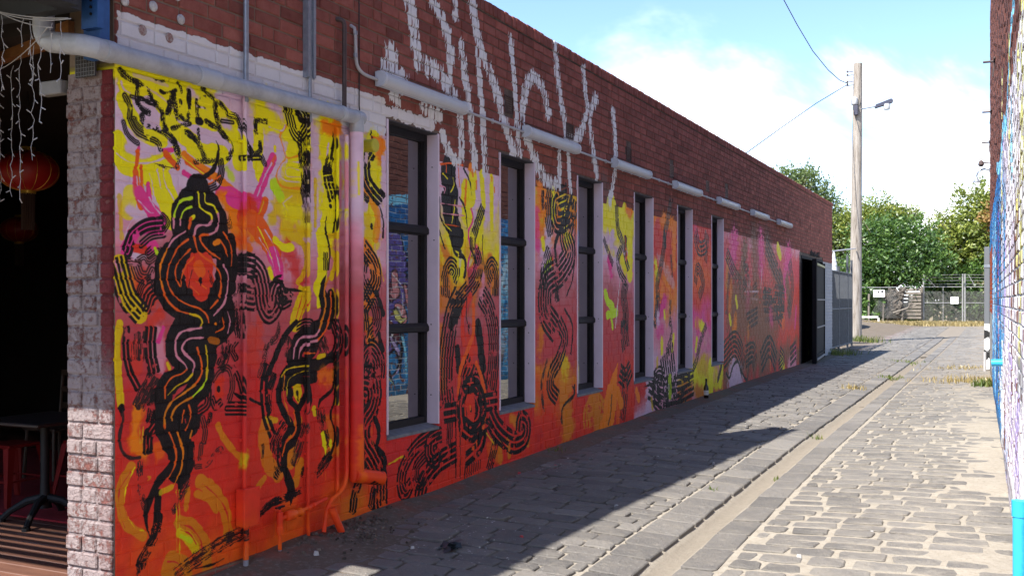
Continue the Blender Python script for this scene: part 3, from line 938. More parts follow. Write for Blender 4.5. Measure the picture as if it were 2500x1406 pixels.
('b','y',55,3,0,1.0,[5547,850,5559,820]),
('b','y',29,3,0,1.0,[5799,995,5786,864]),
('s','U',198,3,0,0.6,[6054,139,5924,103]),
('b','y',70,3,0,0.6,[6074,1043,6061,823]),
('s','y',79,3,0,1.0,[4851,613,4842,582]),
('c','K',91,2,0,1.0,[5069,1163,5033,1065,5033,952,5058,830,5110,731]),
('d','K',58,3,0,1.0,[5130,1106,5079,982,5084,861]),
('D','K',144,3,0,1.0,[5246,756,5172,669,5162,549,5193,483]),
('D','k',88,3,0,1.0,[5399,640,5333,510]),
('D','k',53,3,0,1.0,[5444,761,5399,682]),
('d','K',29,3,0,1.0,[5023,668,5023,595]),
('d','K',32,3,0,1.0,[5421,462,5410,373]),
('b','K',55,3,0,1.0,[5559,1091,5399,1102,5257,1077,5193,1040,5177,953,5225,860,5300,777,5322,726]),
('b','K',53,3,0,1.0,[5559,1049,5399,1053,5278,1048]),
('b','y',97,3,1,1.0,[5366,1027,5371,964,5382,901]),
('b','y',88,3,0,1.0,[5360,1035,5366,972]),
('b','K',49,3,0,1.0,[5300,970,5289,1026,5355,1056,5444,1036,5458,957,5382,866]),
('b','K',49,3,0,1.0,[5278,1027,5284,944,5377,859]),
('b','K',30,3,0,1.0,[5364,977,5366,965]),
('b','K',9,3,0,1.0,[5368,965,5377,922]),
('b','K',66,3,0,1.0,[5366,860,5377,755,5333,663,5246,619,5230,525,5268,424,5300,350]),
('b','K',69,3,1,1.0,[5268,424,5300,350,5300,239]),
('b','K',51,3,1,1.0,[5300,749,5225,676,5204,611]),
('b','U',12,3,0,1.0,[5235,1099,5225,970,5268,863,5300,791]),
('b','o',14,3,0,1.0,[5333,857,5355,743,5311,686,5246,653,5214,575]),
('b','y',9,3,0,1.0,[5444,1113,5333,1092,5268,1055,5257,960]),
('b','K',45,3,1,1.0,[5489,1018,5501,911,5433,812]),
('d','K',48,3,0,1.0,[4998,248,5120,292,5278,298,5467,329]),
('b','K',20,3,0,1.0,[4823,987,4861,969]),
('b','K',19,3,0,1.0,[4900,971,4919,963,4998,932]),
('b','K',24,3,0,1.0,[5792,1098,5762,976,5677,924,5617,901,5600,859]),
('D','K',84,3,0,1.0,[5617,843,5629,770,5665,679,5701,588]),
('b','K',23,3,0,1.0,[5805,1039,5780,886,5737,802,5749,743,5786,665,5774,578,5713,484]),
('d','K',84,3,0,1.0,[5725,512,5665,462,5570,404]),
('b','Y',41,3,1,1.0,[5647,667,5659,615,5677,540]),
('b','Y',34,3,1,1.0,[5737,605,5737,554]),
('b','Y',24,3,1,1.0,[5677,605,5677,518]),
('b','o',6,3,0,1.0,[5641,408,5639,336]),
('b','o',7,3,0,1.0,[5677,402,5677,344]),
('c34','K',207,5,0,1.0,[6068,983,6134,1024,6244,993,6285,896,6244,791,6155,714,6121,611,6161,513,6271,390,6356,251,6363,53]),
('c34','K',92,2,0,1.0,[6094,889,6175,851,6134,786]),
('b','K',46,3,0,1.0,[6285,708,6342,600,6306,487]),
('b','K',43,3,0,1.0,[6313,478,6413,409,6420,329,6370,265]),
('c30','K',100,3,0,1.0,[6081,264,6028,182,6002,73]),
('c30','K',83,3,0,1.0,[6271,179,6237,60]),
('d','K',61,3,0,1.0,[6094,553,6161,359]),
('b','o',10,3,0,1.0,[6244,643,6258,532,6299,456]),
('b','Y',82,3,0,1.0,[8004,2719,8026,2562,8047,2444]),
('b','Y',128,3,0,1.0,[7835,2690,7814,2473]),
('b','Y',75,3,0,1.0,[8201,2711,8201,2254]),
('b','Y',182,3,0,1.0,[7712,2560,7732,2330]),
('b','Y',123,3,0,1.0,[7456,2101,7553,1992,7632,1881]),
('s','U',106,3,0,1.0,[7324,2038,7399,1939]),
('s','Y',131,3,0,1.0,[7983,2329,7940,2108]),
('s','U',121,3,0,1.0,[8179,1948,8246,1696]),
('b','O',34,3,0,1.0,[7835,2739,7835,2690]),
('b','O',29,3,0,1.0,[7904,2639,7904,2580]),
('b','O',34,3,0,1.0,[7712,2628,7692,2423]),
('b','O',24,3,0,1.0,[8201,2711,8201,2681]),
('b','O',24,3,0,1.0,[8257,2625,8257,2584]),
('s','O',85,3,0,1.0,[7773,2751,7835,2739]),
('b','W',55,3,0,0.7,[7612,1995,7602,1889]),
('b','W',37,3,0,0.6,[7814,1945,7753,1884]),
('s','P',100,3,0,0.8,[7898,2037,7940,1930,7794,1808]),
('s','C',155,3,0,1.0,[7794,1788,7773,1642,7732,1516]),
('s','p',88,3,0,1.0,[8047,1794,8004,1593]),
('b','K',255,3,0,1.0,[7418,2728,7399,2632,7437,2504,7418,2409,7446,2289,7514,2180,7543,2135]),
('c','K',95,2,0,1.0,[7495,2132,7514,2019,7612,1985]),
('b','K',39,3,0,1.0,[7592,1985,7682,1950,7702,1873,7682,1796]),
('b','K',23,3,1,1.0,[7672,2730,7773,2635,7814,2512]),
('b','K',26,3,0,1.0,[7249,2440,7268,2276,7437,2157]),
('b','K',25,3,1,1.0,[7592,2472,7692,2385,7732,2213]),
('b','K',21,3,0,1.0,[7231,2190,7286,2092,7342,2021]),
('b','o',16,3,0,1.0,[7268,2719,7437,2749,7652,2756]),
('b','o',13,3,0,1.0,[7361,2739,7361,2665]),
('b','o',14,3,0,1.0,[7573,2727,7592,2567]),
('b','p',13,3,0,1.0,[7231,2539,7342,2532,7324,2484]),
('b','Y',13,3,0,1.0,[7475,2631,7495,2567,7437,2504]),
('b','Y',11,3,0,1.0,[7305,2649,7380,2611]),
('b','Y',12,3,0,1.0,[7514,2446,7495,2349,7456,2243]),
('b','Y',12,3,0,1.0,[7305,2241,7446,2176]),
('b','p',9,3,0,1.0,[7268,2396,7652,2400]),
('b','p',9,3,0,1.0,[7286,2314,7692,2322]),
('b','o',9,3,0,1.0,[7342,2225,7592,2223]),
('b','P',25,3,0,1.0,[7804,2394,7835,2298,7753,2176,7794,2032,7753,1923,7732,1845]),
('c25','K',115,4,0,1.0,[8026,2422,7919,2265,7835,2122,7835,2034]),
('b','K',13,3,0,1.0,[8026,2172,8026,1993,8091,1795]),
('c34','K',161,5,0,1.0,[7342,1630,7361,1798,7437,1884,7524,1839,7475,1763]),
('c34','K',166,5,0,1.0,[8291,1635,8291,1819,8212,1914,8135,1846,8201,1766]),
('c30','K',183,6,0,1.0,[7877,2016,7940,1890,7877,1760,7672,1632,7475,1508]),
('b','K',31,3,0,1.0,[7804,2033,7898,1928]),
('s','R',221,3,0,1.0,[7792,1193,7738,685,7658,123]),
('s','U',86,3,0,0.7,[7279,1335,7303,847]),
('s','U',120,3,0,0.7,[8215,240,8334,116]),
('c34','K',264,6,0,1.0,[7606,1628,7477,1479,7402,1295,7352,1063,7352,843,7377,718]),
('c34','K',237,6,0,1.0,[8013,1630,8157,1498,8245,1283,8245,1041,8186,777]),
('b','K',107,3,0,1.0,[7554,1478,7452,1380]),
('b','K',134,3,0,1.0,[7929,1370,7985,1185]),
('b','K',90,3,0,1.0,[7554,1165,7580,1001]),
('c34','K',245,5,0,1.0,[7819,1038,7711,891,7929,875,8041,710]),
('b','K',116,3,0,1.0,[7985,1133,8041,973]),
('b','R',62,3,0,1.0,[7792,1629,7658,1477,7645,1325,7671,1210]),
('b','o',55,3,0,1.0,[7846,1539,7846,1320,7792,1219,7711,1120,7606,974,7567,751]),
('b','R',61,3,0,1.0,[7567,751,7580,448,7580,59]),
('b','K',15,3,0,1.0,[7724,1603,7716,1451,7765,1296]),
('b','K',14,3,0,1.0,[7593,824,7601,446,7606,55]),
('b','K',14,3,0,1.0,[7528,704,7528,67]),
('b','o',50,3,0,1.0,[7901,1033,8013,869,8084,653,8013,397,7819,266]),
('b','C',111,3,3,1.0,[7751,1399,7765,1335]),
('b','K',30,3,0,1.0,[7759,1367,7765,1354]),
('c34','K',243,3,0,1.0,[7685,487,7658,692,7792,821,7971,690,7971,533,7792,423]),
('b','R',157,3,0,1.0,[7792,680,7805,576]),
('b','K',26,3,0,1.0,[7797,631,7802,615]),
('b','O',19,3,0,1.0,[7786,661,7792,629]),
('c34','K',207,3,0,1.0,[7671,488,7846,417,8056,471]),
('c34','K',171,2,0,1.0,[8070,522,7985,296,7698,193]),
('c40','K',169,1,0,0.0,[7698,91,8013,122]),
('c34','K',194,3,0,1.0,[7327,637,7528,635]),
('c34','K',197,3,0,1.0,[8013,660,8304,660]),
('c40','K',113,4,0,1.0,[7427,553,7414,344]),
('b','K',17,3,0,1.0,[7698,148,7685,42]),
('b','K',17,3,0,1.0,[7738,149,7724,48]),
('b','K',17,3,0,1.0,[7778,149,7765,53]),
('b','K',17,3,0,1.0,[7819,150,7805,58]),
('b','K',17,3,0,1.0,[7860,150,7846,63]),
('b','K',17,3,0,1.0,[7901,151,7887,69]),
('b','K',17,3,0,1.0,[7943,151,7929,74]),
('b','K',17,3,0,1.0,[7985,152,7971,79]),
('b','o',59,3,0,0.7,[8129,270,8158,134]),
('b','U',89,3,0,1.0,[8366,240,8381,102]),
('b','U',71,3,0,1.0,[8535,259,8567,117]),
('b','U',53,3,0,1.0,[9010,215,8993,159]),
('b','y',15,3,0,1.0,[6479,338,6666,368,6708,351]),
('s','U',226,3,0,1.0,[9897,869,9937,507,10059,211]),
('s','U',308,3,0,1.0,[10753,433,10939,78]),
('s','U',106,3,0,1.0,[8614,458,8710,392]),
('c34','K',203,4,0,1.0,[7529,291,7231,241,6996,121,6928,4]),
('c34','K',144,4,0,1.0,[7231,507,6883,419,6687,274,6655,142,6719,75,6795,131]),
('c34','K',169,4,0,1.0,[7279,465,7112,437,7089,333,7183,272,7255,334]),
('c34','K',114,4,0,1.0,[7019,331,6883,256,6883,151,6951,105,7019,177]),
('c34','K',254,4,0,1.0,[8158,546,8336,379,8646,232,8892,243,8942,352,8842,406,8825,323]),
('c34','K',139,4,0,1.0,[8276,265,8158,54]),
('b','K',16,3,0,1.0,[8100,499,8520,179]),
('b','y',16,3,0,1.0,[8100,380,8246,269]),
('b','K',23,3,0,1.0,[10204,658,10162,534,9897,432,9818,316,9877,271]),
('c','U',250,3,0,1.0,[10572,153,10572,318,10845,425,11130,296]),
('c','k',249,4,0,1.0,[11848,752,11848,480,11740,129]),
('b','O',356,3,2,1.0,[11557,770,11428,513,11278,247,11130,38]),
('b','k',29,3,0,1.0,[11327,434,11228,114]),
('b','o',122,3,0,1.0,[11635,426,11583,110]),
('s','O',215,3,0,1.0,[9274,2688,9370,2560,9467,2429]),
('s','P',150,3,0,0.8,[9180,2447,9204,2158]),
('s','Y',198,3,0,1.0,[9872,2623,9978,2260]),
('b','Y',95,3,0,1.0,[9616,2741,9616,2440]),
('s','L',186,3,0,1.0,[9516,2373,9418,2070,9370,1950]),
('b','Y',80,3,0,1.0,[9346,2205,9370,2127]),
('b','G',94,3,0,1.0,[9566,1997,9394,1892]),
('s','p',198,3,0,0.6,[9820,2087,9978,1887]),
('s','y',198,3,0,1.0,[9925,917,9925,649]),
('s','U',298,3,0,1.0,[9925,608,9978,189]),
('s','U',152,3,0,0.8,[9322,1283,9274,1089]),
('s','R',248,3,0,1.0,[9467,348,9418,155]),
('b','o',44,3,0,1.0,[9591,2018,9616,1918]),
('c30','K',169,4,0,1.0,[9541,2754,9467,2509,9541,2275]),
('c30','K',264,4,0,1.0,[9978,2736,9666,2625,9717,2407,10059,2494,10141,2689]),
('b','K',59,3,0,1.0,[10130,2740,9978,2508,9794,2331,9666,2162,9691,2001]),
('c34','K',355,6,0,1.0,[10141,2626,9952,2300,10059,2098,9820,1904,9467,1775,9394,1596,9442,1438,9666,1294]),
('c34','K',198,5,0,1.0,[9516,2094,9394,1892,9370,1714]),
('c34','K',206,4,0,1.0,[9768,1353,9925,1185,9768,966,9591,835,9541,679,9717,564]),
('d','K',109,3,0,1.0,[9717,1779,9717,1597]),
('d','K',61,3,0,1.0,[9346,2695,9346,2518]),
('b','K',30,3,0,1.0,[10141,653,10196,565,9872,448,9846,286]),
('d','k',49,3,0,1.0,[9467,982,9322,735,9370,456]),
('b','K',30,3,0,1.0,[9925,1494,10141,1304,10097,1012]),
('b','K',24,3,0,1.0,[10223,2485,10168,1892,9978,1639]),
('b','Y',321,3,0,1.0,[11359,2702,11405,2469]),
('b','Y',199,3,0,1.0,[11828,2725,12024,2411,12024,1916]),
('s','L',134,3,0,1.0,[11405,2390,11359,2262]),
('s','O',143,3,0,1.0,[11925,2717,12074,2696]),
('b','o',68,3,0,1.0,[11852,2368,11901,2076]),
('s','P',106,3,0,1.0,[11270,2101,11359,1884]),
('s','Y',168,3,0,1.0,[11731,2103,11876,1977]),
('b','G',116,3,0,1.0,[11159,1678,11225,1585,11405,1506]),
('b','G',107,3,0,1.0,[11543,1441,11225,1414]),
('b','G',64,3,0,1.0,[11359,1380,11405,1260]),
('b','W',19,3,0,1.0,[11708,1973,11590,1585,11497,1257]),
('c30','K',127,3,0,1.0,[11543,2734,11590,2465,11741,2297,11590,2097,11660,1939,11876,1814]),
('c30','K',84,3,0,1.0,[11102,2310,11270,2148,11405,2027]),
('c30','K',113,2,0,1.0,[11876,2370,11852,2156,11975,1980]),
('c34','K',225,5,0,1.0,[11876,1814,11804,1634,11876,1422,11828,1250]),
('s','O',239,3,0,1.0,[13452,2714,13888,2671,13952,2149]),
('s','r',258,3,0,1.0,[13156,2585,13156,2299]),
('s','Y',161,3,0,1.0,[13098,2083,13156,1925]),
('b','O',88,3,0,1.0,[13452,1895,13761,1734]),
('s','L',167,3,0,0.6,[13214,2159,13888,1848]),
('s','P',230,3,0,1.0,[13513,1586,13156,1354]),
('c30','K',165,4,0,1.0,[13811,3038,13667,2766,13513,2536,13452,2314,13303,2036,13156,1800,13214,1532,13011,1250]),
('b','K',100,3,0,1.0,[13483,2534,13513,2353]),
('c','k',83,2,0,1.0,[13792,2218,13856,1941]),
('c','K',102,3,0,1.0,[13761,1586,13729,1234]),
('s','o',233,3,0,1.0,[15054,2088,15278,1790]),
('s','P',194,3,0,0.6,[15054,2691,15203,2558]),
('c','k',278,4,0,1.0,[15054,2610,15278,2400,15665,2460,15744,2652]),
('c','k',196,4,0,1.0,[15054,1867,15203,2093,15508,1875,15278,1647]),
('c','k',163,3,0,1.0,[15744,2506,15665,2210]),
('s','Y',157,3,0,1.0,[15128,1243,15508,1174]),
('s','P',517,3,0,1.0,[17593,2648,17400,2272]),
('s','P',717,3,0,1.0,[19749,2689,19630,2352]),
('s','b',449,3,0,1.0,[18402,2548,18193,2063]),
('s','P',725,3,0,1.0,[22591,2515,22289,2018]),
('b','Y',250,3,0,1.0,[21425,2691,21706,2537]),
('s','L',308,3,0,0.7,[18723,1880,18615,1588]),
('s','o',378,3,0,1.0,[21425,1451,21994,1165]),
('s','b',641,3,0,0.8,[19167,2734,19281,2214,19281,1713]),
('s','b',543,3,0,0.8,[20365,2720,21016,2266,21706,1923]),
('s','y',227,3,0,0.5,[17118,2262,17026,1811]),
('s','b',1078,3,0,0.8,[17690,1471,19396,1261,21016,1236]),
('s','b',399,3,0,1.0,[22439,2020,22745,1444]),
('c30','k',283,4,0,1.0,[17026,2393,17496,2115,18091,1871]),
('c30','k',427,4,0,1.0,[20239,2687,21151,2270,21777,1980,21706,1645]),
('c34','K',462,4,0,1.0,[19930,1588,20817,1602]),
('c34','K',563,4,0,1.0,[21083,1656,22140,1660]),
('c34','k',267,4,0,1.0,[19054,1761,19396,1840]),
('c','k',249,4,0,1.0,[17989,1823,18508,1636]),
('c','k',544,3,0,1.0,[20115,1380,21994,1448]),
('b','P',140,3,0,1.0,[23544,1439,23380,992]),
('b','L',42,3,0,1.0,[18402,1756,19513,1765]),
('b','L',42,3,0,1.0,[18508,1636,19513,1613]),
('b','k',215,3,0,0.0,[23879,2716,23879,2686]),
('s','P',318,3,0,1.0,[18653,1630,18558,1457]),
('s','b',1216,3,0,0.75,[17736,1421,19246,1142,20090,986]),
('s','b',812,3,0,0.6,[20201,658,20201,286]),
('s','O',253,3,0,1.0,[17649,1237,17562,1074]),
('b','Y',123,3,0,1.0,[17224,1325,17307,1202]),
('s','P',315,3,0,0.7,[20653,1350,20769,1182]),
('s','P',372,3,0,1.0,[23367,421,23367,208]),
('s','Y',341,3,0,1.0,[21869,289,21998,157]),
('s','L',463,3,0,1.0,[17477,404,18003,247,17307,212]),
('s','p',364,3,0,1.0,[22664,143,23367,208]),
('b','o',126,3,0,0.7,[20653,544,20653,213]),
('c34','K',508,6,0,1.0,[16817,660,17562,829,18003,665,18276,377]),
('c34','K',464,5,0,1.0,[18463,559,19044,618,19246,386]),
('c34','K',518,4,0,1.0,[19766,380,20538,668,21245,323]),
('c34','K',336,4,0,1.0,[21616,501,21998,332,21491,187]),
('c34','k',490,4,0,1.0,[22801,343,23512,467]),
('b','K',56,3,0,1.0,[16977,355,17224,258,17477,445,17824,508,18093,325,18558,135,18701,460]),
('c34','k',565,4,0,1.0,[20090,1610,20653,1587]),
('c34','k',613,4,0,1.0,[21124,1660,22128,1613]),
('c34','k',499,4,0,1.0,[21245,1441,21869,1213]),
('c34','k',374,4,0,1.0,[18558,1199,19451,1317]),
('s','L',360,3,0,1.0,[12802,453,12852,216]),
('s','L',172,3,0,1.0,[13156,1394,13208,1235]),
('b','Y',117,3,0,1.0,[13366,1054,13366,877]),
('b','Y',92,3,0,1.0,[13917,1085,13860,888]),
('b','Y',71,3,0,1.0,[13473,1439,13500,1358]),
('s','P',174,3,0,0.7,[13156,1141,13366,1183]),
('s','Y',314,3,0,1.0,[14758,533,15280,356,15835,204]),
('b','Y',296,3,0,1.0,[15979,513,15979,156]),
('b','Y',234,3,0,1.0,[16659,492,16581,225]),
('s','U',245,3,0,1.0,[15146,186,15484,103]),
('s','P',173,3,0,0.7,[15146,1334,15213,1099]),
('b','Y',89,3,0,1.0,[15146,993,15080,835]),
('s','y',212,3,0,1.0,[15553,630,15280,537]),
('c30','K',139,3,0,1.0,[15693,1197,15347,950,15146,688,14885,525]),
('b','k',101,3,0,1.0,[16737,566,16426,275]),
('c30','K',125,3,0,1.0,[13156,1648,13105,1458,13028,1254]),
('c30','K',121,3,0,1.0,[13748,1321,13804,1089,13582,867]),
('c34','K',664,7,0,1.0,[13582,867,13692,566,13748,332,13748,101]),
('c34','K',457,5,0,1.0,[12802,484,13260,355,14149,300,14950,352]),
('b','K',39,3,2,1.0,[12560,457,13003,470]),
('c34','K',231,4,0,1.0,[13003,517,13208,598,13473,548]),
('c34','K',226,3,0,1.0,[14090,575,14387,522,14758,463]),
('c34','K',379,5,0,1.0,[12952,395,13260,211,13748,85]),
('c34','K',288,4,0,1.0,[14509,186,14149,98]),
('b','G',152,3,0,0.85,[13737,481,13748,250]),
('b','K',49,3,0,1.0,[13737,382,13742,349]),
('b','W',48,3,0,0.7,[13681,403,13692,337]),
('b','y',73,3,0,0.7,[12902,274,12952,145]),
('b','y',86,3,0,0.7,[13156,791,13156,696]),
('s','O',182,3,0,0.6,[18653,1090,18653,938]),
('c34','K',300,5,0,1.0,[11833,1324,11833,1150,11877,1003]),
('c34','K',276,4,0,1.0,[11663,697,11877,625,12053,731]),
('b','R',75,3,3,1.0,[11877,901,11877,756]),
('b','O',105,3,0,1.0,[12279,433,12371,321]),
('b','O',147,3,0,1.0,[11579,461,11705,321]),
('b','O',357,3,2,1.0,[11579,816,11415,545,11176,39]),
('b','O',237,3,0,1.0,[11415,348,11255,29]),
('b','k',28,3,0,1.0,[11375,450,11335,230,11255,113]),
('c','U',200,3,0,1.0,[10614,236,10650,405,10908,448,11021,302]),
('b','G',70,3,0,1.0,[11137,1694,11215,1570,11456,1457]),
('b','Y',16,3,0,1.0,[5984,2810,5979,2598]),
('b','Y',12,3,0,0.7,[5924,2561,5927,2337]),
('s','o',69,3,0,1.0,[5954,675,5954,232]),
('b','O',10,3,0,0.7,[5976,1019,5973,846]),
('c34','k',183,3,0,1.0,[17211,2039,17026,1363]),
('c34','K',251,4,0,1.0,[18297,2304,18615,2073,18297,1850]),
('c34','k',404,4,0,1.0,[22745,2462,23058,1884,22591,1300]),
('b','Y',115,3,0,1.0,[17690,1634,17789,1494]),
('s','O',231,3,0,0.7,[17305,1814,17211,1474]),
('b','W',39,3,0,0.7,[19870,2206,19749,1844]),
('g','W',119,3,0,1.0,[6772,3991,6816,3795,6871,3599,6949,3500]),
('g','W',130,3,0,1.0,[6904,3490,7182,3477,7401,3399,7528,3299]),
('g','W',104,3,0,1.0,[7111,4072,7278,3959,7401,3806,7439,3642]),
('g','W',79,3,0,1.0,[7502,4179,7515,4020]),
('g','W',146,3,0,1.0,[6498,3481,6488,3346,6664,3303]),
('g','W',112,3,0,1.0,[7818,4200,7914,3940,8027,3809,8244,3602,8425,3337,8581,3114,8660,2999]),
('g','W',93,3,0,1.0,[7631,3797,7671,3603,7764,3354,7818,3081,7878,2779]),
('g','W',85,3,0,1.0,[7928,3826,7970,3548,8027,3244,8069,2749]),
('g','W',92,3,0,1.0,[7605,3187,7626,2875,7502,2796,7376,2866,7302,2966]),
('g','W',85,3,0,1.0,[6518,3162,6601,3132]),
('g','W',100,3,0,1.0,[6995,3156,7229,3112]),
('g','W',70,3,0,1.0,[7401,3633,7426,3491]),
('g','W',89,3,0,1.0,[8581,4098,8644,3834,8709,3497,8807,3005]),
('g','W',71,3,0,1.0,[7426,2823,7528,2774]),
('g','W',110,3,0,1.0,[9490,3516,9361,3732,9112,3816,8923,3621,8873,3270,9042,3122,9253,2916,9471,2821,9737,2812]),
('g','W',79,3,0,1.0,[9796,3166,9776,2839]),
('g','W',104,3,0,1.0,[9641,4289,9737,3911,9895,3553,9975,3299]),
('g','W',117,3,0,1.0,[9975,3284,10308,3395,10569,3664,10842,3911]),
('g','W',104,3,0,1.0,[10459,4168,10569,3829,10704,3437,10898,3009]),
('g','W',71,3,0,1.0,[10016,3164,10098,2778]),
('g','W',102,3,0,1.0,[11400,3854,11477,3638,11502,3324,11426,3015,11325,2777]),
('g','W',175,3,0,0.4,[11128,2983,11275,2773]),
]
run_mural(DATA)
MURAL.rect(27.30, 29.15, 0.0, 2.62, PAL["V"], 0.01)
MURAL.rect(23.93, 24.2, 0.0, 2.72, PAL["k"], 0.01)
# ------------------------------------------------------------------ the ground's level
GS = [(-6, -0.16), (4.8, -0.06), (6.5, 0.0), (11, 0.07), (24, 0.10), (40, 0.13), (62, 0.28), (90, 0.4)]
GX = [(-8, 0.0), (0, 0.0), (1.2, -0.02), (1.9, -0.045), (2.19, -0.06), (2.22, -0.10), (2.36, -0.095), (2.39, -0.06), (2.64, -0.05), (3.4, -0.02), (4.3, 0.0), (9, 0.0)]


def gz(x, s):
    k = 1.0 if s < 40 else max(0.0, 1 - (s - 40) / 10)
    return lerp(GS, s) + lerp(GX, x) * k


# ------------------------------------------------------------------ left brick building
S0, S1, HT = 3.833, 29.06, 4.30
WIN = [6.45 + 1.912 * i for i in range(6)]          # left edge of each opening
WW, WB, WT = 0.785, 0.565, 2.965
DOOR = (24.15, 27.35, -0.05, 2.66)

MURAL_IM = MURAL.image('wall_paint')
M_BRICK = painted('red_brick', MURAL, MURAL_IM, (0.200, 0.055, 0.042), (0.290, 0.105, 0.082), 0.36, 0.5, chip=0.26)
M_MORT = painted('mortar', MURAL, MURAL_IM, (0.16, 0.125, 0.10), (0.06, 0.042, 0.038), 0.0, 0.6, joint=True, bscale=90.0)
M_PIPEP = painted('painted_pipe', MURAL, MURAL_IM, (0.30, 0.31, 0.33), (0.24, 0.25, 0.27), 0.0, 0.4, bump=0.0015)

bld = thing('brick_building', 'long red brick building with a painted mural and six tall windows', 'building')


def brick_front(mb, s0, s1, h0, h1, jit=0.0016, proud=0.0, ch=0.006):
    if h1 < 2.80 and s0 < 24.0:      # thick with paint: edges filled
        ch, jit = 0.0035, 0.0008
    j = lambda: rnd.uniform(-jit, jit)
    x = proud + rnd.uniform(-0.0012, 0.0008)
    a = [(-0.03, s0, h0), (-0.03, s1, h0), (-0.03, s1, h1), (-0.03, s0, h1)]
    b = [(x - ch, s0 + j(), h0 + j()), (x - ch, s1 + j(), h0 + j()), (x - ch, s1 + j(), h1 + j()), (x - ch, s0 + j(), h1 + j())]
    c = [(x + j() * .6, s0 + ch, h0 + ch), (x + j() * .6, s1 - ch, h0 + ch), (x + j() * .6, s1 - ch, h1 - ch), (x + j() * .6, s0 + ch, h1 - ch)]
    fs = [(8, 9, 10, 11)]
    for i in range(4):
        k = (i + 1) % 4
        fs += [(4 + i, 4 + k, 8 + k, 8 + i), (i, k, 4 + k, 4 + i)]
    t = min(1, max(0, rnd.gauss(0.5, 0.2)))
    mb.add(a + b + c, fs, t)


def free_spans(h0, h1):
    """stretches of a course that are not window or door openings"""
    cuts = []
    for a in WIN:
        if h1 > WB - 0.03 and h0 < WT + 0.005:
            cuts.append((a - 0.004, a + WW + 0.004))
    if h1 > DOOR[2] and h0 < DOOR[3]:
        cuts.append((DOOR[0] - 0.004, DOOR[1] + 0.004))
    out, p = [], S0 + 0.012
    for a, b in sorted(cuts):
        out.append((p, a))
        p = b
    out.append((p, S1))
    return out


VENT = [(8.47, 3.36, .19, .17), (9.98, 3.335, .19, .17), (11.9, 3.345, .19, .17), (13.74, 3.35, .19, .17), (15.68, 3.335, .19, .17), (16.94, 3.345, .17, .17)]
SLOT = [(19.55, 3.345), (21.0, 3.345), (22.52, 3.345), (23.98, 3.345), (25.45, 3.345), (26.9, 3.345)]

CO = 0.0857
bricks = []          # (s0, s1, h0, h1)
row = 0
hb = -0.10
while hb < HT - 0.17:
    h0, h1 = hb + 0.005, hb + CO - 0.005
    for (a, b) in free_spans(h0, h1):
        ph = [0.0, 0.12, 0.06, 0.18][row % 4]
        s = 3.833 - 0.9 + ph
        k = row * 3
        while s < b:
            L = 0.1125 if (k + (row * 2)) % 4 == 0 else 0.24
            k += 1
            e0, e1 = max(a, s + 0.005), min(b, s + L - 0.005)
            s += L
            if e1 - e0 < 0.025:
                continue
            if any(e1 > v[0] and e0 < v[0] + v[2] and h1 > v[1] + .01 and h0 < v[1] + v[3] - .01 for v in VENT):
                # clip against the vent
                v = [v for v in VENT if e1 > v[0] and e0 < v[0] + v[2]][0]
                if v[0] - e0 > 0.04:
                    bricks.append((e0, v[0] - 0.006, h0, h1))
                if e1 - v[0] - v[2] > 0.04:
                    bricks.append((v[0] + v[2] + 0.006, e1, h0, h1))
                continue
            if any(e1 > v[0] and e0 < v[0] + .07 and h1 > v[1] + .02 and h0 < v[1] + .10 for v in SLOT):
                v = [v for v in SLOT if e1 > v[0] and e0 < v[0] + .07][0]
                if v[0] - e0 > 0.03:
                    bricks.append((e0, v[0], h0, h1))
                if e1 - v[0] - .07 > 0.03:
                    bricks.append((v[0] + .07, e1, h0, h1))
                continue
            bricks.append((e0, e1, h0, h1))
    hb += CO
    row += 1
HTOP = hb + 0.004


def shown(b):
    """size a brick has in the photograph (largest first), only those inside its frame"""
    s, hh = (b[0] + b[1]) / 2, (b[2] + b[3]) / 2
    z = 0.4369 * 4.19 + 0.8995 * s
    py = 735 - 2450 * (hh - 1.58) / z
    if not (8 < py < 1398):
        return 0
    return (b[1] - b[0]) * (b[3] - b[2]) / z ** 3


order = sorted(range(len(bricks)), key=lambda i: -shown(bricks[i]))
single = set(order[:210])
rest = MB()
for i, b in enumerate(bricks):
    if i in single:
        mb = MB()
        brick_front(mb, *b)
        mb.build('brick', M_BRICK, bld)
    else:
        brick_front(rest, *b)
rest.build('bricks', M_BRICK, bld, kind='stuff')

# mortar core round the openings
core = MB()
XB, XF = -0.335, -0.009
zb = -0.4
edges = [S0 + 0.006]
for a in WIN:
    edges += [a, a + WW]
edges += [DOOR[0], DOOR[1], S1 - 0.006]
for i in range(0, len(edges), 2):
    core.box(XB, XF, edges[i], edges[i + 1], zb, HTOP)
for a in WIN:
    core.box(XB, XF, a, a + WW, zb, WB - 0.03)
    core.box(XB, XF, a, a + WW, WT, HTOP)
core.box(XB, XF, DOOR[0], DOOR[1], DOOR[3], HTOP)
core.build('wall', M_MORT, bld)
fl = MB()            # paint-filled joints of the mural part
for i in range(0, len(edges), 2):
    if edges[i] < 24.0:
        fl.box(-0.012, -0.0042, edges[i] + .001, edges[i + 1] - .001, -.3, 2.79)
for a in WIN:
    fl.box(-0.012, -0.0043, a, a + WW, -.3, WB - 0.031)
fl.build('joint_filling', M_MORT, bld)

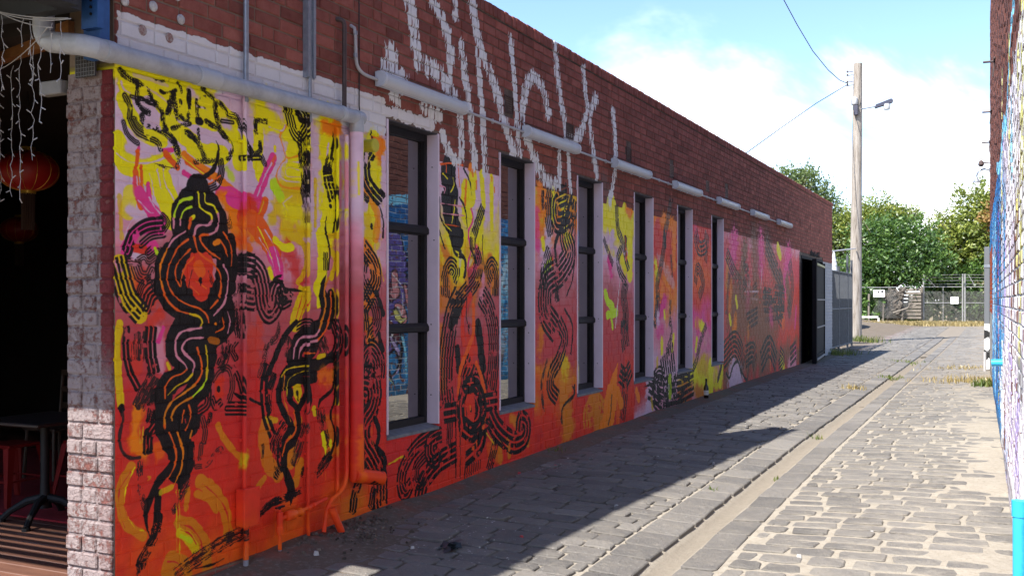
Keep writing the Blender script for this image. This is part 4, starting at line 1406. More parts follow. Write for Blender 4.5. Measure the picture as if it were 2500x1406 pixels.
# brick-on-edge coping
s = S0 + 0.004
cm = MB()
ncop = 0
while s < S1 - 0.05:
    wdt = 0.0825 + rnd.uniform(-0.002, 0.002)
    mb = MB()
    t = min(1, max(0, rnd.gauss(0.38, 0.2)))
    dz = rnd.uniform(-0.004, 0.004)
    mb.cbox(-0.30, 0.010 + rnd.uniform(-.004, .004), s, s + wdt - 0.010, HTOP + 0.006, HTOP + 0.112 + dz, 0.007, t)
    if 7.9 < s < 29:
        mb.build('coping_brick', M_BRICK, bld)
    else:
        cm.v, cm.f, cm.tn = cm.v, cm.f, cm.tn
        cm.add(mb.v, mb.f, t)
    s += wdt
cm.build('coping_bricks', M_BRICK, bld, kind='stuff')
cb = MB()
cb.box(-0.295, 0.002, S0 + 0.01, S1 - 0.01, HTOP, HTOP + 0.098)
cb.build('coping_bed', M_MORT, bld)
HTOP2 = HTOP + 0.112

# unseen gable, added and shaped to cast the stepped shadow over the lane
up = MB()
up.prism([(1.9, 4.9), (3.85, 5.35), (7.75, 6.75), (7.75, HTOP2 + 0.001), (S0, HTOP2 + 0.001), (S0, 3.6), (1.9, 3.6)], -0.30, -0.012, 'x')
up.build('shadow_gable', M_MORT, bld)
gbm = MB()
h0 = HTOP2 + 0.01
r_ = 0
while h0 < 6.6:
    sx = S0 + (0.12 if r_ % 2 else 0)
    while sx < 7.6:
        if h0 + 0.08 < 5.35 + (sx - 3.85) * 0.359:
            brick_front(gbm, sx, min(sx + 0.23, 7.72), h0, h0 + 0.076)
        sx += 0.24
    h0 += CO
    r_ += 1
gbm.build('shadow_gable_bricks', M_BRICK, bld, kind='stuff')

# rear and roof of the building
sh = MB()
sh.box(-11.0, -10.7, 9.2, S1 - .3, -.3, 3.9)
sh.box(-10.7, -0.34, S1 - .3, S1 - 0.02, -.3, 3.9)
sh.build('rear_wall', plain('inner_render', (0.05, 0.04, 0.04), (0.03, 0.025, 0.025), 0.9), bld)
rf = MB()
rf.box(-10.9, -0.336, 3.9, S1 - 0.05, 3.72, 3.84)
M_ROOF = plain('roof_iron', (0.28, 0.29, 0.30), (0.2, 0.2, 0.21), 0.5)
rf.build('roof', M_ROOF, bld)

# ---- end face of the wall (whitewashed corner pier)
m, h = new_mat('whitewashed_brick')
g = h.n('NewGeometry'); pos = g.outputs['Position']
sp = h.n('SeparateXYZ', {0: pos})
at = h.n('Attribute', attribute_name='tone')
nb = h.noise(pos, 7.0, 6.0, 0.75)
nc = h.noise(pos, 26.0, 7.0, 0.8)
base = h.mix(at.outputs['Fac'], (0.23, 0.085, 0.07), (0.30, 0.13, 0.11))
ww = h.mix(nb, (0.46, 0.405, 0.40), (0.31, 0.215, 0.21))
wk = h.math('ADD', h.math('ADD', 0.05, h.math('MULTIPLY', at.outputs['Fac'], 0.06)), h.math('ADD', h.math('MULTIPLY', nc, 0.75), h.math('MULTIPLY', nb, 0.25)))
wm = h.n('MapRange', {0: wk, 1: 0.495, 2: 0.58}).outputs[0]
col = h.mix(wm, base, ww)
ex = h.math('ADD', sp.outputs[0], h.math('MULTIPLY', h.math('SUBTRACT', nb, 0.5), 0.03))
red = h.mix(nc, (0.26, 0.035, 0.04), (0.20, 0.03, 0.035))
rm = h.n('MapRange', {0: ex, 1: -0.086, 2: -0.078}).outputs[0]
rm = h.math('MULTIPLY', rm, h.n('MapRange', {0: h.math('ADD', sp.outputs[2], h.math('MULTIPLY', nc, 0.8)), 1: 1.55, 2: 1.75, 3: 0.12, 4: 1.0}).outputs[0])
rm = h.math('MULTIPLY', rm, h.n('MapRange', {0: nc, 1: 0.36, 2: 0.42}).outputs[0])
col = h.mix(rm, col, red)
ht = h.math('ADD', h.noise(pos, 60.0, 6.0, 0.7), h.math('MULTIPLY', wm, 0.25))
finish(h, col, 0.8, ht, 0.030, 0, 0.3)
M_WHITEW = m

pier = MB()
pier.box(-0.335, -0.012, S0 - 0.004, S0 + 0.005, -0.3, 2.80)
pier.build('pier_mortar', M_WHITEW, bld)
hb, row = -0.1, 0
while hb < 2.72:
    cuts = [-0.335, -0.227, -0.118, -0.001] if row % 3 == 1 else ([-0.335, -0.105, -0.001] if row % 3 == 0 else [-0.335, -0.22, -0.001])
    for a, b in zip(cuts, cuts[1:]):
        mb = MB()
        t = min(1, max(0, rnd.gauss(.5, .25)))
        y = S0 - 0.013 + rnd.uniform(-0.006, 0.004)
        mb.cbox(a + 0.0045 - (rnd.uniform(0, .012) if a < -.3 else 0), b - 0.0045, y, S0 + 0.02, hb + 0.005, hb + CO - 0.005, 0.007, t)
        mb.build('brick', M_WHITEW, bld)
    hb += CO
    row += 1

# ---- windows
M_FRAME = plain('dark_frame', (0.014, 0.013, 0.016), (0.02, 0.018, 0.02), 0.55, spec=0.2)
M_JAMB = plain('pink_white_board', (0.72, 0.60, 0.69), (0.64, 0.53, 0.61), 0.55, 3.0, 0.001, 30)
M_SILL = plain('grey_sill', (0.20, 0.21, 0.235), (0.13, 0.13, 0.145), 0.6, 14.0, 0.002, 60)
m, h = new_mat('dark_glass')
pos = h.n('NewGeometry').outputs['Position']
finish(h, (0.012, 0.011, 0.012), 0.015, h.noise(pos, 1.7, 2.0, 0.5), 0.0012, 0.0, 0.5, {'IOR': 3.1})
M_GLASS = m
M_NAIL = plain('dark_nail', (0.03, 0.03, 0.03), None, 0.5)
for wi, a in enumerate(WIN):
    b = a + WW
    fr = MB()
    xf, xg = -0.106, -0.142
    fr.cbox(-0.20, xf, a + 0.002, a + 0.048, WB, WT - 0.002, 0.004)
    fr.cbox(-0.20, xf, b - 0.048, b - 0.002, WB, WT - 0.002, 0.004)
    fr.cbox(-0.20, xf - .001, a + 0.048, b - 0.048, WB, WB + 0.06, 0.004)
    fr.cbox(-0.20, xf - .001, a + 0.048, b - 0.048, WT - 0.065, WT - 0.002, 0.004)
    wo = fr.build('window', M_FRAME, bld)
    for hz in (1.36, 2.165):
        tr = MB()
        tr.prism([(xf + 0.004, hz - 0.038), (xf + .024, hz - 0.026), (xf + .024, hz + 0.010), (xf + 0.015, hz + 0.024), (xf + 0.004, hz + 0.038), (-0.195, hz + 0.038), (-0.195, hz - 0.038)], a + 0.03, b - 0.02, 'y')
        tr.build('transom', M_FRAME, wo)
    for z0, z1 in ((WB + 0.05, 1.325), (1.395, 2.13), (2.20, WT - 0.055)):
        p = MB()
        p.box(-0.150, xg, a + 0.04, b - 0.04, z0, z1)
        p.build('pane', M_GLASS, wo)
    for (p0, p1) in ((a - 0.004, a + 0.018), (b - 0.018, b + 0.003)):
        jb = MB()
        jb.cbox(xf + 0.001, 0.006, p0, p1, WB - 0.002, WT + 0.001, 0.003)
        jo = jb.build('jamb', M_JAMB, wo)
    for zz in (0.9, 1.35, 2.0, 2.6):
        nl = MB()
        nl.lathe([(0.006, 0), (0.006, -0.004)], 6, (-0.05 + rnd.uniform(-.015, .015), b - 0.0175, zz + rnd.uniform(-.1, .1)), 'y')
        nl.build('nail', M_NAIL, wo)
    hd = MB()
    hd.box(xf + 0.002, -0.004, a + 0.018, b - 0.018, WT - 0.006, WT + 0.002)
    hd.build('head_board', plain('head_board', (0.05, 0.045, 0.05), None, .7) if wi == 0 else bpy.data.materials['head_board'], wo)
    sl_ = MB()
    sl_.prism([(-0.20, WB - 0.03), (0.004, WB - 0.045), (0.004, WB - 0.022), (xf, WB + 0.006), (-0.20, WB + 0.006)], a + 0.001, b - 0.001, 'y')
    sl_.build('sill', M_SILL, wo)

# ---- air vents and weep slots
M_VENT = plain('terracotta_vent', (0.055, 0.03, 0.028), (0.09, 0.045, 0.038), 0.8)
M_VENTP = plain('pale_vent', (0.22, 0.17, 0.15), (0.16, 0.1, 0.085), 0.8)
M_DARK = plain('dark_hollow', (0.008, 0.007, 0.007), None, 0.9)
for i, (vs, vh, vw, vv) in enumerate(VENT):
    mt = M_VENT if i < 3 else M_VENTP
    fr = MB()
    for k in (0, 1):
        fr.box(-0.03, 0.001, vs + k * (vw - .012), vs + k * (vw - .012) + .012, vh + .004, vh + vv - .004)
        fr.box(-0.03, 0.0005, vs + .012, vs + vw - .012, vh + .004 + k * (vv - .02), vh + .016 + k * (vv - .02))
    vo = fr.build('vent', mt, bld)
    bk = MB()
    bk.box(-0.06, -0.025, vs + .01, vs + vw - .01, vh + .01, vh + vv - .01)
    bk.build('vent_back', M_DARK, vo)
    for k in range(6):
        z = vh + 0.022 + k * 0.0225
        lv = MB()
        lv.prism([(-0.024, z + 0.012), (-0.004, z), (-0.004, z + 0.007), (-0.024, z + 0.018)], vs + .012, vs + vw - .012, 'y')
        lv.build('slat', mt, vo)
for vs, vh in SLOT:
    sm = MB()
    sm.box(-0.012, -0.0075, vs + .004, vs + .066, vh, vh + .12)
    sm.build('weep_slot', M_DARK, bld)
# ------------------------------------------------------------------ ground, lane and its bluestone pitchers
m, h = new_mat('far_ground')
pos = h.n('NewGeometry').outputs['Position']
nn = h.noise(pos, 0.6, 8.0, 0.7)
finish(h, h.ramp(nn, [(0.3, (0.10, 0.085, 0.06)), (0.5, (0.24, 0.19, 0.11)), (0.7, (0.15, 0.14, 0.07))]), 0.95, h.noise(pos, 9.0, 6.0, 0.7), 0.05, 0, 0.1)
M_FAR = m
gm = MB()
xs = [-400, -120, -40, -14, -8, 9, 20, 60, 200, 400]
ys = [-200, -60, -20, -6, 4.8, 6.5, 11, 24, 40, 62, 90, 200, 600]
for y in ys:
    for x in xs:
        gm.v.append((x, y, lerp(GS, y) - 0.22))
for j in range(len(ys) - 1):
    for i in range(len(xs) - 1):
        k = j * len(xs) + i
        gm.f.append((k, k + 1, k + 1 + len(xs), k + len(xs)))
        gm.tn.append(0.5)
gm.build('ground', M_FAR, kind='structure')

# bedding between the stones: dark earth on the shaded side, sandy mortar right of the gutter
m, h = new_mat('lane_bedding')
pos = h.n('NewGeometry').outputs['Position']
sp = h.n('SeparateXYZ', {0: pos})
n1 = h.noise(pos, 2.2, 7.0, 0.7)
n2 = h.noise(pos, 28.0, 6.0, 0.75)
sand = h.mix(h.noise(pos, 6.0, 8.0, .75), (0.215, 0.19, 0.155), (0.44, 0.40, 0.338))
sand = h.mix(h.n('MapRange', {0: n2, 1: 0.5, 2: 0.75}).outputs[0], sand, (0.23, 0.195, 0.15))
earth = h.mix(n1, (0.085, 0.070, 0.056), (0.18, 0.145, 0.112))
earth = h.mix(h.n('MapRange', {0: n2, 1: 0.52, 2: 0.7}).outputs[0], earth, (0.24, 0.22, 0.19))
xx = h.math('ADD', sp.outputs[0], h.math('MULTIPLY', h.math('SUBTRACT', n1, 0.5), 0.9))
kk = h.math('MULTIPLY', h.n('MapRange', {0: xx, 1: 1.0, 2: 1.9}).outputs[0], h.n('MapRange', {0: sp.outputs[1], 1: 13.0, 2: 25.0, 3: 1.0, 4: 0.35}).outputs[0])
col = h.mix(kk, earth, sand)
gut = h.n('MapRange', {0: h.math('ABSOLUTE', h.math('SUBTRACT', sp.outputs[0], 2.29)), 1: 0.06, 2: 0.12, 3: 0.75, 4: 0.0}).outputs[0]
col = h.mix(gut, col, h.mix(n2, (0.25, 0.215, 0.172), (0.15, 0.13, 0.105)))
# overspray of the mural colours on the footing by the wall
nw = h.noise(h.n('Mapping', {0: pos, 'Scale': (1, 1, 1)}).outputs[0], 3.1, 5.0, 0.7)
ov = h.math('MULTIPLY', h.n('MapRange', {0: sp.outputs[0], 1: 0.05, 2: 0.34, 3: 0.6, 4: 0.0}).outputs[0], h.n('MapRange', {0: nw, 1: 0.48, 2: 0.62}).outputs[0])
ov = h.math('MULTIPLY', ov, h.n('MapRange', {0: sp.outputs[1], 1: 22.0, 2: 24.0, 3: 1.0, 4: 0.0}).outputs[0])
col = h.mix(ov, col, (0.30, 0.075, 0.04))
far = h.n('MapRange', {0: sp.outputs[1], 1: 40.0, 2: 60.0}).outputs[0]
finish(h, col, 0.95, h.math('ADD', n2, h.math('MULTIPLY', h.noise(pos, 110.0, 4.0, 0.7), 0.5)), 0.012, 0, 0.15)
M_BED = m


def drift(x, s):
    """sand drifted over the stones by the right wall, concrete footing by the left wall"""
    n = mnoise.noise(Vector((x * 1.3, s * 0.8, 3.1)))
    n2 = mnoise.noise(Vector((x * 5, s * 4, 9.0)))
    d = 0.0
    wx = 4.40 - 0.0165 * s
    e = wx - x
    if e < 0.85:
        d += max(0.0, (0.85 - e) / 0.85) ** 1.6 * 0.016 * (0.7 + 2.0 * n)
    if x < 0.32:
        d += (1 - x / 0.32) * 0.032 * (0.8 + 0.7 * n)
    if s < 7.0 and x < 0.75:
        d += 0.05 * max(0, 1 - abs(s - 5.3) / 1.7) * max(0, 1 - x / 0.8) * (1 + .6 * n)
    return d + n2 * 0.004


def sheet(x0, x1, dx, s0, s1, ds, name):
    mb = MB()
    nx, ny = int(round((x1 - x0) / dx)), int(round((s1 - s0) / ds))
    for j in range(ny + 1):
        for i in range(nx + 1):
            x, s = x0 + (x1 - x0) * i / nx, s0 + (s1 - s0) * j / ny
            z = gz(x, s) - (0.012 if x < 2.62 else 0.0060) + drift(x, s)
            mb.v.append((x, s, z))
    for j in range(ny):
        for i in range(nx):
            k = j * (nx + 1) + i
            mb.f.append((k, k + 1, k + nx + 2, k + nx + 1))
    mb.tn = [0.5] * len(mb.f)
    return mb


lane = bpy.data.objects.new('laneway', None)
COL.objects.link(lane)
lane['kind'] = 'structure'
lane['label'] = 'narrow bluestone laneway with a central gutter'
for (a, b, c, d, e, f) in ((0.0, 4.5, 0.045, 2.0, 16.0, 0.045), (0.0, 4.5, 0.12, 16.0, 30.0, 0.14), (-7.0, 7.0, 0.4, 30.0, 61.0, 0.5), (0.0, 9.0, .5, -6, 2.0, .5)):
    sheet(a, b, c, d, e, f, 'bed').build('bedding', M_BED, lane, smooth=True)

m, h = new_mat('bluestone')
g = h.n('NewGeometry'); pos = g.outputs['Position']
sp = h.n('SeparateXYZ', {0: pos})
at = h.n('Attribute', attribute_name='tone')
n1 = h.noise(pos, 5.0, 6.0, 0.7)
n2 = h.noise(pos, 70.0, 5.0, 0.7)
c = h.mix(at.outputs['Fac'], (0.104, 0.099, 0.094), (0.215, 0.200, 0.182))
c = h.mix(h.n('MapRange', {0: n1, 1: 0.42, 2: 0.72, 3: 0.0, 4: 0.5}).outputs[0], c, (0.215, 0.195, 0.165))
nl = h.noise(pos, 0.7, 5.0, 0.7)
c = h.mix(h.n('MapRange', {0: nl, 1: 0.4, 2: 0.65, 3: 0.0, 4: 0.45}).outputs[0], c, (0.105, 0.098, 0.092))
c = h.mix(h.n('MapRange', {0: h.noise(pos, 13.0, 6.0, 0.75), 1: 0.55, 2: 0.68, 3: 0.0, 4: 0.5}).outputs[0], c, (0.26, 0.235, 0.20))
c = h.mix(h.n('MapRange', {0: n2, 1: 0.62, 2: 0.74, 3: 0.0, 4: 0.55}).outputs[0], c, (0.30, 0.28, 0.25))
c = h.mix(h.n('MapRange', {0: n2, 1: 0.36, 2: 0.26, 3: 0.0, 4: 0.6}).outputs[0], c, (0.03, 0.03, 0.032))
dust = h.math('MULTIPLY', h.n('MapRange', {0: sp.outputs[0], 1: 2.3, 2: 3.6, 3: 0.0, 4: 1.0}).outputs[0], h.n('MapRange', {0: h.noise(pos, 4.0, 8.0, 0.8), 1: 0.44, 2: 0.64, 3: 0.05, 4: 0.75}).outputs[0])
c = h.mix(dust, c, (0.29, 0.262, 0.222))
# paint spatter under the mural
ns = h.noise(h.n('Mapping', {0: pos, 'Scale': (1.0, 1.0, 1.0)}).outputs[0], 34.0, 3.0, 0.6)
nw = h.noise(pos, 0.9, 3.0, 0.6)
spk = h.math('MULTIPLY', h.n('MapRange', {0: ns, 1: 0.665, 2: 0.685}).outputs[0], h.n('MapRange', {0: nw, 1: 0.42, 2: 0.62}).outputs[0])
spk = h.math('MULTIPLY', spk, h.n('MapRange', {0: sp.outputs[0], 1: 1.7, 2: 2.6, 3: 1.0, 4: 0.0}).outputs[0])
c = h.mix(spk, c, (0.62, 0.60, 0.57))
ov = h.math('MULTIPLY', h.n('MapRange', {0: sp.outputs[0], 1: 0.1, 2: 0.7, 3: 0.5, 4: 0.0}).outputs[0], h.n('MapRange', {0: n1, 1: 0.45, 2: 0.6}).outputs[0])
c = h.mix(ov, c, (0.20, 0.065, 0.05))
finish(h, c, h.n('MapRange', {0: n1, 3: 0.55, 4: 0.8}).outputs[0], h.math('ADD', h.math('MULTIPLY', n2, 0.5), h.noise(pos, 16.0, 5.0, 0.65)), 0.022, 0, 0.3)
M_STONE = m

stones = []


def stone(x0, x1, s0, s1, up, rough=0.012):
    stones.append((x0, x1, s0, s1, up, rough))


def stone_mesh(mb, st):
    x0, x1, s0, s1, up, rough = st
    j = lambda a=rough: rnd.uniform(-a, a)
    cx, cs = (x0 + x1) / 2, (s0 + s1) / 2
    c = min(0.035, (s1 - s0) * 0.25)
    c *= rnd.uniform(.3, .9)
    pl = [(x0 + c, s0), (x1 - c, s0), (x1, s0 + c), (x1, s1 - c), (x1 - c, s1), (x0 + c, s1), (x0, s1 - c), (x0, s0 + c)]
    if cs < 17:
        pl = [(x0 + c, s0), (cx - (x1 - x0) * .15, s0), (cx + (x1 - x0) * .2, s0), (x1 - c, s0), (x1, s0 + c * .7), (x1, s1 - c * .8), (x1 - c, s1), (cx + (x1 - x0) * .15, s1), (cx - (x1 - x0) * .2, s1), (x0 + c, s1), (x0, s1 - c * .7), (x0, s0 + c * .8)]
    m = len(pl)
    pl = [(x + j(), s + j(rough * 0.7)) for x, s in pl]
    tilt = (rnd.uniform(-.02, .02), rnd.uniform(-.03, .03))
    z0 = gz(cx, cs)
    zf = lambda x, s: gz(x, s) + up + (x - cx) * tilt[0] + (s - cs) * tilt[1]
    low = [(x, s, z0 - 0.05) for x, s in pl]
    mid = [(x, s, zf(x, s) - 0.006) for x, s in pl]
    ins = lambda x, s: (x + (cx - x) * min(0.5, .007 / max(.02, abs(cx - x))), s + (cs - s) * min(.5, .007 / max(.02, abs(cs - s))))
    top = []
    for x, s in pl:
        a, b = ins(x, s)
        top.append((a, b, zf(a, b)))
    cen = (cx + j(), cs + j(), zf(cx, cs) + rnd.uniform(-0.001, 0.004))
    vs = low + mid + top + [cen]
    fs = []
    for i in range(m):
        k = (i + 1) % m
        fs += [(i, k, m + k, m + i), (m + i, m + k, 2 * m + k, 2 * m + i), (2 * m + i, 2 * m + k, 3 * m)]
    mb.add(vs, fs, min(1, max(0, rnd.gauss(.45, .24))))


def field(xa, xb, sa, sb, course, gapS, lmin, lmax, gapX, up, rough, skew=0.0, drop=0.0):
    s = sa
    while s < sb:
        cw = course * rnd.uniform(0.88, 1.12)
        x = xa - rnd.uniform(0, 0.2)
        while x < xb - 0.03:
            L = rnd.uniform(lmin, lmax)
            a, b = max(x, xa), min(x + L, xb)
            if b - a > 0.07 and rnd.random() > drop:
                o = (a - xa) * skew
                d = rnd.uniform(-.006, .006)
                stone(a, b, s + o + d, s + cw - gapS + o + d, up + rnd.uniform(-.006, .006), rough)
            x += L + gapX * rnd.uniform(0.6, 1.5)
        s += cw


field(0.30, 1.88, 3.4, 30.0, 0.175, 0.016, 0.22, 0.38, 0.018, 0.004, 0.008, skew=0.03)
s = 2.6
while s < 44:                                       # two kerb rows beside the gutter
    L = rnd.uniform(0.24, 0.42)
    stone(1.905, 2.185, s, s + L - 0.014, 0.004, 0.006)
    s += L
s = 2.6
while s < 44:
    L = rnd.uniform(0.3, 0.55)
    stone(2.40, 2.63, s, s + L - 0.012, 0.002, 0.005)
    s += L
field(2.68, 4.30, 2.6, 30.0, 0.190, 0.046, 0.22, 0.36, 0.034, 0.003, 0.013, skew=-0.03, drop=0.012)
field(-3.0, 1.86, 30.2, 56.0, 0.24, 0.03, 0.25, 0.42, 0.03, 0.003, 0.01)
field(2.70, 6.0, 30.2, 56.0, 0.24, 0.04, 0.25, 0.42, 0.04, 0.003, 0.01)


def st_shown(t):
    x, s = (t[0] + t[1]) / 2 - 4.19, (t[2] + t[3]) / 2
    z = -0.4369 * x + 0.8995 * s
    l = 0.8995 * x + 0.4369 * s
    px, py = 1250 + 2450 * l / z, 735 + 2450 * 1.58 / z
    if not (0 < px < 2480 and py < 1400):
        return 0
    return (t[1] - t[0]) * (t[3] - t[2]) / z ** 3


order = sorted(range(len(stones)), key=lambda i: -st_shown(stones[i]))
single = set(order[:300])
rest = MB()
for i, t in enumerate(stones):
    if i in single:
        mb = MB()
        stone_mesh(mb, t)
        mb.build('paving_stone', M_STONE, lane)
    else:
        stone_mesh(rest, t)
rest.build('paving_stones', M_STONE, lane, kind='stuff')

# ------------------------------------------------------------------ right-hand building
rwx = lambda s: 4.40 - 0.0165 * s
RM = Canvas(2.0, 24.4, 4.0, 0.010)


def right_art():
    q = RM
    lt = (150, 196, 226)
    x0, x1, y0, y1 = q.win(2.0, 24.4, 0, 4.0)
    pt = q.patch
    hh = ((np.arange(q.H) + .5) * q.res)[:, None] + (q.edge * 0.08)
    ss = (q.s0 + (np.arange(q.W) + .5) * q.res)[None, :]
    a = np.array(srgb(44, 128, 186)); b = np.array(srgb(24, 88, 150))
    t = np.clip((pt - .35) * 3, 0, 1)[..., None]
    q.rgb[:] = a * (1 - t) + b * t
    pale = np.clip((12.3 - ss) / 1.6 + (pt - .5) * 4, 0, 1)[..., None] * np.ones_like(q.rgb)
    q.rgb[:] = q.rgb * (1 - pale) + (np.array(srgb(196, 190, 206)) * (1 - t) + np.array(srgb(232, 232, 234)) * t) * pale
    q.a[:] = (hh < 3.16).astype(np.float32)
    P = {'pur': srgb(92, 84, 158), 'lil': srgb(168, 156, 206), 'pnk': srgb(196, 132, 140), 'blk': srgb(20, 18, 24), 'wht': srgb(226, 230, 236),
         'grn': srgb(112, 178, 150), 'yel': srgb(206, 206, 120), 'lbl': srgb(120, 196, 228), 'gry': srgb(132, 134, 138), 'mar': srgb(96, 44, 60), 'brn': srgb(88, 52, 44)}
    rr = random.Random(3)
    # creatures along the wall: bodies with black outlines
    for cx, w_, hgt in ((13.4, 1.9, 2.7), (16.6, 1.6, 2.6)):
        body = [(cx - w_ * .4, .9), (cx - w_ * .3, 1.9), (cx, hgt), (cx + w_ * .3, 1.8), (cx + w_ * .35, 1.0), (cx, .75)]
        q.stroke('b', P['blk'], 1.0, [(cx - .1, 1.2), (cx + .05, 1.7), (cx, hgt - .35)])
        q.stroke('b', P['pur'], 0.9, [(cx - .1, 1.2), (cx + .05, 1.7), (cx, hgt - .35)])
        for k in range(9):
            a = rr.uniform(-.45, .45)
            c_ = rr.choice(['pnk', 'lil', 'grn', 'yel', 'mar', 'pnk', 'lil'])
            p0 = (cx + a, rr.uniform(.9, 2.2))
            p1 = (p0[0] + rr.uniform(-.2, .2), p0[1] + rr.uniform(-.5, .3))
            p2 = (p1[0] + rr.uniform(-.2, .2), p1[1] + rr.uniform(-.5, .1))
            wd = rr.uniform(.07, .2)
            q.stroke('b', P['blk'], wd + .05, [p0, p1, p2], taper=1)
            q.stroke('b', P[c_], wd, [p0, p1, p2], taper=1)
        for k in range(6):
            a0 = cx + rr.uniform(-.5, .5)
            q.stroke('b', P['blk'], .10, [(a0, 1.0), (a0 + rr.uniform(-.3, .3), .6), (a0 + rr.uniform(-.4, .4), .25)], taper=1)
            q.stroke('b', P[rr.choice(['grn', 'lil', 'yel', 'lbl'])], .06, [(a0, 1.0), (a0 + rr.uniform(-.3, .3), .6), (a0 + rr.uniform(-.4, .4), .25)], taper=1)
        for k in range(7):
            a0 = cx + rr.uniform(-.9, .9)
            z0 = rr.uniform(.5, 2.6)
            q.stroke('b', P['wht'], .022, [(a0, z0), (a0 + rr.uniform(-.3, .3), z0 + rr.uniform(-.4, .4)), (a0 + rr.uniform(-.3, .3), z0 + rr.uniform(-.5, .5))])
    for k in range(60):
        s_ = rr.uniform(15.2, 19.2)
        q.stroke('s', P[rr.choice(['wht', 'lbl', 'lbl'])], rr.uniform(.1, .3), [(s_, rr.uniform(.2, 3)), (s_ + .2, rr.uniform(.2, 3))], k=.5)
    for k in range(70):                              # pale patches and tags
        a0, z0 = rr.uniform(2, 12), rr.uniform(.1, 3.3)
        c_ = rr.choice(['wht', 'lil', 'lbl', 'gry', 'wht', 'yel', 'wht', 'lil', 'brn', 'lil'])
        q.stroke(rr.choice('sdb'), P[c_], rr.uniform(.06, .32), [(a0, z0), (a0 + rr.uniform(-.3, .3), z0 + rr.uniform(-.7, .7)), (a0 + rr.uniform(-.5, .5), z0 + rr.uniform(-.8, .8))], k=.85)
    q.stroke('b', P['lbl'], .16, [(2, 3.55), (6, 3.66), (8.4, 3.5), (9.6, 3.1), (10.6, 3.25), (12.5, 3.1), (14.5, 3.3)])
    q.stroke('b', P['wht'], .03, [(11.5, 3.5), (11.6, 3.9), (11.8, 3.6), (11.7, 3.2)])
    q.rect(19.4, 24.4, 0, 2.6, srgb(128, 132, 134), .01)   # grey painted stretch at the far end
    q.rect(19.4, 24.4, 1.35, 2.6, srgb(142, 66, 44), .01)
    x0, x1, y0, y1 = q.win(2, 24, 0, .22)
    q.rgb[y0:y1] *= .75
    for k in range(16):
        s_ = rr.uniform(2, 8.6)
        q.stroke('b', P[rr.choice(['wht', 'lil', 'yel', 'lbl', 'pur'])], rr.uniform(.08, .25), [(s_, rr.uniform(2.2, 3.4)), (s_ + rr.uniform(-.4, .4), rr.uniform(2.6, 3.8))])
    q.a[:] *= ((fbm(q.H, q.W, (5, 5), 3) > .3) * 1.0)


right_art()
RM_IM = RM.image('right_wall_paint')
M_RB = painted('brown_brick', RM, RM_IM, (0.16, 0.062, 0.046), (0.115, 0.045, 0.036), 0.22, 0.6, chip=.2)
m, h = new_mat('pale_mortar')
pos = h.n('NewGeometry').outputs['Position']
sp = h.n('SeparateXYZ', {0: pos})
k = h.n('MapRange', {0: sp.outputs[2], 1: 3.1, 2: 3.3}).outputs[0]
c = h.mix(k, h.mix(h.noise(pos, 4.0, 5.0, .7), (0.60, 0.60, 0.61), (0.30, 0.36, 0.42)), (0.15, 0.075, 0.06))
finish(h, c, .85, h.noise(pos, 60.0, 4.0, .6), .006, 0, .3)
M_RMORT = m
rb = thing('painted_brick_wall', 'tall brick wall with blue painted lower half in full sun', 'building')
RTOP = 7.6
RS0, RS1 = -2.0, 23.7
TH = math.atan(0.0165)
rb_bricks = []
hb, row = -0.1, 0
while hb < RTOP - 0.05:
    s = RS0 + (0.12 if row % 2 else 0)
    while s < RS1 - 0.02:
        e = min(s + 0.23, RS1 - .005)
        if e - s > .03:
            rb_bricks.append((s, e, hb + .005, hb + CO - .005))
        s += 0.24
    hb += CO
    row += 1


def right_brick(mb, s0, s1, h0, h1):
    p = rnd.uniform(-.004, .004)
    ch = .006
    t = min(1, max(0, rnd.gauss(.5, .22)))
    def W(d, s, z):
        return (rwx(s) - d, s, z)
    a = [(s0, h0), (s1, h0), (s1, h1), (s0, h1)]
    b = [(s0 + ch, h0 + ch), (s1 - ch, h0 + ch), (s1 - ch, h1 - ch), (s0 + ch, h1 - ch)]
    vs = [W(-.03, *q) for q in a] + [W(p - ch, *q) for q in a] + [W(p, *q) for q in b]
    fs = [(11, 10, 9, 8)]
    for i in range(4):
        k = (i + 1) % 4
        fs += [(8 + i, 8 + k, 4 + k, 4 + i), (4 + i, 4 + k, k, i)]
    mb.add(vs, fs, t)


def rb_shown(b):
    s, hh = (b[0] + b[1]) / 2, (b[2] + b[3]) / 2
    x = rwx(s) - 4.19
    z = -0.4369 * x + 0.8995 * s
    l = 0.8995 * x + 0.4369 * s
    if z < 1:
        return 0
    px, py = 1250 + 2450 * l / z, 735 - 2450 * (hh - 1.58) / z
    return 1 / z if (px < 2492 and 5 < py < 1400) else 0


order = sorted(range(len(rb_bricks)), key=lambda i: -rb_shown(rb_bricks[i]))
single = set(order[:300])
rest = MB()
for i, b in enumerate(rb_bricks):
    if i in single:
        mb = MB()
        right_brick(mb, *b)
        mb.build('brick', M_RB, rb)
    else:
        right_brick(rest, *b)
rest.build('bricks', M_RB, rb, kind='stuff')
cr = MB()
vs = []
for z in (-.4, RTOP):
    vs += [(rwx(RS0) + .006, RS0, z), (rwx(RS1) + .006, RS1, z), (rwx(RS1) + .5, RS1, z), (rwx(RS0) + .5, RS0, z)]
cr.add(vs, [(0, 1, 2, 3), (4, 5, 6, 7), (0, 1, 5, 4), (1, 2, 6, 5), (2, 3, 7, 6), (3, 0, 4, 7)])
cr.build('wall', M_RMORT, rb)
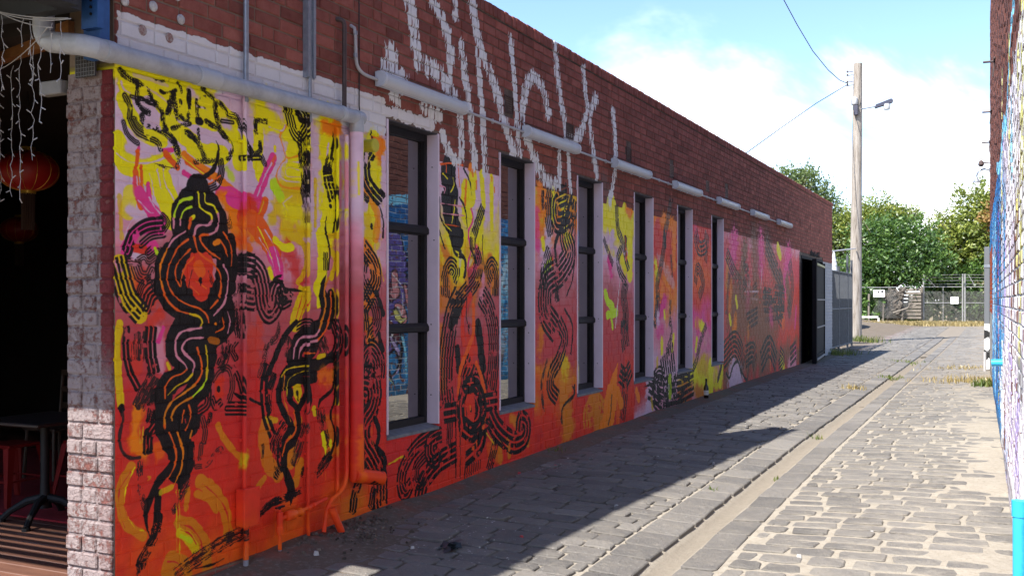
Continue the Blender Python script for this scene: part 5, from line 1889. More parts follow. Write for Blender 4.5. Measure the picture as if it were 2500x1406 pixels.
# ------------------------------------------------------------------ pipes, conduits and lights on the mural wall
M_PVC = plain('grey_pvc', (0.42, 0.44, 0.475), (0.31, 0.325, 0.36), 0.42, 9.0, 0.0008, 30, spec=0.45)
M_PVC2 = plain('pale_pvc', (0.47, 0.49, 0.52), (0.40, 0.42, 0.45), 0.4, 5.0)
M_GALV = plain('galvanised_steel', (0.34, 0.37, 0.42), (0.25, 0.28, 0.33), 0.42, 22.0, 0.0006, 60, metal=0.55)
M_BROWNP = plain('brown_pipe', (0.05, 0.034, 0.032), (0.08, 0.05, 0.045), 0.5, 20.0)
M_WCOND = plain('white_conduit', (0.46, 0.45, 0.46), (0.38, 0.37, 0.38), 0.45, 9.0)
M_BLACK = plain('black_cable', (0.012, 0.012, 0.013), None, 0.6)

dp = thing('drain_pipe', 'grey plastic drain pipe running along the top of the mural to a painted downpipe', 'pipe')
b = MB()
pts = [(-0.245, 3.60, 3.30), (-0.245, 3.60, 3.02)] + arc((-0.245, 3.60, 3.0), (-0.245, 3.60, 2.915), (-0.17, 3.60, 2.905), 6)
b.tube(pts, 0.052, 18)
b.build('riser', M_PVC, dp, smooth='auto')
b = MB()
b.tube([(-0.19, 3.60, 2.908), (0.02, 3.612, 2.873), (0.062, 3.655, 2.864), (0.066, 3.75, 2.862)], 0.054, 18)
b.build('elbow', M_PVC, dp, smooth='auto')
b = MB()
b.tube([(0.066, 3.74, 2.862), (0.066, 4.5, 2.870)], 0.0505, 20)
b.tube([(0.066, 4.49, 2.870), (0.066, 6.01, 2.888)], 0.0500, 20)
b.build('pipe', M_PVC, dp, smooth='auto')
for a, c, r, mt in ((3.70, 3.76, .0565, M_PVC), (4.36, 4.53, .056, M_PVC2), (5.74, 5.78, .0555, M_PVC2)):
    b = MB()
    z = 2.862 + (a - 3.74) * 0.0115
    b.tube([(0.066, a, z), (0.066, c, z + (c - a) * 0.0115)], r, 20)
    b.build('coupling', mt, dp, smooth='auto')
b = MB()
b.tube([(0.066, 5.93, 2.887), (0.066, 6.00, 2.886)], 0.0535, 20)
b.tube([(0.066, 5.955, 2.90), (0.066, 5.955, 2.78)], 0.0525, 20)
b.build('down_elbow', M_PVC, dp, smooth='auto')
b = MB()
b.tube([(0.066, 5.955, 2.80), (0.066, 5.955, 0.40)], 0.049, 20)
b.build('downpipe', M_PIPEP, dp, smooth='auto')
b = MB()
b.tube([(0.066, 5.955, 0.62), (0.066, 5.955, 0.31)], 0.053, 20)
b.tube([(0.066, 5.92, 0.345), (0.10, 6.04, 0.318), (0.15, 6.16, 0.292)], 0.0515, 20)
b.build('spout', M_PIPEP, dp, smooth='auto')
for z in (2.2, 1.2):
    b = MB()
    b.box(0.0, 0.02, 5.89, 6.02, z, z + 0.025)
    b.build('bracket', M_PIPEP, dp)

t = thing('steel_conduit', 'slim upright steel conduit with orange junction box near the corner', 'conduit')
b = MB(); b.tube([(0.028, 4.83, 4.6), (0.028, 4.83, 2.80)], 0.0165, 12); b.build('upper_tube', M_GALV, t, smooth='auto')
b = MB(); b.tube([(0.024, 4.825, 2.84), (0.024, 4.82, 0.42)], 0.0135, 12); b.build('lower_tube', M_PIPEP, t, smooth='auto')
for z in (2.55, 1.55, 0.72):
    b = MB(); b.cbox(0.0, 0.018, 4.79, 4.855, z, z + 0.018, .003); b.build('saddle', M_PIPEP, t)
jb = MB(); jb.cbox(0.002, 0.068, 4.762, 4.90, 0.205, 0.435, 0.008); jo = jb.build('junction_box', M_PIPEP, t)
b = MB(); b.cbox(0.067, 0.078, 4.758, 4.904, 0.201, 0.439, 0.004); b.build('lid', M_PIPEP, jo)
for a in (4.771, 4.891):
    for z in (0.216, 0.424):
        b = MB(); b.lathe([(0.006, 0.077), (0.006, 0.081)], 8, (0, a, z), 'x'); b.build('screw', M_PIPEP, jo)
b = MB(); b.tube([(0.03, 4.83, 0.22), (0.03, 4.832, 0.10)] + arc((0.03, 4.832, 0.08), (0.035, 4.82, 0.0), (0.07, 4.775, -0.10), 6), 0.017, 12); b.build('tail', M_PIPEP, t, smooth='auto')

t = thing('cable_channel', 'broad galvanised channel above the drain pipe with a thin tube below', 'conduit')
b = MB()
b.prism([(5.425, 4.6), (5.425, 3.075), (5.515, 3.075), (5.515, 4.6)], 0.0, 0.03, 'x')
b.box(0.03, 0.044, 5.428, 5.452, 3.08, 4.6); b.box(0.03, 0.044, 5.488, 5.512, 3.08, 4.6)
b.build('channel', M_GALV, t)
b = MB(); b.tube([(0.028, 5.468, 3.09), (0.028, 5.468, 2.78)], 0.012, 10); b.build('upper_tube', M_GALV, t, smooth='auto')
b = MB(); b.tube([(0.022, 5.462, 2.86), (0.022, 5.452, 0.12), (0.03, 5.45, -0.04)], 0.0125, 10); b.build('lower_tube', M_PIPEP, t, smooth='auto')
for z in (2.5, 1.65, 0.55):
    b = MB(); b.cbox(0.0, 0.017, 5.43, 5.49, z, z + 0.018, .003); b.build('saddle', M_PIPEP, t)

t = thing('vent_pipe', 'dark brown upright pipe elbowed into the wall above the drain pipe end', 'pipe')
b = MB(); b.tube([(-0.03, 5.80, 3.56), (0.02, 5.81, 3.555)] + arc((0.025, 5.815, 3.553), (0.05, 5.835, 3.55), (0.045, 5.835, 3.49), 5) + [(0.045, 5.835, 2.86)], 0.0165, 12)
b.build('tube', M_BROWNP, t, smooth='auto')

t = thing('gas_pipe', 'painted twin gas pipes beside the downpipe with brass tap and meter union', 'pipe')
b = MB(); b.tube([(0.02, 5.79, 2.79), (0.02, 5.79, 0.26), (0.02, 5.78, .20)], 0.0115, 10); b.build('rear_tube', M_PIPEP, t, smooth='auto')
b = MB()
b.tube([(0.045, 5.862, 2.75), (0.045, 5.862, 0.42)] + arc((0.045, 5.862, 0.40), (0.05, 5.86, 0.27), (0.055, 5.74, 0.235), 6) + arc((0.06, 5.70, 0.228), (0.065, 5.61, 0.21), (0.075, 5.575, 0.11), 5) + [(.08, 5.55, 0.02)], 0.0155, 12)
b.build('front_tube', M_PIPEP, t, smooth='auto')
b = MB(); b.tube([(0.07, 5.10, 0.195), (0.07, 5.33, 0.205), (0.062, 5.60, 0.235)], 0.0135, 12); b.build('branch', M_PIPEP, t, smooth='auto')
b = MB(); b.lathe([(0.018, 5.16), (0.03, 5.165), (0.036, 5.18), (0.036, 5.235), (0.03, 5.25), (0.022, 5.255), (0.022, 5.29), (0.03, 5.30), (0.03, 5.315), (0.018, 5.32)], 14, (0.07, 0, 0.20), 'y'); b.build('union', M_PIPEP, t, smooth='auto')
for q in (5.385, 5.44):
    b = MB(); b.lathe([(0.016, q), (0.021, q + .006), (0.021, q + .022), (0.016, q + .028)], 8, (0.069, 0, 0.212 + (q - 5.385) * .1), 'y'); b.build('nut', M_PIPEP, t)
b = MB(); b.tube([(0.07, 5.10, 0.24), (0.07, 5.10, 0.10)], 0.021, 12); b.lathe([(0.026, 0.12), (0.026, 0.145)], 8, (0.07, 5.10, 0)); vo = b.build('tap_body', M_PIPEP, t, smooth='auto')
b = MB(); b.tube([(0.07, 5.10, 0.235), (0.07, 5.10, 0.268)], 0.009, 8); b.cbox(0.06, 0.08, 5.06, 5.145, 0.264, 0.276, .004); b.build('handle', M_PIPEP, vo)
b = MB(); b.tube([(0.07, 5.10, 0.11), (0.072, 5.098, -0.10)], 0.0125, 10); b.build('leg', M_PIPEP, t, smooth='auto')

t = thing('pipe_stub', 'short bent plastic pipe rising from the rubble under the downpipe', 'pipe')
b = MB(); b.tube([(0.10, 5.615, 0.17), (0.115, 5.635, 0.10), (0.13, 5.67, 0.02), (0.135, 5.69, -0.03)], 0.025, 14); b.tube([(0.099, 5.612, 0.176), (0.101, 5.617, 0.14)], 0.028, 14); b.build('painted_part', M_PIPEP, t, smooth='auto')
b = MB(); b.tube([(0.1345, 5.685, -0.02), (0.137, 5.70, -0.12)], 0.0255, 14); b.build('bare_part', plain('bare_white_pvc', (0.6, 0.58, 0.55), (0.5, 0.45, 0.4), .5), t, smooth='auto')

t = thing('thin_cable', 'thin black cable hanging down the brickwork beside the downpipe', 'cable')
b = MB(); b.tube([(0.012, 6.062, 4.6), (0.014, 6.06, 3.6), (0.012, 6.064, 3.0), (0.02, 6.075, 2.80)], 0.0045, 6); b.build('cable', M_BLACK, t)
m, h = new_mat('yellow_paint')
pos = h.n('NewGeometry').outputs['Position']
finish(h, h.mix(h.noise(pos, 30.0, 4.0, .6), (0.62, 0.56, 0.02), (0.35, 0.34, 0.03)), .45)
t = thing('round_vent_cap', 'round yellow painted vent cap beside the first window', 'vent')
b = MB(); b.lathe([(0.046, 0.0), (0.046, 0.075), (0.050, 0.078), (0.050, 0.095), (0.044, 0.10)], 20, (0, 6.15, 2.715), 'x'); b.build('cap', m, t, smooth='auto')

# white-rimmed foam plugs in the bricks near the corner
M_FOAM = plain('white_filler', (0.60, 0.60, 0.60), (0.36, 0.33, 0.32), .8, 40.0, .004, 60)
for i, (a, z, rr_) in enumerate(((3.905, 3.175, .028), (4.105, 3.20, .03), (4.312, 3.18, .03), (4.285, 3.30, .024))):
    b = MB()
    b.lathe([(rr_, 0.0), (rr_ * .95, 0.006), (rr_ * .6, 0.010), (rr_ * .3, 0.014)], 12, (0, a, z), 'x')
    b.build('wall_plug', M_FOAM, bld, smooth=True)
M_PLUG2 = plain('rusty_patch', (0.22, 0.07, 0.05), (0.4, 0.38, 0.36), .8, 60.0)
for a, z in ((4.225, 3.055), (4.03, 3.05)):
    b = MB(); b.lathe([(.03, 0.0), (.028, 0.004), (.01, 0.005)], 10, (0, a, z), 'x'); b.build('wall_plug', M_PLUG2, bld)

# fluorescent battens
m, h = new_mat('ribbed_diffuser')
g = h.n('NewGeometry'); pos = g.outputs['Position']
wv = h.n('TexWave', {'Vector': pos, 'Scale': 55.0, 'Distortion': 0.0}, wave_type='BANDS', bands_direction='Z')
finish(h, h.mix(h.noise(pos, 6.0, 4.0, .6), (0.82, 0.84, 0.88), (0.68, 0.70, 0.74)), 0.16, wv.outputs[1], 0.002, 0, .6, {'Transmission Weight': 0.25})
M_DIFF = m
M_HOUSE = plain('grey_housing', (0.55, 0.57, 0.61), (0.45, 0.47, 0.51), .45)
LS = [6.27, 8.83, 11.31, 13.80, 16.28, 18.76, 21.22]
LNAME = ['batten light above the first window, next to a bent conduit', 'batten light above the second window, under the big white letters', 'batten light between the third and fourth window heads',
         'batten light above the fourth and fifth windows', 'batten light just past the sixth window', 'second last batten light toward the black gate', 'last and smallest batten light, nearest the black gate']
for i, s in enumerate(LS):
    t = thing('batten_light', LNAME[i], 'wall light', 'batten lights along the wall')
    L = 1.30
    z = 3.232
    b = MB()
    b.prism([(0.012, z - .05), (0.040, z - .058), (0.040, z + .058), (0.012, z + .05)], s + .01, s + L - .01, 'y')
    b.build('housing', M_HOUSE, t)
    b = MB()
    prof = [(0.041, z - .055), (0.070, z - .052), (0.095, z - .036), (0.105, z - .012), (0.105, z + .012), (0.095, z + .036), (0.070, z + .052), (0.041, z + .055)]
    b.prism(prof, s + .016, s + L - .016, 'y')
    b.build('diffuser', M_DIFF, t, smooth='auto')
    for a in (s, s + L - .03):
        b = MB()
        b.prism([(u + (.004 if u > .05 else 0), z + (v - z) * 1.06) for u, v in [(0.012, z - .05)] + prof + [(0.012, z + .05)]], a, a + .03, 'y')
        b.build('end_cap', M_HOUSE, t)
    for k in (0.25, 0.5, 0.75):
        b = MB(); b.cbox(0.036, 0.050, s + L * k - .012, s + L * k + .012, z - .068, z - .05, .002); b.build('clip', M_HOUSE, t)
    b = MB(); b.tube([(0.06, s + .06, z - .018), (0.06, s + L - .06, z - .018)], 0.013, 8); b.build('lamp_tube', M_PVC2, t, smooth=True)
t = thing('lighting_conduit', 'thin white conduit linking the row of batten lights', 'conduit')
b = MB()
b.tube([(-.01, 5.985, 3.56), (0.022, 5.99, 3.54), (0.024, 6.0, 3.48), (0.024, 6.005, 3.34)] + arc((0.024, 6.01, 3.31), (0.024, 6.02, 3.23), (0.03, 6.16, 3.225), 6) + [(0.03, 6.285, 3.225)], 0.0125, 12)
b.build('flexible_tail', M_WCOND, t, smooth='auto')
for z in (3.49, 3.33):
    b = MB(); b.tube([(0.024, 6.0, z), (0.024, 6.0, z + .03)], 0.0155, 12); b.build('ferrule', M_GALV, t, smooth='auto')
for i in range(6):
    a, c = LS[i] + 1.29, LS[i + 1] + .01
    b = MB(); b.tube([(0.024, a, 3.225), (0.024, c, 3.225)], 0.0115, 10); b.build('conduit', M_WCOND, t, smooth='auto')
    for k in (.15, .5, .85):
        b = MB(); q = a + (c - a) * k; b.cbox(0.0, 0.018, q - .01, q + .01, 3.205, 3.25, .003); b.build('saddle', M_WCOND, t)

# ------------------------------------------------------------------ black steel gate ajar at the far end of the wall
M_BGATE = plain('black_steel', (0.007, 0.007, 0.010), (0.012, 0.012, 0.015), .75, 3.0, spec=.15)
M_GEDGE = plain('sky_lit_edge', (0.22, 0.22, 0.24), (0.14, 0.14, 0.16), .6)  # grey of the rails: sky-lit edges put into the colour
t = thing('black_gate', 'black steel gate standing ajar at the far end of the mural', 'gate')
hx, hs, th = 0.02, 27.36, math.radians(4.7)


def G(u, d, z):     # u along the leaf from the hinge, d outward
    return (hx + u * math.sin(th) + d * math.cos(th), hs - u * math.cos(th) + d * math.sin(th), z)


def gbox(u0, u1, d0, d1, z0, z1, name, mat, parent):
    b = MB()
    vs = [G(u, d, z) for z in (z0, z1) for d in (d0, d1) for u in (u0, u1)]
    b.add(vs, [(0, 2, 3, 1), (4, 5, 7, 6), (0, 1, 5, 4), (2, 6, 7, 3), (0, 4, 6, 2), (1, 3, 7, 5)])
    return b.build(name, mat, parent)


leaf = gbox(0, 2.75, 0.0, 0.02, 0.14, 2.52, 'sheet', M_BGATE, t)
gbox(0, .09, -.01, .045, 0.12, 2.56, 'stile', M_BGATE, t)
gbox(2.66, 2.75, -.01, .045, 0.12, 2.56, 'stile', M_BGATE, t)
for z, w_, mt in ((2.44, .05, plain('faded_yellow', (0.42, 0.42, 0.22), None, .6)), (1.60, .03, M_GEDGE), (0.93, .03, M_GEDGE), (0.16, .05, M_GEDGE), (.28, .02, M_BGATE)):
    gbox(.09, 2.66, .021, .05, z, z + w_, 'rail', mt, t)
gbox(2.76, 2.84, -.06, .04, .08, 2.58, 'post', M_BGATE, t)
b = MB(); b.box(-.33, .012, DOOR[0] + .003, DOOR[0] + .06, -.05, DOOR[3] - .005); b.box(-.33, .012, DOOR[1] - .06, DOOR[1] - .003, -.05, DOOR[3] - .005); b.box(-.33, .011, DOOR[0] + .06, DOOR[1] - .06, DOOR[3] - .07, DOOR[3] - .005)
b.build('gate_frame', M_BGATE, t)
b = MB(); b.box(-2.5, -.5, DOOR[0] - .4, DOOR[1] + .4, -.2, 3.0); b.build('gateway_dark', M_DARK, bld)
b = MB()
for k in range(9):
    b.box(0.004, 0.012, 25.4 + k * .16, 25.4 + k * .16 + rnd.uniform(.05, .12), 2.68 + rnd.uniform(0, .03), 2.80 + rnd.uniform(-.03, .05))
b.build('black_tag', M_BGATE, bld)

# ------------------------------------------------------------------ beer bottle at the foot of the wall
m, h = new_mat('brown_glass')
finish(h, (0.012, 0.005, 0.003), .06, None, 0, 0, .6)
t = thing('beer_bottle', 'dark glass bottle with white label standing against the mural', 'bottle')
zb_ = gz(.12, 15.2) + .012
b = MB(); b.lathe([(0.036, 0), (0.038, .01), (0.038, .15), (0.034, .175), (0.018, .215), (0.0155, .27), (0.0175, .275), (0.0175, .295), (0.013, .30)], 16, (0.13, 15.2, zb_)); b.build('glass', m, t, smooth='auto')
b = MB(); b.lathe([(0.0386, .05), (0.0388, .052), (0.0388, .118), (0.0386, .12)], 16, (0.13, 15.2, zb_)); b.build('paper_label', plain('label_paper', (0.6, 0.58, 0.55), None, .7), t, smooth='auto')
# ------------------------------------------------------------------ veranda and dark room beyond the corner pier
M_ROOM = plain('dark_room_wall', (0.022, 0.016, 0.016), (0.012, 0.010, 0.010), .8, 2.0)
M_BLUE = plain('blue_steel', (0.03, 0.11, 0.32), (0.02, 0.08, 0.24), .5, 12.0, .001, 40)
M_TIMB = plain('oiled_timber', (0.30, 0.13, 0.045), (0.20, 0.085, 0.03), .5, 5.0, .002, 40, stretch=(1, 8, 8))
M_CHAR = plain('charcoal_board', (0.020, 0.022, 0.026), (0.028, 0.03, 0.034), .6, 4.0)
t = thing('veranda', 'dark open veranda room beyond the whitewashed corner pier', 'veranda')
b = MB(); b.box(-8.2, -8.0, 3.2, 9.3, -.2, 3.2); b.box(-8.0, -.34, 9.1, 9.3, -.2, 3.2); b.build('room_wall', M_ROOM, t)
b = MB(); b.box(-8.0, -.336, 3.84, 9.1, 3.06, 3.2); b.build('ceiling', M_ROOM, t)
b = MB(); b.box(-8.0, -1.5, 2.60, 3.84, 3.22, 3.28); b.box(-1.5, -.42, 2.27, 3.84, 3.22, 3.28); b.box(-.42, .05, 2.86, 3.84, 3.22, 3.28); b.build('roof_sheet', M_CHAR, t)  # unseen edge stepped and notched to shape sunlight on pier and ground
b = MB(); b.box(-8.0, -3.3, 3.5, 3.7, -.1, 3.2); b.box(-3.3, -1.05, 3.58, 3.7, 2.1, 3.2); b.build('room_darkening_wall', M_ROOM, t)  # unseen wall, added to keep daylight out of the room
for k in range(6):
    b = MB(); q = 2.55 - k * 0.115; b.box(-8.0, -1.5, q - .045, q, 3.20, 3.27); b.build('roof_slat', M_CHAR, t)
b = MB(); b.box(-8.0, .06, 3.50, 3.575, 3.03, 3.32); b.box(-.02, .12, 1.9, 3.50, 3.03, 3.6); b.build('fascia', M_CHAR, t)  # side board lengthened out of view to shade the ground
b = MB(); b.box(-.07, .05, 3.70, 3.76, 2.83, 3.6); b.box(-.04, .075, 3.66, 3.70, 2.97, 3.6); bo = b.build('blue_post', M_BLUE, t)
for z in (3.04, 3.075, 3.11, 3.145):
    b = MB(); b.lathe([(.008, 3.655), (.008, 3.6605)], 8, (.03, 0, z), 'y'); b.build('bolt_hole', M_DARK, bo)
M_MESH = plain('grey_mesh', (0.20, 0.21, 0.22), (0.14, 0.14, 0.15), .6)
b = MB(); b.box(-.235, -.09, 3.79, 3.80, 2.765, 2.885); bo = b.build('vent_panel', plain('vent_back', (0.05, 0.045, 0.045), None, .8), t)
b = MB()
for k in range(8):
    b.box(-.232 + k * .02, -.230 + k * .02, 3.786, 3.79, 2.766, 2.884)
for k in range(6):
    b.box(-.235, -.09, 3.785, 3.789, 2.77 + k * .021, 2.772 + k * .021)
b.build('vent_mesh', M_MESH, bo)
b = MB(); b.cbox(-.53, -.36, 3.80, 3.86, 2.70, 2.775, .006); b.build('bracket_block', plain('grey_block', (0.24, 0.24, 0.25), None, .7), t)
b = MB(); b.add([(-1.6, 4.16, 3.02), (-.30, 3.80, 2.985), (-.30, 3.86, 2.985), (-1.6, 4.22, 3.02), (-1.6, 4.16, 3.12), (-.30, 3.80, 3.085), (-.30, 3.86, 3.085), (-1.6, 4.22, 3.12)],
                [(0, 1, 2, 3), (4, 5, 6, 7), (0, 1, 5, 4), (1, 2, 6, 5), (2, 3, 7, 6), (3, 0, 4, 7)]); b.build('timber_beam', M_TIMB, t)
M_DECK = plain('brown_deck', (0.16, 0.075, 0.05), (0.11, 0.05, 0.035), .5, 3.0, .002, 30, tone=.3, stretch=(1, 7, 1))
for k in range(44):
    b = MB(); q = 3.0 + k * .14; b.cbox(-8.0, -.345, q, q + .132, -.045, 0.0, .004, rnd.random()); b.build('deck_board', M_DECK, t)
M_RED = plain('red_carpet', (0.30, 0.012, 0.02), (0.20, 0.008, 0.014), .95, 30.0, .004, 120)
r_ = MB(); r_.cbox(-5.8, -1.0, 5.02, 7.4, .002, .016, .004)
o = r_.build('red_rug', M_RED); o['label'] = 'red rug on the dark veranda floor'; o['category'] = 'rug'
# pale seams where daylight falls between the boards
M_LANT = None
m, h = new_mat('red_lantern_silk')
pos = h.n('NewGeometry').outputs['Position']
finish(h, h.mix(h.noise(pos, 14.0, 3.0, .5), (0.28, 0.008, 0.008), (0.21, 0.006, 0.006)), .45, None, 0, 0, .4, {'Subsurface Weight': .1})
M_SILK = m
M_GOLD = plain('gold_trim', (0.55, 0.36, 0.06), (0.4, 0.25, 0.04), .3, metal=.6)


M_CHAIRB = plain('tassel_brown', (.03, .012, .008), None, .8)


def lantern(c, r, hgt, label):
    t = thing('paper_lantern', label, 'lantern', 'red lanterns in the veranda')
    prof, nn_ = [], 26
    b = MB()
    vs, fs = [], []
    rows = 12
    for i in range(rows + 1):
        a = -math.pi / 2 * .86 + math.pi * .86 * i / rows
        for k in range(nn_ * 2):
            q = 2 * math.pi * k / (nn_ * 2)
            rr_ = r * math.cos(a) * (1.0 if k % 2 else 0.972)
            vs.append((c[0] + rr_ * math.cos(q), c[1] + rr_ * math.sin(q), c[2] + hgt / 2 * math.sin(a)))
    m_ = nn_ * 2
    for i in range(rows):
        for k in range(m_):
            fs.append((i * m_ + k, i * m_ + (k + 1) % m_, (i + 1) * m_ + (k + 1) % m_, (i + 1) * m_ + k))
    b.add(vs, fs)
    b.build('shade', M_SILK, t, smooth=True)
    b = MB()
    for k in range(nn_ // 2):
        q = 2 * math.pi * k / (nn_ // 2) + .1
        b.tube([(c[0] + r * 1.004 * math.cos(a) * math.cos(q), c[1] + r * 1.004 * math.cos(a) * math.sin(q), c[2] + hgt / 2 * 1.004 * math.sin(a)) for a in [(-1.3 + 2.6 * i / 10) for i in range(11)]], .0016, 4)
    b.build('rib', M_GOLD, t)
    b = MB(); b.lathe([(r * .23, c[2] + hgt * .46), (r * .25, c[2] + hgt * .47), (r * .22, c[2] + hgt * .58), (r * .18, c[2] + hgt * .58)], 20, (c[0], c[1], 0)); b.build('top_ring', M_GOLD, t, smooth='auto')
    b = MB(); b.lathe([(r * .2, c[2] - hgt * .56), (r * .25, c[2] - hgt * .55), (r * .25, c[2] - hgt * .46), (r * .2, c[2] - hgt * .45)], 20, (c[0], c[1], 0)); b.build('bottom_ring', M_GOLD, t, smooth='auto')
    b = MB()
    for k in range(16):
        q = 2 * math.pi * k / 16
        b.tube([(c[0] + r * .2 * math.cos(q), c[1] + r * .2 * math.sin(q), c[2] - hgt * .54), (c[0] + r * .2 * math.cos(q), c[1] + r * .2 * math.sin(q), c[2] - hgt * .54 - .26)], .006, 4)
    b.build('tassel', M_CHAIRB, t)
    b = MB(); b.tube([(c[0], c[1], c[2] + hgt * .55), (c[0], c[1], 3.07)], .003, 5); b.build('cord', M_BLACK, t)


lantern((-1.99, 4.89, 2.50), 0.208, 0.29, 'large round red lantern with gold cap hanging by the corner pier')
lantern((-6.2, 8.1, 2.42), 0.215, 0.30, 'dim red lantern hanging deeper in the dark room')

# string lights
M_WIRE = plain('white_wire', (0.42, 0.42, 0.44), None, .5)
t = thing('icicle_lights', 'white icicle string lights hanging from the veranda edge', 'string lights')
b = MB()
for (p0, p1, sag) in (((-.52, 3.42, 3.09), (.10, 3.46, 2.96), .02), ((-.52, 3.44, 3.10), (.12, 3.46, 2.955), .035), ((-.50, 3.43, 3.115), (-.02, 3.47, 2.93), .03), ((-1.2, 4.0, 2.93), (-.05, 3.47, 2.94), .04)):
    p0, p1 = Vector(p0), Vector(p1)
    b.tube([p0.lerp(p1, k / 10) - Vector((0, 0, sag * 4 * (k / 10) * (1 - k / 10))) for k in range(11)], .0028, 5)
b.build('lead_wire', M_WIRE, t)
rs = random.Random(8)
for (x, y, z0, L) in ((-.46, 3.42, 3.06, .62), (-.335, 3.43, 3.02, .40), (-.20, 3.44, 2.99, .16), (-.15, 3.45, 2.97, .32), (-.085, 3.45, 2.96, .52), (-.02, 3.46, 2.95, .25), (.05, 3.46, 2.95, .30),
                      (-1.05, 3.96, 2.93, .8), (-.8, 3.84, 2.90, .75), (-.55, 3.7, 2.9, .78), (-.3, 3.58, 2.9, .6), (-.58, 3.42, 3.1, .7)):
    b = MB()
    pts, z = [], z0
    while z > z0 - L:
        pts.append((x + rs.uniform(-.008, .008), y + rs.uniform(-.008, .008), z))
        z -= .035
    b.tube(pts, .0017, 5)
    for k, p in enumerate(pts[2:]):
        if k % 2 == 0:
            q = rs.uniform(0, 6.28)
            d = Vector((math.cos(q) * .022, math.sin(q) * .022, rs.choice((-.02, -.012, .014))))
            b.tube([p, Vector(p) + d], .0030, 5)
    b.build('strand', M_WIRE, t)

# table, stools and chair, dim in the room
M_CAST = plain('black_cast_iron', (0.010, 0.010, 0.011), (0.014, 0.014, 0.014), .6, spec=.2)
t = thing('pedestal_table', 'black pedestal table with splayed iron feet on the veranda', 'table')
tx_, ty_ = -1.98, 5.02
b = MB(); b.cbox(tx_ - .33, tx_ + .33, ty_ - .33, ty_ + .33, .72, .745, .008); b.build('table_top', plain('dark_table_top', (.03, .02, .018), None, .4), t)
b = MB(); b.lathe([(.05, .10), (.035, .16), (.03, .3), (.03, .68), (.10, .72)], 14, (tx_, ty_, 0)); b.build('column', M_CAST, t, smooth='auto')
for k in range(4):
    q = k * math.pi / 2 + .5
    dx, dy = math.cos(q), math.sin(q)
    b = MB(); b.tube([(tx_ + dx * .02, ty_ + dy * .02, .17), (tx_ + dx * .12, ty_ + dy * .12, .15), (tx_ + dx * .24, ty_ + dy * .24, .08), (tx_ + dx * .31, ty_ + dy * .31, .016)], [.03, .028, .022, .024], 8); b.lathe([(.03, 0.0), (.03, .02)], 10, (tx_ + dx * .31, ty_ + dy * .31, 0)); b.build('foot', M_CAST, t, smooth='auto')
M_STOOL = plain('red_enamel', (0.16, 0.008, 0.007), (0.12, 0.006, 0.005), .45)
for (sx, sy, lb) in ((-2.75, 5.35, 'red metal stool beside the pedestal table'), (-2.35, 5.75, 'red metal stool behind the pedestal table')):
    t = thing('metal_stool', lb, 'stool', 'red metal stools')
    b = MB(); b.cbox(sx - .15, sx + .15, sy - .15, sy + .15, .45, .475, .012); b.build('seat', M_STOOL, t)
    for ax in (-1, 1):
        for ay in (-1, 1):
            b = MB()
            b.add([(sx + ax * (.15 + .06 * (1 - z / .45)) + dx, sy + ay * (.15 + .06 * (1 - z / .45)) + dy, z + .003) for z in (0, .45) for dx, dy in ((0, 0), (-ax * (.03 + .03 * z / .45), 0), (-ax * .03, -ay * .012), (0, -ay * (.03 + .03 * z / .45)))],
                  [(0, 1, 2, 3), (4, 5, 6, 7), (0, 1, 5, 4), (1, 2, 6, 5), (2, 3, 7, 6), (3, 0, 4, 7)])
            b.build('leg', M_STOOL, t)
    b = MB(); b.tube([(sx - .17, sy - .17, .2), (sx + .17, sy - .17, .2), (sx + .17, sy + .17, .2), (sx - .17, sy + .17, .2), (sx - .17, sy - .17, .2)], .008, 6); b.build('brace', M_STOOL, t)
t = thing('wooden_chair', 'dark wooden chair at the rear of the veranda room', 'chair')
cx_, cy_ = -3.4, 6.3
M_CHAIR = plain('dark_wood', (.05, .03, .02), (.03, .018, .012), .45)
b = MB(); b.cbox(cx_ - .2, cx_ + .2, cy_ - .2, cy_ + .2, .44, .47, .01); b.build('seat', M_CHAIR, t)
for ax in (-1, 1):
    for ay in (-1, 1):
        b = MB(); b.tube([(cx_ + ax * .19, cy_ + ay * .19, .016), (cx_ + ax * .17, cy_ + ay * .17, .44)], .016, 8); b.build('leg', M_CHAIR, t)
    b = MB(); b.tube([(cx_ + ax * .17, cy_ + .17, .46), (cx_ + ax * .18, cy_ + .22, .95)], .015, 8); b.build('back_post', M_CHAIR, t)
for z in (.6, .75, .9):
    b = MB(); b.box(cx_ - .17, cx_ + .17, cy_ + .19, cy_ + .21, z, z + .05); b.build('back_slat', M_CHAIR, t)
# ------------------------------------------------------------------ right wall fittings
M_IRON = plain('rusty_iron', (0.06, 0.05, 0.055), (0.10, 0.06, 0.05), .7, 30.0)
for i, (s, z, lb) in enumerate(((15.9, 5.0, 'rusty iron bracket highest on the brown brick wall'), (20.4, 5.05, 'middle iron bracket on the brown brick wall'), (22.7, 4.82, 'lowest iron bracket above the swan neck lamp'))):
    x = rwx(s)
    t = thing('iron_bracket', lb, 'bracket', 'iron brackets on the sunlit wall')
    b = MB(); b.tube([(x + .04, s, z), (x - .16, s, z)], .016, 8); b.build('spike', M_IRON, t)
    b = MB(); b.tube([(x - .012, s - .25, z), (x - .012, s + .25, z)], .014, 6); b.build('cross_bar', M_IRON, t)
    b = MB(); b.tube([(x - .012, s, z - .02), (x - .03, s, z - .22)], .012, 6); b.build('tail', M_IRON, t)
t = thing('swan_neck_lamp', 'small swan neck lamp reaching out from the end of the sunlit wall', 'wall light')
x, s, z = rwx(23.3), 23.3, 4.33
b = MB(); b.lathe([(.05, x - .02), (.05, x + .01)], 12, (0, s, z), 'x'); b.build('wall_plate', M_GALV, t)
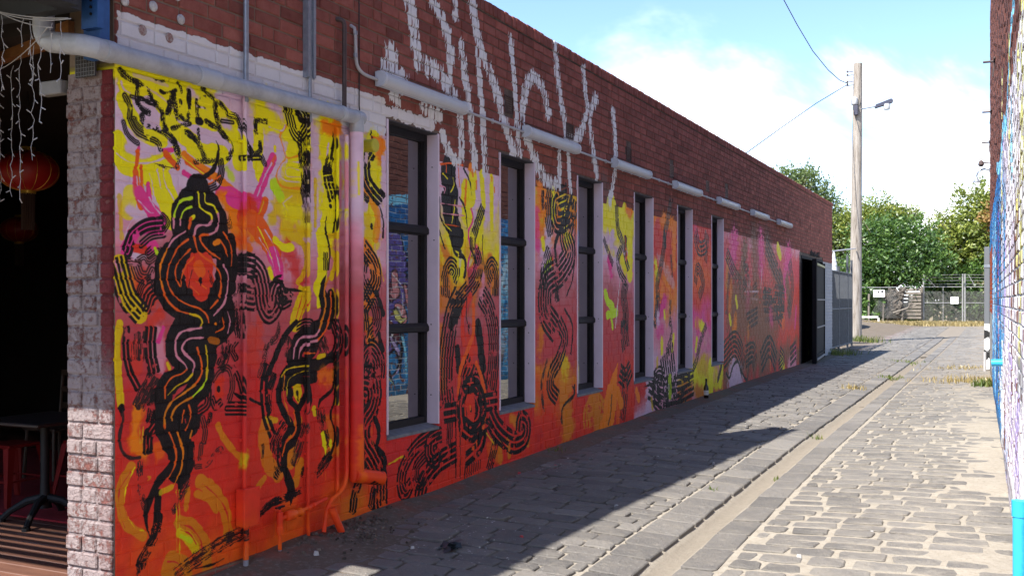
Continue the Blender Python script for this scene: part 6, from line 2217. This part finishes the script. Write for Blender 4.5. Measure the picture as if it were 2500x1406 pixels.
b = MB(); b.tube([(x, s, z)] + arc((x - .10, s, z + .02), (x - .26, s, z + .02), (x - .26, s, z - .16), 8), .018, 8); b.build('arm', M_GALV, t, smooth='auto')
b = MB(); b.lathe([(.025, z - .14), (.035, z - .18), (.075, z - .24), (.085, z - .25)], 14, (x - .26, s, 0)); b.build('shade', M_GALV, t, smooth='auto')
b = MB(); b.tube([(x, s - .12, z + .12), (x - .12, s - .12, z + .14)], .015, 6); b.build('sensor_arm', M_IRON, t)
b = MB(); b.lathe([(.03, 0), (.06, .04), (.05, .1), (.01, .14)], 10, (x - .17, s - .12, z + .06)); b.build('sensor', M_IRON, t)
M_CYAN = plain('cyan_paint', (0.035, 0.42, 0.66), (0.03, 0.36, 0.6), .4, 8.0)
t = thing('cyan_downpipe', 'bright cyan downpipe at the foot of the sunlit wall', 'pipe')
x = rwx(5.65)
b = MB(); b.tube([(x - .026, 5.65, -.12), (x - .028, 5.65, .56)] , .030, 16); b.tube([(x - .028, 5.65, .50), (x - .029, 5.65, .58)], .034, 16); b.build('pipe', M_CYAN, t, smooth='auto')
t = thing('cyan_pipe_stub', 'short cyan pipe stub sticking out of the painted wall', 'pipe')
x = rwx(11.1)
b = MB(); b.tube([(x + .02, 11.1, .97), (x - .10, 11.1, .965)], .035, 14); b.build('pipe', M_CYAN, t, smooth='auto')
t = thing('corner_post', 'grey steel corner post with black and white paint at its foot', 'post')
m, h = new_mat('banded_post')
pos = h.n('NewGeometry').outputs['Position']; sp = h.n('SeparateXYZ', {0: pos})
nz = h.noise(pos, 3.5, 4.0, .6)
bw = h.n('MapRange', {0: h.math('SINE', h.math('ADD', h.math('MULTIPLY', sp.outputs[2], 15.0), h.math('MULTIPLY', nz, 9.0))), 1: -.1, 2: .1}).outputs[0]
lo_ = h.mix(bw, (0.015, 0.015, 0.015), (0.75, 0.75, 0.75))
finish(h, h.mix(h.n('MapRange', {0: sp.outputs[2], 1: 1.08, 2: 1.10}).outputs[0], lo_, (0.13, 0.14, 0.155)), .5)
px_ = rwx(24.1) - .06
b = MB(); b.cbox(px_ - .05, px_ + .06, 24.0, 24.14, -.1, 2.75, .01); b.build('post', m, t)
b = MB(); b.cbox(px_ - .058, px_ + .068, 23.99, 24.15, 2.3, 2.36, .006); b.build('collar', M_GALV, t)
b = MB(); b.tube([(px_ - .03, 23.6, -.1), (px_ - .03, 23.6, .5)], .03, 10); b.build('stub', M_WCOND, t)

# ------------------------------------------------------------------ pole, street lamp and wires
m, h = new_mat('weathered_pole')
pos = h.n('NewGeometry').outputs['Position']
st = h.n('Mapping', {0: pos, 'Scale': (9, 9, .7)}).outputs[0]
n1 = h.noise(st, 2.0, 6.0, .7)
finish(h, h.ramp(n1, [(.32, (0.11, 0.09, 0.075)), (.45, (0.27, 0.235, 0.20)), (.6, (0.37, 0.335, 0.30))]), .9, n1, .03, 0, .15)
M_POLE = m
PX, PY = -.46, 37.76
t = thing('utility_pole', 'weathered timber power pole at the end of the lane', 'pole')
b = MB(); b.tube([(PX, PY, -.3), (PX + .005, PY, 1.0), (PX + .03, PY, 4.0), (PX + .07, PY, 8.0), (PX + .09, PY, 10.08)], [.225, .215, .19, .165, .15], 18); b.build('pole', M_POLE, t, smooth='auto')
for z in (9.78, 9.66, 9.42, 9.3):
    b = MB(); b.tube([(PX - .06, PY - .15, z), (PX - .24, PY - .17, z - .01)], .016, 6); b.lathe([(.02, 0), (.035, .02), (.03, .06), (.01, .08)], 8, (PX - .25, PY - .17, z - .03)); b.build('insulator_pin', M_IRON, t)
b = MB(); b.cbox(PX - .02, PX + .12, PY - .30, PY - .14, 8.2, 8.55, .01); b.build('fuse_box', plain('pole_box', (.06, .06, .09), None, .5), t)
b = MB(); b.lathe([(.10, 8.58), (.12, 8.62), (.12, 8.8), (.08, 8.84)], 12, (PX - .01, PY - .2, 0)); b.build('transformer_can', plain('can_white', (.6, .6, .62), None, .5), t, smooth='auto')
b = MB(); b.tube([(PX + .10, PY - .2, 8.5), (PX + .17, PY - .22, 8.9), (PX + .2, PY - .2, 8.6), (PX + .24, PY - .2, 8.3), (PX + .16, PY - .2, 8.25)], .008, 5); b.build('loop_cable', M_BLACK, t)
t = thing('street_lamp', 'street lamp on a thin arm at the power pole', 'street lamp')
b = MB(); b.tube([(PX + .16, PY - .1, 8.42), (PX + .75, PY + .1, 8.52)], .026, 6); b.build('arm', M_GALV, t)
b = MB(); b.prism([(.66, 8.44), (.70, 8.56), (1.22, 8.73), (1.27, 8.68), (1.24, 8.60), (.94, 8.51)], PY - .05, PY + .16, 'y'); ho = b.build('head', plain('lamp_head', (.05, .055, .09), None, .45), t)
for v in ho.data.vertices:
    v.co.x += PX
b = MB(); b.lathe([(.10, 8.36), (.115, 8.40), (.125, 8.52), (.12, 8.56)], 14, (PX + 1.06, PY + .05, 0)); b.build('lens', plain('lamp_lens', (.55, .57, .6), None, .2), t, smooth='auto')


def wire(name, label, pts, r):
    t = thing(name, label, 'wire')
    b = MB(); b.tube(pts, r, 6); b.build('cable', M_BLACK, t)


WIRES_HERE = 1
wire('overhead_wire', 'thick overhead wire sagging from the pole toward the upper sky', [(-.69, 37.6, 9.36), (-.80, 36.3, 9.24), (-.93, 34.6, 9.25), (-1.1, 32.6, 9.45), (-1.2, 30.5, 9.75), (-1.28, 28.4, 10.1), (-1.2, 26.2, 10.55), (-1.04, 23.5, 11.2), (-.8, 20.5, 12.0)], .014)
wire('service_wire', 'thin straight service wire from the pole down to the brick parapet', [(-.69, 37.6, 9.34), (-1.4, 35.2, 8.3), (-2.1, 32.6, 7.1), (-2.75, 30.0, 5.9), (-3.3, 27.5, 4.7), (-3.6, 26.0, 3.85)], .013)
wire('low_wire', 'short thin wire leaving the pole at mid height behind the building', [(PX - .16, PY, 6.0), (-1.6, 37.9, 5.8), (-4.5, 38.3, 5.4), (-8, 38.8, 5.1)], .007)

# ------------------------------------------------------------------ grey tubular fence between building and pole
M_TUBE = plain('grey_tube', (0.10, 0.108, 0.12), (0.07, 0.075, 0.085), .6, 8.0)
t = thing('tubular_fence', 'grey tubular steel gate between the brick building and the pole', 'fence')
for s, hh in ((29.2, 2.55), (31.0, 2.6), (32.9, 3.0), (33.9, 2.9)):
    b = MB(); b.tube([(-.10, s, .05), (-.10, s, hh)], .035, 10); b.build('post', M_TUBE, t, smooth='auto')
for z in (.25, 1.35, 2.45):
    b = MB(); b.tube([(-.10, 29.2, z), (-.10, 33.9, z)], .022, 8); b.build('rail', M_TUBE, t, smooth='auto')
for k in range(46):
    s = 29.3 + k * .1
    b = MB(); b.tube([(-.10, s, .22), (-.10, s, 2.46)], .012, 5, caps=False); b.build('bar', M_TUBE, t)
b = MB(); b.box(-.135, -.125, 29.2, 33.9, .25, 1.75); b.build('backing_sheet', plain('dull_sheet', (.06, .065, .075), None, .7), t)
b = MB()
for z in (2.62, 2.75, 2.88):
    b.tube([(-.12, 29.1, z - .1), (-.16, 31, z), (-.12, 33.9, z)], .006, 4)
b.build('barbed_wire', M_TUBE, t)
t = thing('steel_rail', 'white horizontal steel rail from the building corner to the pole', 'rail')
b = MB(); b.tube([(-.15, S1 - .02, 2.95), (-.42, 37.5, 3.45)], .022, 8); b.build('rail', M_WCOND, t)

# ------------------------------------------------------------------ far fence and gates
M_FPOST = plain('galvanised_post', (0.33, 0.33, 0.32), (0.25, 0.25, 0.24), .5, 8.0, metal=.2)
M_OLDT = plain('old_timber', (0.22, 0.19, 0.155), (0.14, 0.12, 0.10), .9, 6.0, .01, 20, stretch=(6, 6, 1))


def far_gate(name, label, x0, x1, s0, s1, z0, z1, bw=True, mids=()):
    t = thing(name, label, 'gate', 'wire mesh gates across the end of the lane')
    P = lambda k, z: (x0 + (x1 - x0) * k, s0 + (s1 - s0) * k, z)
    for k in (0, 1):
        b = MB(); b.tube([P(k, z0), P(k, z1)], .045, 8); b.build('post', M_FPOST, t)
    for z in (z0 + .08, z0 + (z1 - z0) * .42, z0 + (z1 - z0) * .74):
        b = MB(); b.tube([P(0, z), P(1, z)], .028, 6); b.build('rail', M_FPOST, t)
    for k in mids:
        b = MB(); b.tube([P(k, z0), P(k, z0 + (z1 - z0) * .74)], .02, 6); b.build('bar', M_FPOST, t)
    b = MB(); b.tube([P(.03 if bw else .1, z1 - .05), P(.3, z0 + (z1 - z0) * .74)], .022, 6); b.build('stay', M_FPOST, t)
    b = MB()
    for q in (.80, .87, .93, .985):
        b.tube([P(0, z0 + (z1 - z0) * q), P(.5, z0 + (z1 - z0) * q - .02), P(1, z0 + (z1 - z0) * q)], .010, 4)
    b.build('barbed_wire', M_FPOST, t)
    b = MB()
    n = 26
    for k in range(-n, n):
        for sg in (1, -1):
            a0 = k / n; a1 = a0 + .62
            q0, q1 = max(0, a0), min(1, a1)
            if q1 <= q0:
                continue
            f0, f1 = (q0 - a0) / .62, (q1 - a0) / .62
            if sg < 0:
                f0, f1 = 1 - f0, 1 - f1
            b.tube([P(q0, z0 + .1 + (z1 - z0) * .62 * f0), P(q1, z0 + .1 + (z1 - z0) * .62 * f1)], .0045, 3, caps=False)
    b.build('wire_mesh', M_FPOST, t)
    return t


far_gate('mesh_gate', 'left leaf of the barbed wire mesh gate with a square sign', .25, 2.28, 62.5, 63.5, .26, 3.15, True, (.5,))
far_gate('mesh_gate', 'right leaf of the barbed wire mesh gate beside the corner post', 2.40, 4.2, 63.55, 64.3, .26, 3.15, False, ())
M_SIGN = plain('white_sign', (0.80, 0.80, 0.78), None, .5)
M_SYEL = plain('sign_yellow', (0.6, 0.6, 0.15), None, .5)
M_SBLK = plain('sign_black', (0.05, 0.05, 0.05), None, .5)
for (lb, x, s, z, w_, hh) in (('square white sign on the mesh gate', 1.86, 63.25, 1.62, .42, .40), ('wide white warning sign on the old wire fence', -2.05, 61.3, 2.02, .60, .42)):
    t = thing('fence_sign', lb, 'sign', 'white signs on the far fence')
    b = MB(); b.box(x - w_ / 2, x + w_ / 2, s - .09, s - .075, z - hh / 2, z + hh / 2); b.build('board', M_SIGN, t)
    b = MB(); b.box(x - w_ * .35, x + w_ * .3, s - .094, s - .0905, z - hh * .34, z - hh * .2); b.build('yellow_band', M_SYEL, t)
    if w_ > .5:
        b = MB(); b.box(x - w_ * .1, x + w_ * .05, s - .094, s - .0905, z + hh * .05, z + hh * .32); b.box(x + w_ * .2, x + w_ * .4, s - .094, s - .0905, z + hh * .1, z + hh * .4); b.build('black_mark', M_SBLK, t)
t = thing('old_wire_fence', 'sagging timber and wire fence in front of the dark green bush', 'fence')
for x, s, z1, r in ((-2.6, 61.1, 2.0, .06), (-1.85, 61.5, 1.8, .05), (-.86, 61.9, 2.35, .075), (.16, 62.4, 2.4, .06)):
    b = MB(); b.tube([(x, s, .2), (x + .02, s, z1)], r, 8); b.build('post', M_OLDT, t)
b = MB(); b.tube([(-3.4, 60.9, 2.38), (-2.0, 61.5, 2.36), (-.4, 62.2, 2.40)], .028, 6); b.build('top_rail', M_FPOST, t)
b = MB()
for k in range(34):
    x = -2.6 + k * .052
    for sg in (1, -1):
        b.tube([(x, 61.2 + k * .02, .6 if sg > 0 else 2.2), (x + .8, 61.4 + k * .02, 2.2 if sg > 0 else .6)], .0045, 3, caps=False)
b.build('wire_mesh', M_FPOST, t)
for k in range(9):
    b = MB(); z = .55 + k * .2; b.cbox(-.80, .15, 62.15 + rnd.uniform(-.03, .03), 62.2, z, z + .15, .01); b.build('board', M_OLDT, t)
t = thing('bush_rail', 'low white timber rail along the dry grass verge', 'rail')
b = MB(); b.cbox(-3.9, -1.9, 59.4, 59.52, .62, .74, .01); b.build('rail', plain('white_rail', (.6, .58, .55), (.4, .38, .35), .8), t)
for x in (-3.5, -1.95):
    b = MB(); b.cbox(x, x + .12, 59.42, 59.54, .1, .64, .01); b.build('post', bpy.data.materials['white_rail'], t)
t = thing('fallen_branch', 'bare fallen branch leaning over the old fence', 'branch')
b = MB(); b.tube([(-1.3, 61.2, .9), (-.6, 61.4, 1.15), (.1, 61.5, 1.45)], [.06, .05, .025], 7); b.tube([(-.5, 61.4, 1.2), (-.2, 61.3, 1.7)], [.035, .012], 6); b.tube([(-.3, 61.4, 1.3), (.2, 61.2, 1.2)], [.03, .012], 6); b.build('wood', M_OLDT, t)
t = thing('stump_heap', 'dark knotted stump behind the old wire fence', 'stump')
b = MB()
for k in range(26):
    x, z = -1.7 + rnd.random() * .85, .4 + rnd.random() * 1.6
    b.tube([(x, 61.75 + rnd.random() * .3, z), (x + rnd.uniform(-.25, .25), 61.7, z + rnd.uniform(.1, .4)), (x + rnd.uniform(-.3, .3), 61.8, z + rnd.uniform(.3, .6))], [.12, .10, .04], 6)
b.build('roots', plain('dark_root', (.07, .06, .05), (.14, .12, .1), .95, 8.0, .02, 20), t)
t = thing('far_house', 'small red brick outbuilding glimpsed behind the tubular fence', 'building')
b = MB(); b.box(-7.5, -2.15, 47.0, 50.0, 0, 2.1); b.build('wall', plain('far_brick', (.28, .12, .09), None, .9), t)
b = MB(); b.box(-7.7, -2.05, 46.8, 50.2, 2.1, 2.35); b.build('parapet', plain('far_white', (.65, .64, .62), None, .8), t)
t = thing('furled_umbrella', 'pale furled umbrella standing behind the tubular fence', 'umbrella')
b = MB(); b.lathe([(.03, 0.1), (.03, 2.0)], 8, (-.75, 34.6, 0)); b.build('pole', M_WCOND, t)
b = MB(); b.lathe([(.16, 1.75), (.13, 2.3), (.10, 2.8), (.02, 3.25)], 10, (-.75, 34.6, 0)); b.build('canopy', plain('pale_canvas', (.6, .62, .66), None, .8), t)
# ------------------------------------------------------------------ trees, weeds and litter
def leaf_mat(name, c0, c1, c2, tr=.35):
    m, h = new_mat(name)
    at = h.n('Attribute', attribute_name='tone')
    col = h.ramp(at.outputs['Fac'], [(.0, c0), (.5, c1), (1.0, c2)])
    d = h.n('BsdfDiffuse', {0: col})
    tl = h.n('BsdfTranslucent', {0: h.mix(.5, col, (c2[0] * 1.2, c2[1] * 1.3, c2[2] * .6))})
    gl = h.n('BsdfGlossy', {0: (1, 1, 1, 1), 'Roughness': .45})
    s1 = h.n('MixShader', {0: tr, 1: d.outputs[0], 2: tl.outputs[0]})
    s2 = h.n('MixShader', {0: .035, 1: s1.outputs[0], 2: gl.outputs[0]})
    h.n('OutputMaterial', {0: s2.outputs[0]})
    return m


M_LDARK = leaf_mat('dark_leaf', (0.02, 0.05, 0.015), (0.06, 0.13, 0.032), (0.15, 0.25, 0.06))
M_LYEL = leaf_mat('yellow_leaf', (0.06, 0.095, 0.018), (0.17, 0.22, 0.04), (0.30, 0.33, 0.075))
M_LPALE = leaf_mat('pale_leaf', (0.045, 0.08, 0.03), (0.12, 0.18, 0.06), (0.22, 0.27, 0.10))
M_LDRY = leaf_mat('dry_leaf', (0.14, 0.06, 0.02), (0.26, 0.13, 0.04), (0.34, 0.22, 0.08))
M_BARK = plain('bark', (0.10, 0.08, 0.06), (0.17, 0.14, 0.11), .95, 5.0, .02, 15)


def tree(name, label, base, trunk_h, blobs, n, size, mat, seed, long=1.6, group='trees beyond the lane'):
    r = random.Random(seed)
    t = thing(name, label, 'tree', group)
    bx, by = base
    b = MB()
    top = (bx + r.uniform(-.3, .3), by, trunk_h)
    b.tube([(bx, by, -.2), (bx + .05, by, trunk_h * .5), top], [.24, .19, .15], 9)
    for c in blobs:
        mid = ((top[0] + c[0]) / 2 + r.uniform(-.3, .3), (top[1] + c[1]) / 2, (top[2] + c[2]) / 2 + .2)
        b.tube([top, mid, c[:3]], [.12, .07, .02], 6)
        for q in range(3):
            a = Vector(c[:3]) + Vector((r.uniform(-1, 1) * c[3], r.uniform(-1, 1) * c[4], r.uniform(-.6, .9) * c[5]))
            b.tube([mid, a], [.04, .01], 5)
    b.build('trunk', M_BARK, t, smooth=True)
    vs, fs, tn = [], [], []
    tot = sum(c[3] * c[5] for c in blobs)
    for c in blobs:
        m_ = int(n * c[3] * c[5] / tot)
        # leaf clumps give the light and dark masses
        nc = max(6, m_ // 26)
        for q in range(nc):
            while True:
                d = Vector((r.uniform(-1, 1), r.uniform(-1, 1), r.uniform(-1, 1)))
                if .25 < d.length < 1:
                    break
            d *= (.55 + .5 * r.random())
            cc = Vector((c[0] + d.x * c[3], c[1] + d.y * c[4], c[2] + d.z * c[5]))
            cr = r.uniform(.18, .5) * min(1.0, c[3])
            ct = r.uniform(.0, .95)
            dr = Vector((r.uniform(-1, 1), r.uniform(-1, 1), r.uniform(-.7, .5))).normalized()
            for k in range(26):
                p = cc + Vector((r.gauss(0, cr), r.gauss(0, cr), r.gauss(0, cr * .75)))
                u = (dr + Vector((r.uniform(-1, 1), r.uniform(-1, 1), r.uniform(-1, 1))) * .9).normalized()
                v = u.cross(Vector((r.uniform(-1, 1), r.uniform(-1, 1), r.uniform(-1, 1)))).normalized()
                s = size * r.uniform(.6, 1.3)
                u *= s * long * .5
                v *= s * .5
                i = len(vs)
                vs += [p - u, p + v * .8 - u * .1, p + u, p - v * .8 - u * .1]
                fs.append((i, i + 1, i + 2, i + 3))
                tn.append(min(1, max(0, ct + r.uniform(-.25, .25))))
    for c in blobs:                                     # sprigs that break the outline
        for q in range(16):
            d = Vector((r.uniform(-1, 1), r.uniform(-1, 1), r.uniform(-.3, 1))).normalized()
            p0 = Vector((c[0] + d.x * c[3] * .9, c[1] + d.y * c[4] * .9, c[2] + d.z * c[5] * .9))
            L = r.uniform(.35, .95)
            ct = r.uniform(.3, 1)
            for k in range(22):
                p = p0 + d * L * (k / 22) + Vector((r.gauss(0, .09), r.gauss(0, .09), r.gauss(0, .09)))
                u = (d + Vector((r.uniform(-1, 1), r.uniform(-1, 1), r.uniform(-1, 1))) * .8).normalized()
                v = u.cross(Vector((r.uniform(-1, 1), r.uniform(-1, 1), r.uniform(-1, 1)))).normalized()
                s = size * r.uniform(.6, 1.1)
                i = len(vs)
                vs += [p - u * s * long * .5, p + v * s * .4, p + u * s * long * .5, p - v * s * .4]
                fs.append((i, i + 1, i + 2, i + 3))
                tn.append(min(1, max(0, ct + r.uniform(-.25, .25))))
    cb = MB()
    cb.v = [tuple(p) for p in vs]; cb.f = fs; cb.tn = tn
    cb.build('crown', mat, t)
    return t


tree('gum_tree', 'tall pale gum tree rising behind the brick parapet', (-7.9, 67.5), 5.0, [(-8.9, 67, 9.2, 1.1, 1.2, .9), (-7.6, 67.5, 9.5, 1.2, 1.2, .9), (-6.5, 68, 8.3, 1.1, 1.2, 1.0), (-8.2, 67.5, 7.8, 1.7, 1.4, 1.2), (-9.8, 67, 7.8, 1.2, 1.3, 1.0)], 9000, .13, M_LPALE, 1, 1.9)
tree('gum_tree', 'feathery gum tree between the building end and the pole', (-5.6, 68.0), 4.2, [(-5.5, 68.2, 7.2, 1.0, 1.2, .9), (-6.5, 68, 6.4, 1.3, 1.3, 1.2), (-5.3, 68, 5.6, 1.1, 1.2, 1.2), (-4.6, 68, 4.3, 1.1, 1.2, 1.2), (-6.1, 68, 4.2, 1.3, 1.2, 1.3), (-4.9, 67.5, 2.8, 1.1, 1.1, 1.0), (-4.2, 68.2, 6.0, .9, 1, .9)], 9500, .13, M_LPALE, 2, 1.9)
tree('broadleaf_tree', 'dense dark green broadleaf tree behind the old fence', (-1.4, 64.5), 2.4, [(-2.4, 64.2, 5.3, 1.8, 1.7, 1.5), (-.6, 64, 5.2, 1.7, 1.7, 1.4), (-1.6, 63.4, 3.9, 2.1, 1.6, 1.4), (.5, 64, 4.0, 1.3, 1.5, 1.0), (-3.1, 64, 3.6, 1.4, 1.4, 1.4), (-.2, 63.2, 3.2, 1.5, 1.2, .9), (-3.0, 64, 2.2, .9, 1, .9)], 19000, .15, M_LDARK, 3, 1.5)
tree('broadleaf_tree', 'slender taller tree poking above the dark green tree', (-2.0, 67.0), 4.0, [(-2.9, 67, 7.0, 1.2, 1.2, 1.0), (-1.4, 67, 6.7, 1.1, 1.2, .8), (-4.1, 67, 6.3, 1.1, 1.2, 1.2)], 8000, .13, M_LYEL, 4)
tree('yellow_tree', 'broad yellow green tree leaning over the mesh gate', (3.2, 67.5), 3.0, [(1.7, 67, 6.0, 1.5, 1.7, 1.1), (3.3, 67, 7.3, 1.7, 1.7, 1.3), (2.4, 66.4, 5.4, 2.0, 1.7, 1.4), (4.6, 67, 6.2, 1.5, 1.6, 1.8), (3.6, 66.2, 4.4, 1.7, 1.4, 1.2), (1.5, 66.3, 4.2, 1.4, 1.4, 1.1), (5.2, 67, 4.4, 1.2, 1.4, 1.4)], 18000, .14, M_LYEL, 5, 1.9)
tree('dry_tree', 'rust brown dying branch patch at the edge of the sunlit wall', (5.6, 66.0), 3.2, [(4.15, 65.2, 6.2, .55, .6, .85), (4.5, 65.2, 5.4, .5, .6, .6)], 1600, .16, M_LDRY, 6)
tree('dark_shrub', 'shaded shrub growing through the right gate leaf', (3.3, 65.4), .6, [(2.6, 65.3, 2.7, 1.0, .9, 1.1), (3.9, 65.3, 2.4, .9, .9, 1.1), (3.4, 65, 1.2, 1.1, .7, .8), (1.3, 65.2, 2.4, 1.1, .9, .9)], 8000, .17, M_LDARK, 7)
tree('pale_shrub', 'cream flowered shrub behind the right gate leaf', (3.9, 64.7), .5, [(3.75, 64.7, 2.5, .35, .35, .65), (4.1, 64.7, 2.0, .3, .3, .5)], 900, .15, leaf_mat('cream_leaf', (.2, .18, .08), (.36, .32, .18), (.45, .42, .3)), 8)
tree('dark_shrub', 'leafy shrub at the left end of the old fence', (-3.4, 62.2), .5, [(-3.3, 62.2, 1.9, .7, .6, .8), (-2.9, 62.0, 1.1, .5, .5, .6)], 2600, .17, M_LDARK, 9)
# the wood behind, one mass
r = random.Random(77)
b = MB()
for k in range(26000):
    x = r.uniform(-34, 26)
    y = r.uniform(70, 76)
    z = r.uniform(.3, 3.1 + 1.4 * math.sin(x * .7) + .9 * math.sin(x * 1.9 + 1) + .6 * math.sin(x * 4.3))
    u = Vector((r.uniform(-1, 1), r.uniform(-1, 1), r.uniform(-1, 1))).normalized() * .2
    v = u.cross(Vector((r.uniform(-1, 1), r.uniform(-1, 1), r.uniform(-1, 1)))).normalized() * .13
    p = Vector((x, y, z))
    b.add([p - u, p + v, p + u, p - v], [(0, 1, 2, 3)], r.random() * .6)
o = b.build('woodland', M_LDARK, kind='stuff')
o['label'] = 'dense dark greenery closing the view behind the trees'
o['category'] = 'woodland'

# dry grass verge
M_STRAW = leaf_mat('straw', (.20, .15, .06), (.34, .26, .11), (.46, .38, .2), .25)
M_WEED = leaf_mat('weed', (.05, .09, .015), (.10, .15, .03), (.22, .22, .06), .25)


def blades(b, x, y, n, spread, hgt, r, wd=.006, lean=.7):
    z0 = gz(x, y)
    for k in range(n):
        px, py = x + r.gauss(0, spread), y + r.gauss(0, spread)
        a = r.uniform(0, 6.28)
        h_ = hgt * r.uniform(.4, 1.2)
        dx, dy = math.cos(a) * h_ * lean * r.random(), math.sin(a) * h_ * lean * r.random()
        w_ = wd * r.uniform(.6, 1.4)
        q = a + 1.57
        ox, oy = math.cos(q) * w_, math.sin(q) * w_
        zb = gz(px, py) - .01
        b.add([(px - ox, py - oy, zb), (px + ox, py + oy, zb), (px + dx * .4 + ox * .7, py + dy * .4 + oy * .7, zb + h_ * .6), (px + dx, py + dy, zb + h_), (px + dx * .4 - ox * .7, py + dy * .4 - oy * .7, zb + h_ * .6)], [(0, 1, 2, 3, 4)], r.random())


r = random.Random(5)
b = MB()
for k in range(330):
    x, y = r.uniform(-4, 4.2), r.uniform(58.0, 61.8)
    blades(b, x, y, 16, .28, .22, r, .022, 1.2)
o = b.build('dry_grass_verge', M_STRAW, kind='stuff'); o['label'] = 'straw coloured dry grass along the far fence'; o['category'] = 'grass'
for (x, y, n, sp_, hg, mt, lb) in ((1.9, 18.4, 60, .10, .10, M_STRAW, 'pale dry weed tuft in the gutter at the shadow edge'), (2.26, 12.1, 26, .035, .06, M_WEED, 'small green weed in the gutter joint near the shadow step'), (2.22, 21.5, 60, .12, .09, M_WEED, 'green weed tuft farther along the gutter'),
                                   (2.0, 8.4, 12, .02, .05, M_WEED, 'tiny weed between kerb stones'), (.10, 9.4, 26, .05, .07, M_WEED, 'bright green weed at the foot of the mural'), (-.2, 37.2, 260, .35, .26, M_WEED, 'weeds round the base of the power pole'),
                                   (.12, 28.8, 220, .3, .18, M_WEED, 'weeds at the far corner of the brick building'), (3.65, 20.6, 260, .34, .11, M_STRAW, 'straw clump against the sunlit wall'), (3.95, 19.6, 120, .10, .15, M_WEED, 'leafy green weed at the end of the sunlit wall'), (3.4, 24.5, 160, .35, .08, M_STRAW, 'dry grass by the banded corner post'),
                                   (2.1, 27.0, 80, .25, .07, M_WEED, 'flat weed patch across the gutter beyond the shadow'), (2.35, 9.3, 10, .02, .045, M_WEED, 'single weed sprout in the sandy gutter')):
    b = MB()
    blades(b, x, y, n, sp_, hg, r, .005 if y < 15 else .010)
    o = b.build('weed_tuft', mt, kind='stuff'); o['label'] = lb; o['category'] = 'weed'; o['group'] = 'weeds in the lane'
# leaf litter, rubble and scraps under the downpipe
M_SCRAP = plain('white_scrap', (.48, .47, .46), (.36, .35, .34), .8, 20.0)
M_RUB = plain('rubble', (.22, .17, .13), (.34, .30, .26), .9, 20.0, .004, 60)
M_RED2 = plain('red_flake', (.5, .05, .06), None, .6)


def scrap(x, y, s, mat, name, label, cat, group, flat=.35):
    b = MB()
    n = 7
    z = gz(x, y) + max(0, drift(x, y)) + .006
    ring = [(x + math.cos(k * 6.283 / n) * s * r.uniform(.6, 1.2), y + math.sin(k * 6.283 / n) * s * r.uniform(.5, 1.1)) for k in range(n)]
    lo = [(a, c, z - .02) for a, c in ring]
    hi = [(x + (a - x) * .7, y + (c - y) * .7, z + s * flat * r.uniform(.6, 1.2)) for a, c in ring]
    b.add(lo + hi, [tuple(range(n, 2 * n))] + [(k, (k + 1) % n, n + (k + 1) % n, n + k) for k in range(n)], r.random())
    o = b.build(name, mat)
    o['label'] = label; o['category'] = cat; o['group'] = group


b = MB()
for k in range(150):                                # crumbs of brick, leaves and dirt in the hole by the pipes
    x, y = .04 + abs(r.gauss(0, .22)), 5.75 + r.gauss(0, .26)
    z = gz(x, y) + max(0, drift(x, y)) - .004
    s_ = r.uniform(.006, .022)
    a = r.uniform(0, 6.28)
    q = [(x + math.cos(a + t_) * s_ * r.uniform(.6, 1.3), y + math.sin(a + t_) * s_ * r.uniform(.5, 1.1)) for t_ in (0, 1.3, 2.5, 3.8, 5.0)]
    b.add([(u, v, z - .006) for u, v in q] + [(x + (u - x) * .7, y + (v - y) * .7, z + s_ * r.uniform(.2, .7)) for u, v in q], [(5, 6, 7, 8, 9)] + [(i, (i + 1) % 5, 5 + (i + 1) % 5, 5 + i) for i in range(5)], r.random())
o = b.build('rubble', plain('rubble_dark', (.06, .045, .033), (.15, .12, .10), .95, 12.0, .003, 80, tone=.5), kind='stuff'); o['label'] = 'crumbled rubble and dead leaves in the hole under the downpipe'; o['category'] = 'rubble'
for (x, y, lb) in ((.72, 5.65, 'white scrap beside the rubble under the downpipe'), (.28, 5.2, 'white scrap by the leg of the gas tap'), (.85, 6.7, 'white scrap on the shaded paving below the first window'), (1.5, 7.4, 'white scrap in the sun next to the shadow edge'),
                   (3.05, 6.5, 'white scrap on the sunny stones near the gutter'), (3.4, 7.3, 'white scrap on the sunny stones near the right wall'), (1.7, 9.6, 'white scrap beside the kerb row far along the shade')):
    scrap(x, y, r.uniform(.012, .028), M_SCRAP, 'paper_scrap', lb, 'litter', 'white scraps on the lane', .25)
for (x, y, lb) in ((.28, 8.2, 'red paint flake at the foot of the first mural pier'), (.42, 8.7, 'red paint flake below the second window'), (1.25, 6.2, 'red paint flake out on the shaded paving')):
    scrap(x, y, r.uniform(.012, .022), M_RED2, 'paint_flake', lb, 'litter', 'red paint flakes', .2)
b = MB()
z = gz(.95, 5.75) + .01
for k in range(14):
    a = r.uniform(0, 6.28)
    p = Vector((.95 + r.gauss(0, .03), 5.75 + r.gauss(0, .03), z + r.uniform(0, .03)))
    u = Vector((math.cos(a), math.sin(a), r.uniform(-.4, .6))) * .04
    v = u.cross(Vector((r.uniform(-1, 1), r.uniform(-1, 1), 1))).normalized() * .03
    b.add([p - u, p + v, p + u, p - v], [(0, 1, 2), (0, 2, 3)])
o = b.build('plastic_bag', plain('dark_plastic', (.02, .03, .035), (.05, .06, .07), .3)); o['label'] = 'crumpled dark plastic bag on the shaded paving'; o['category'] = 'litter'
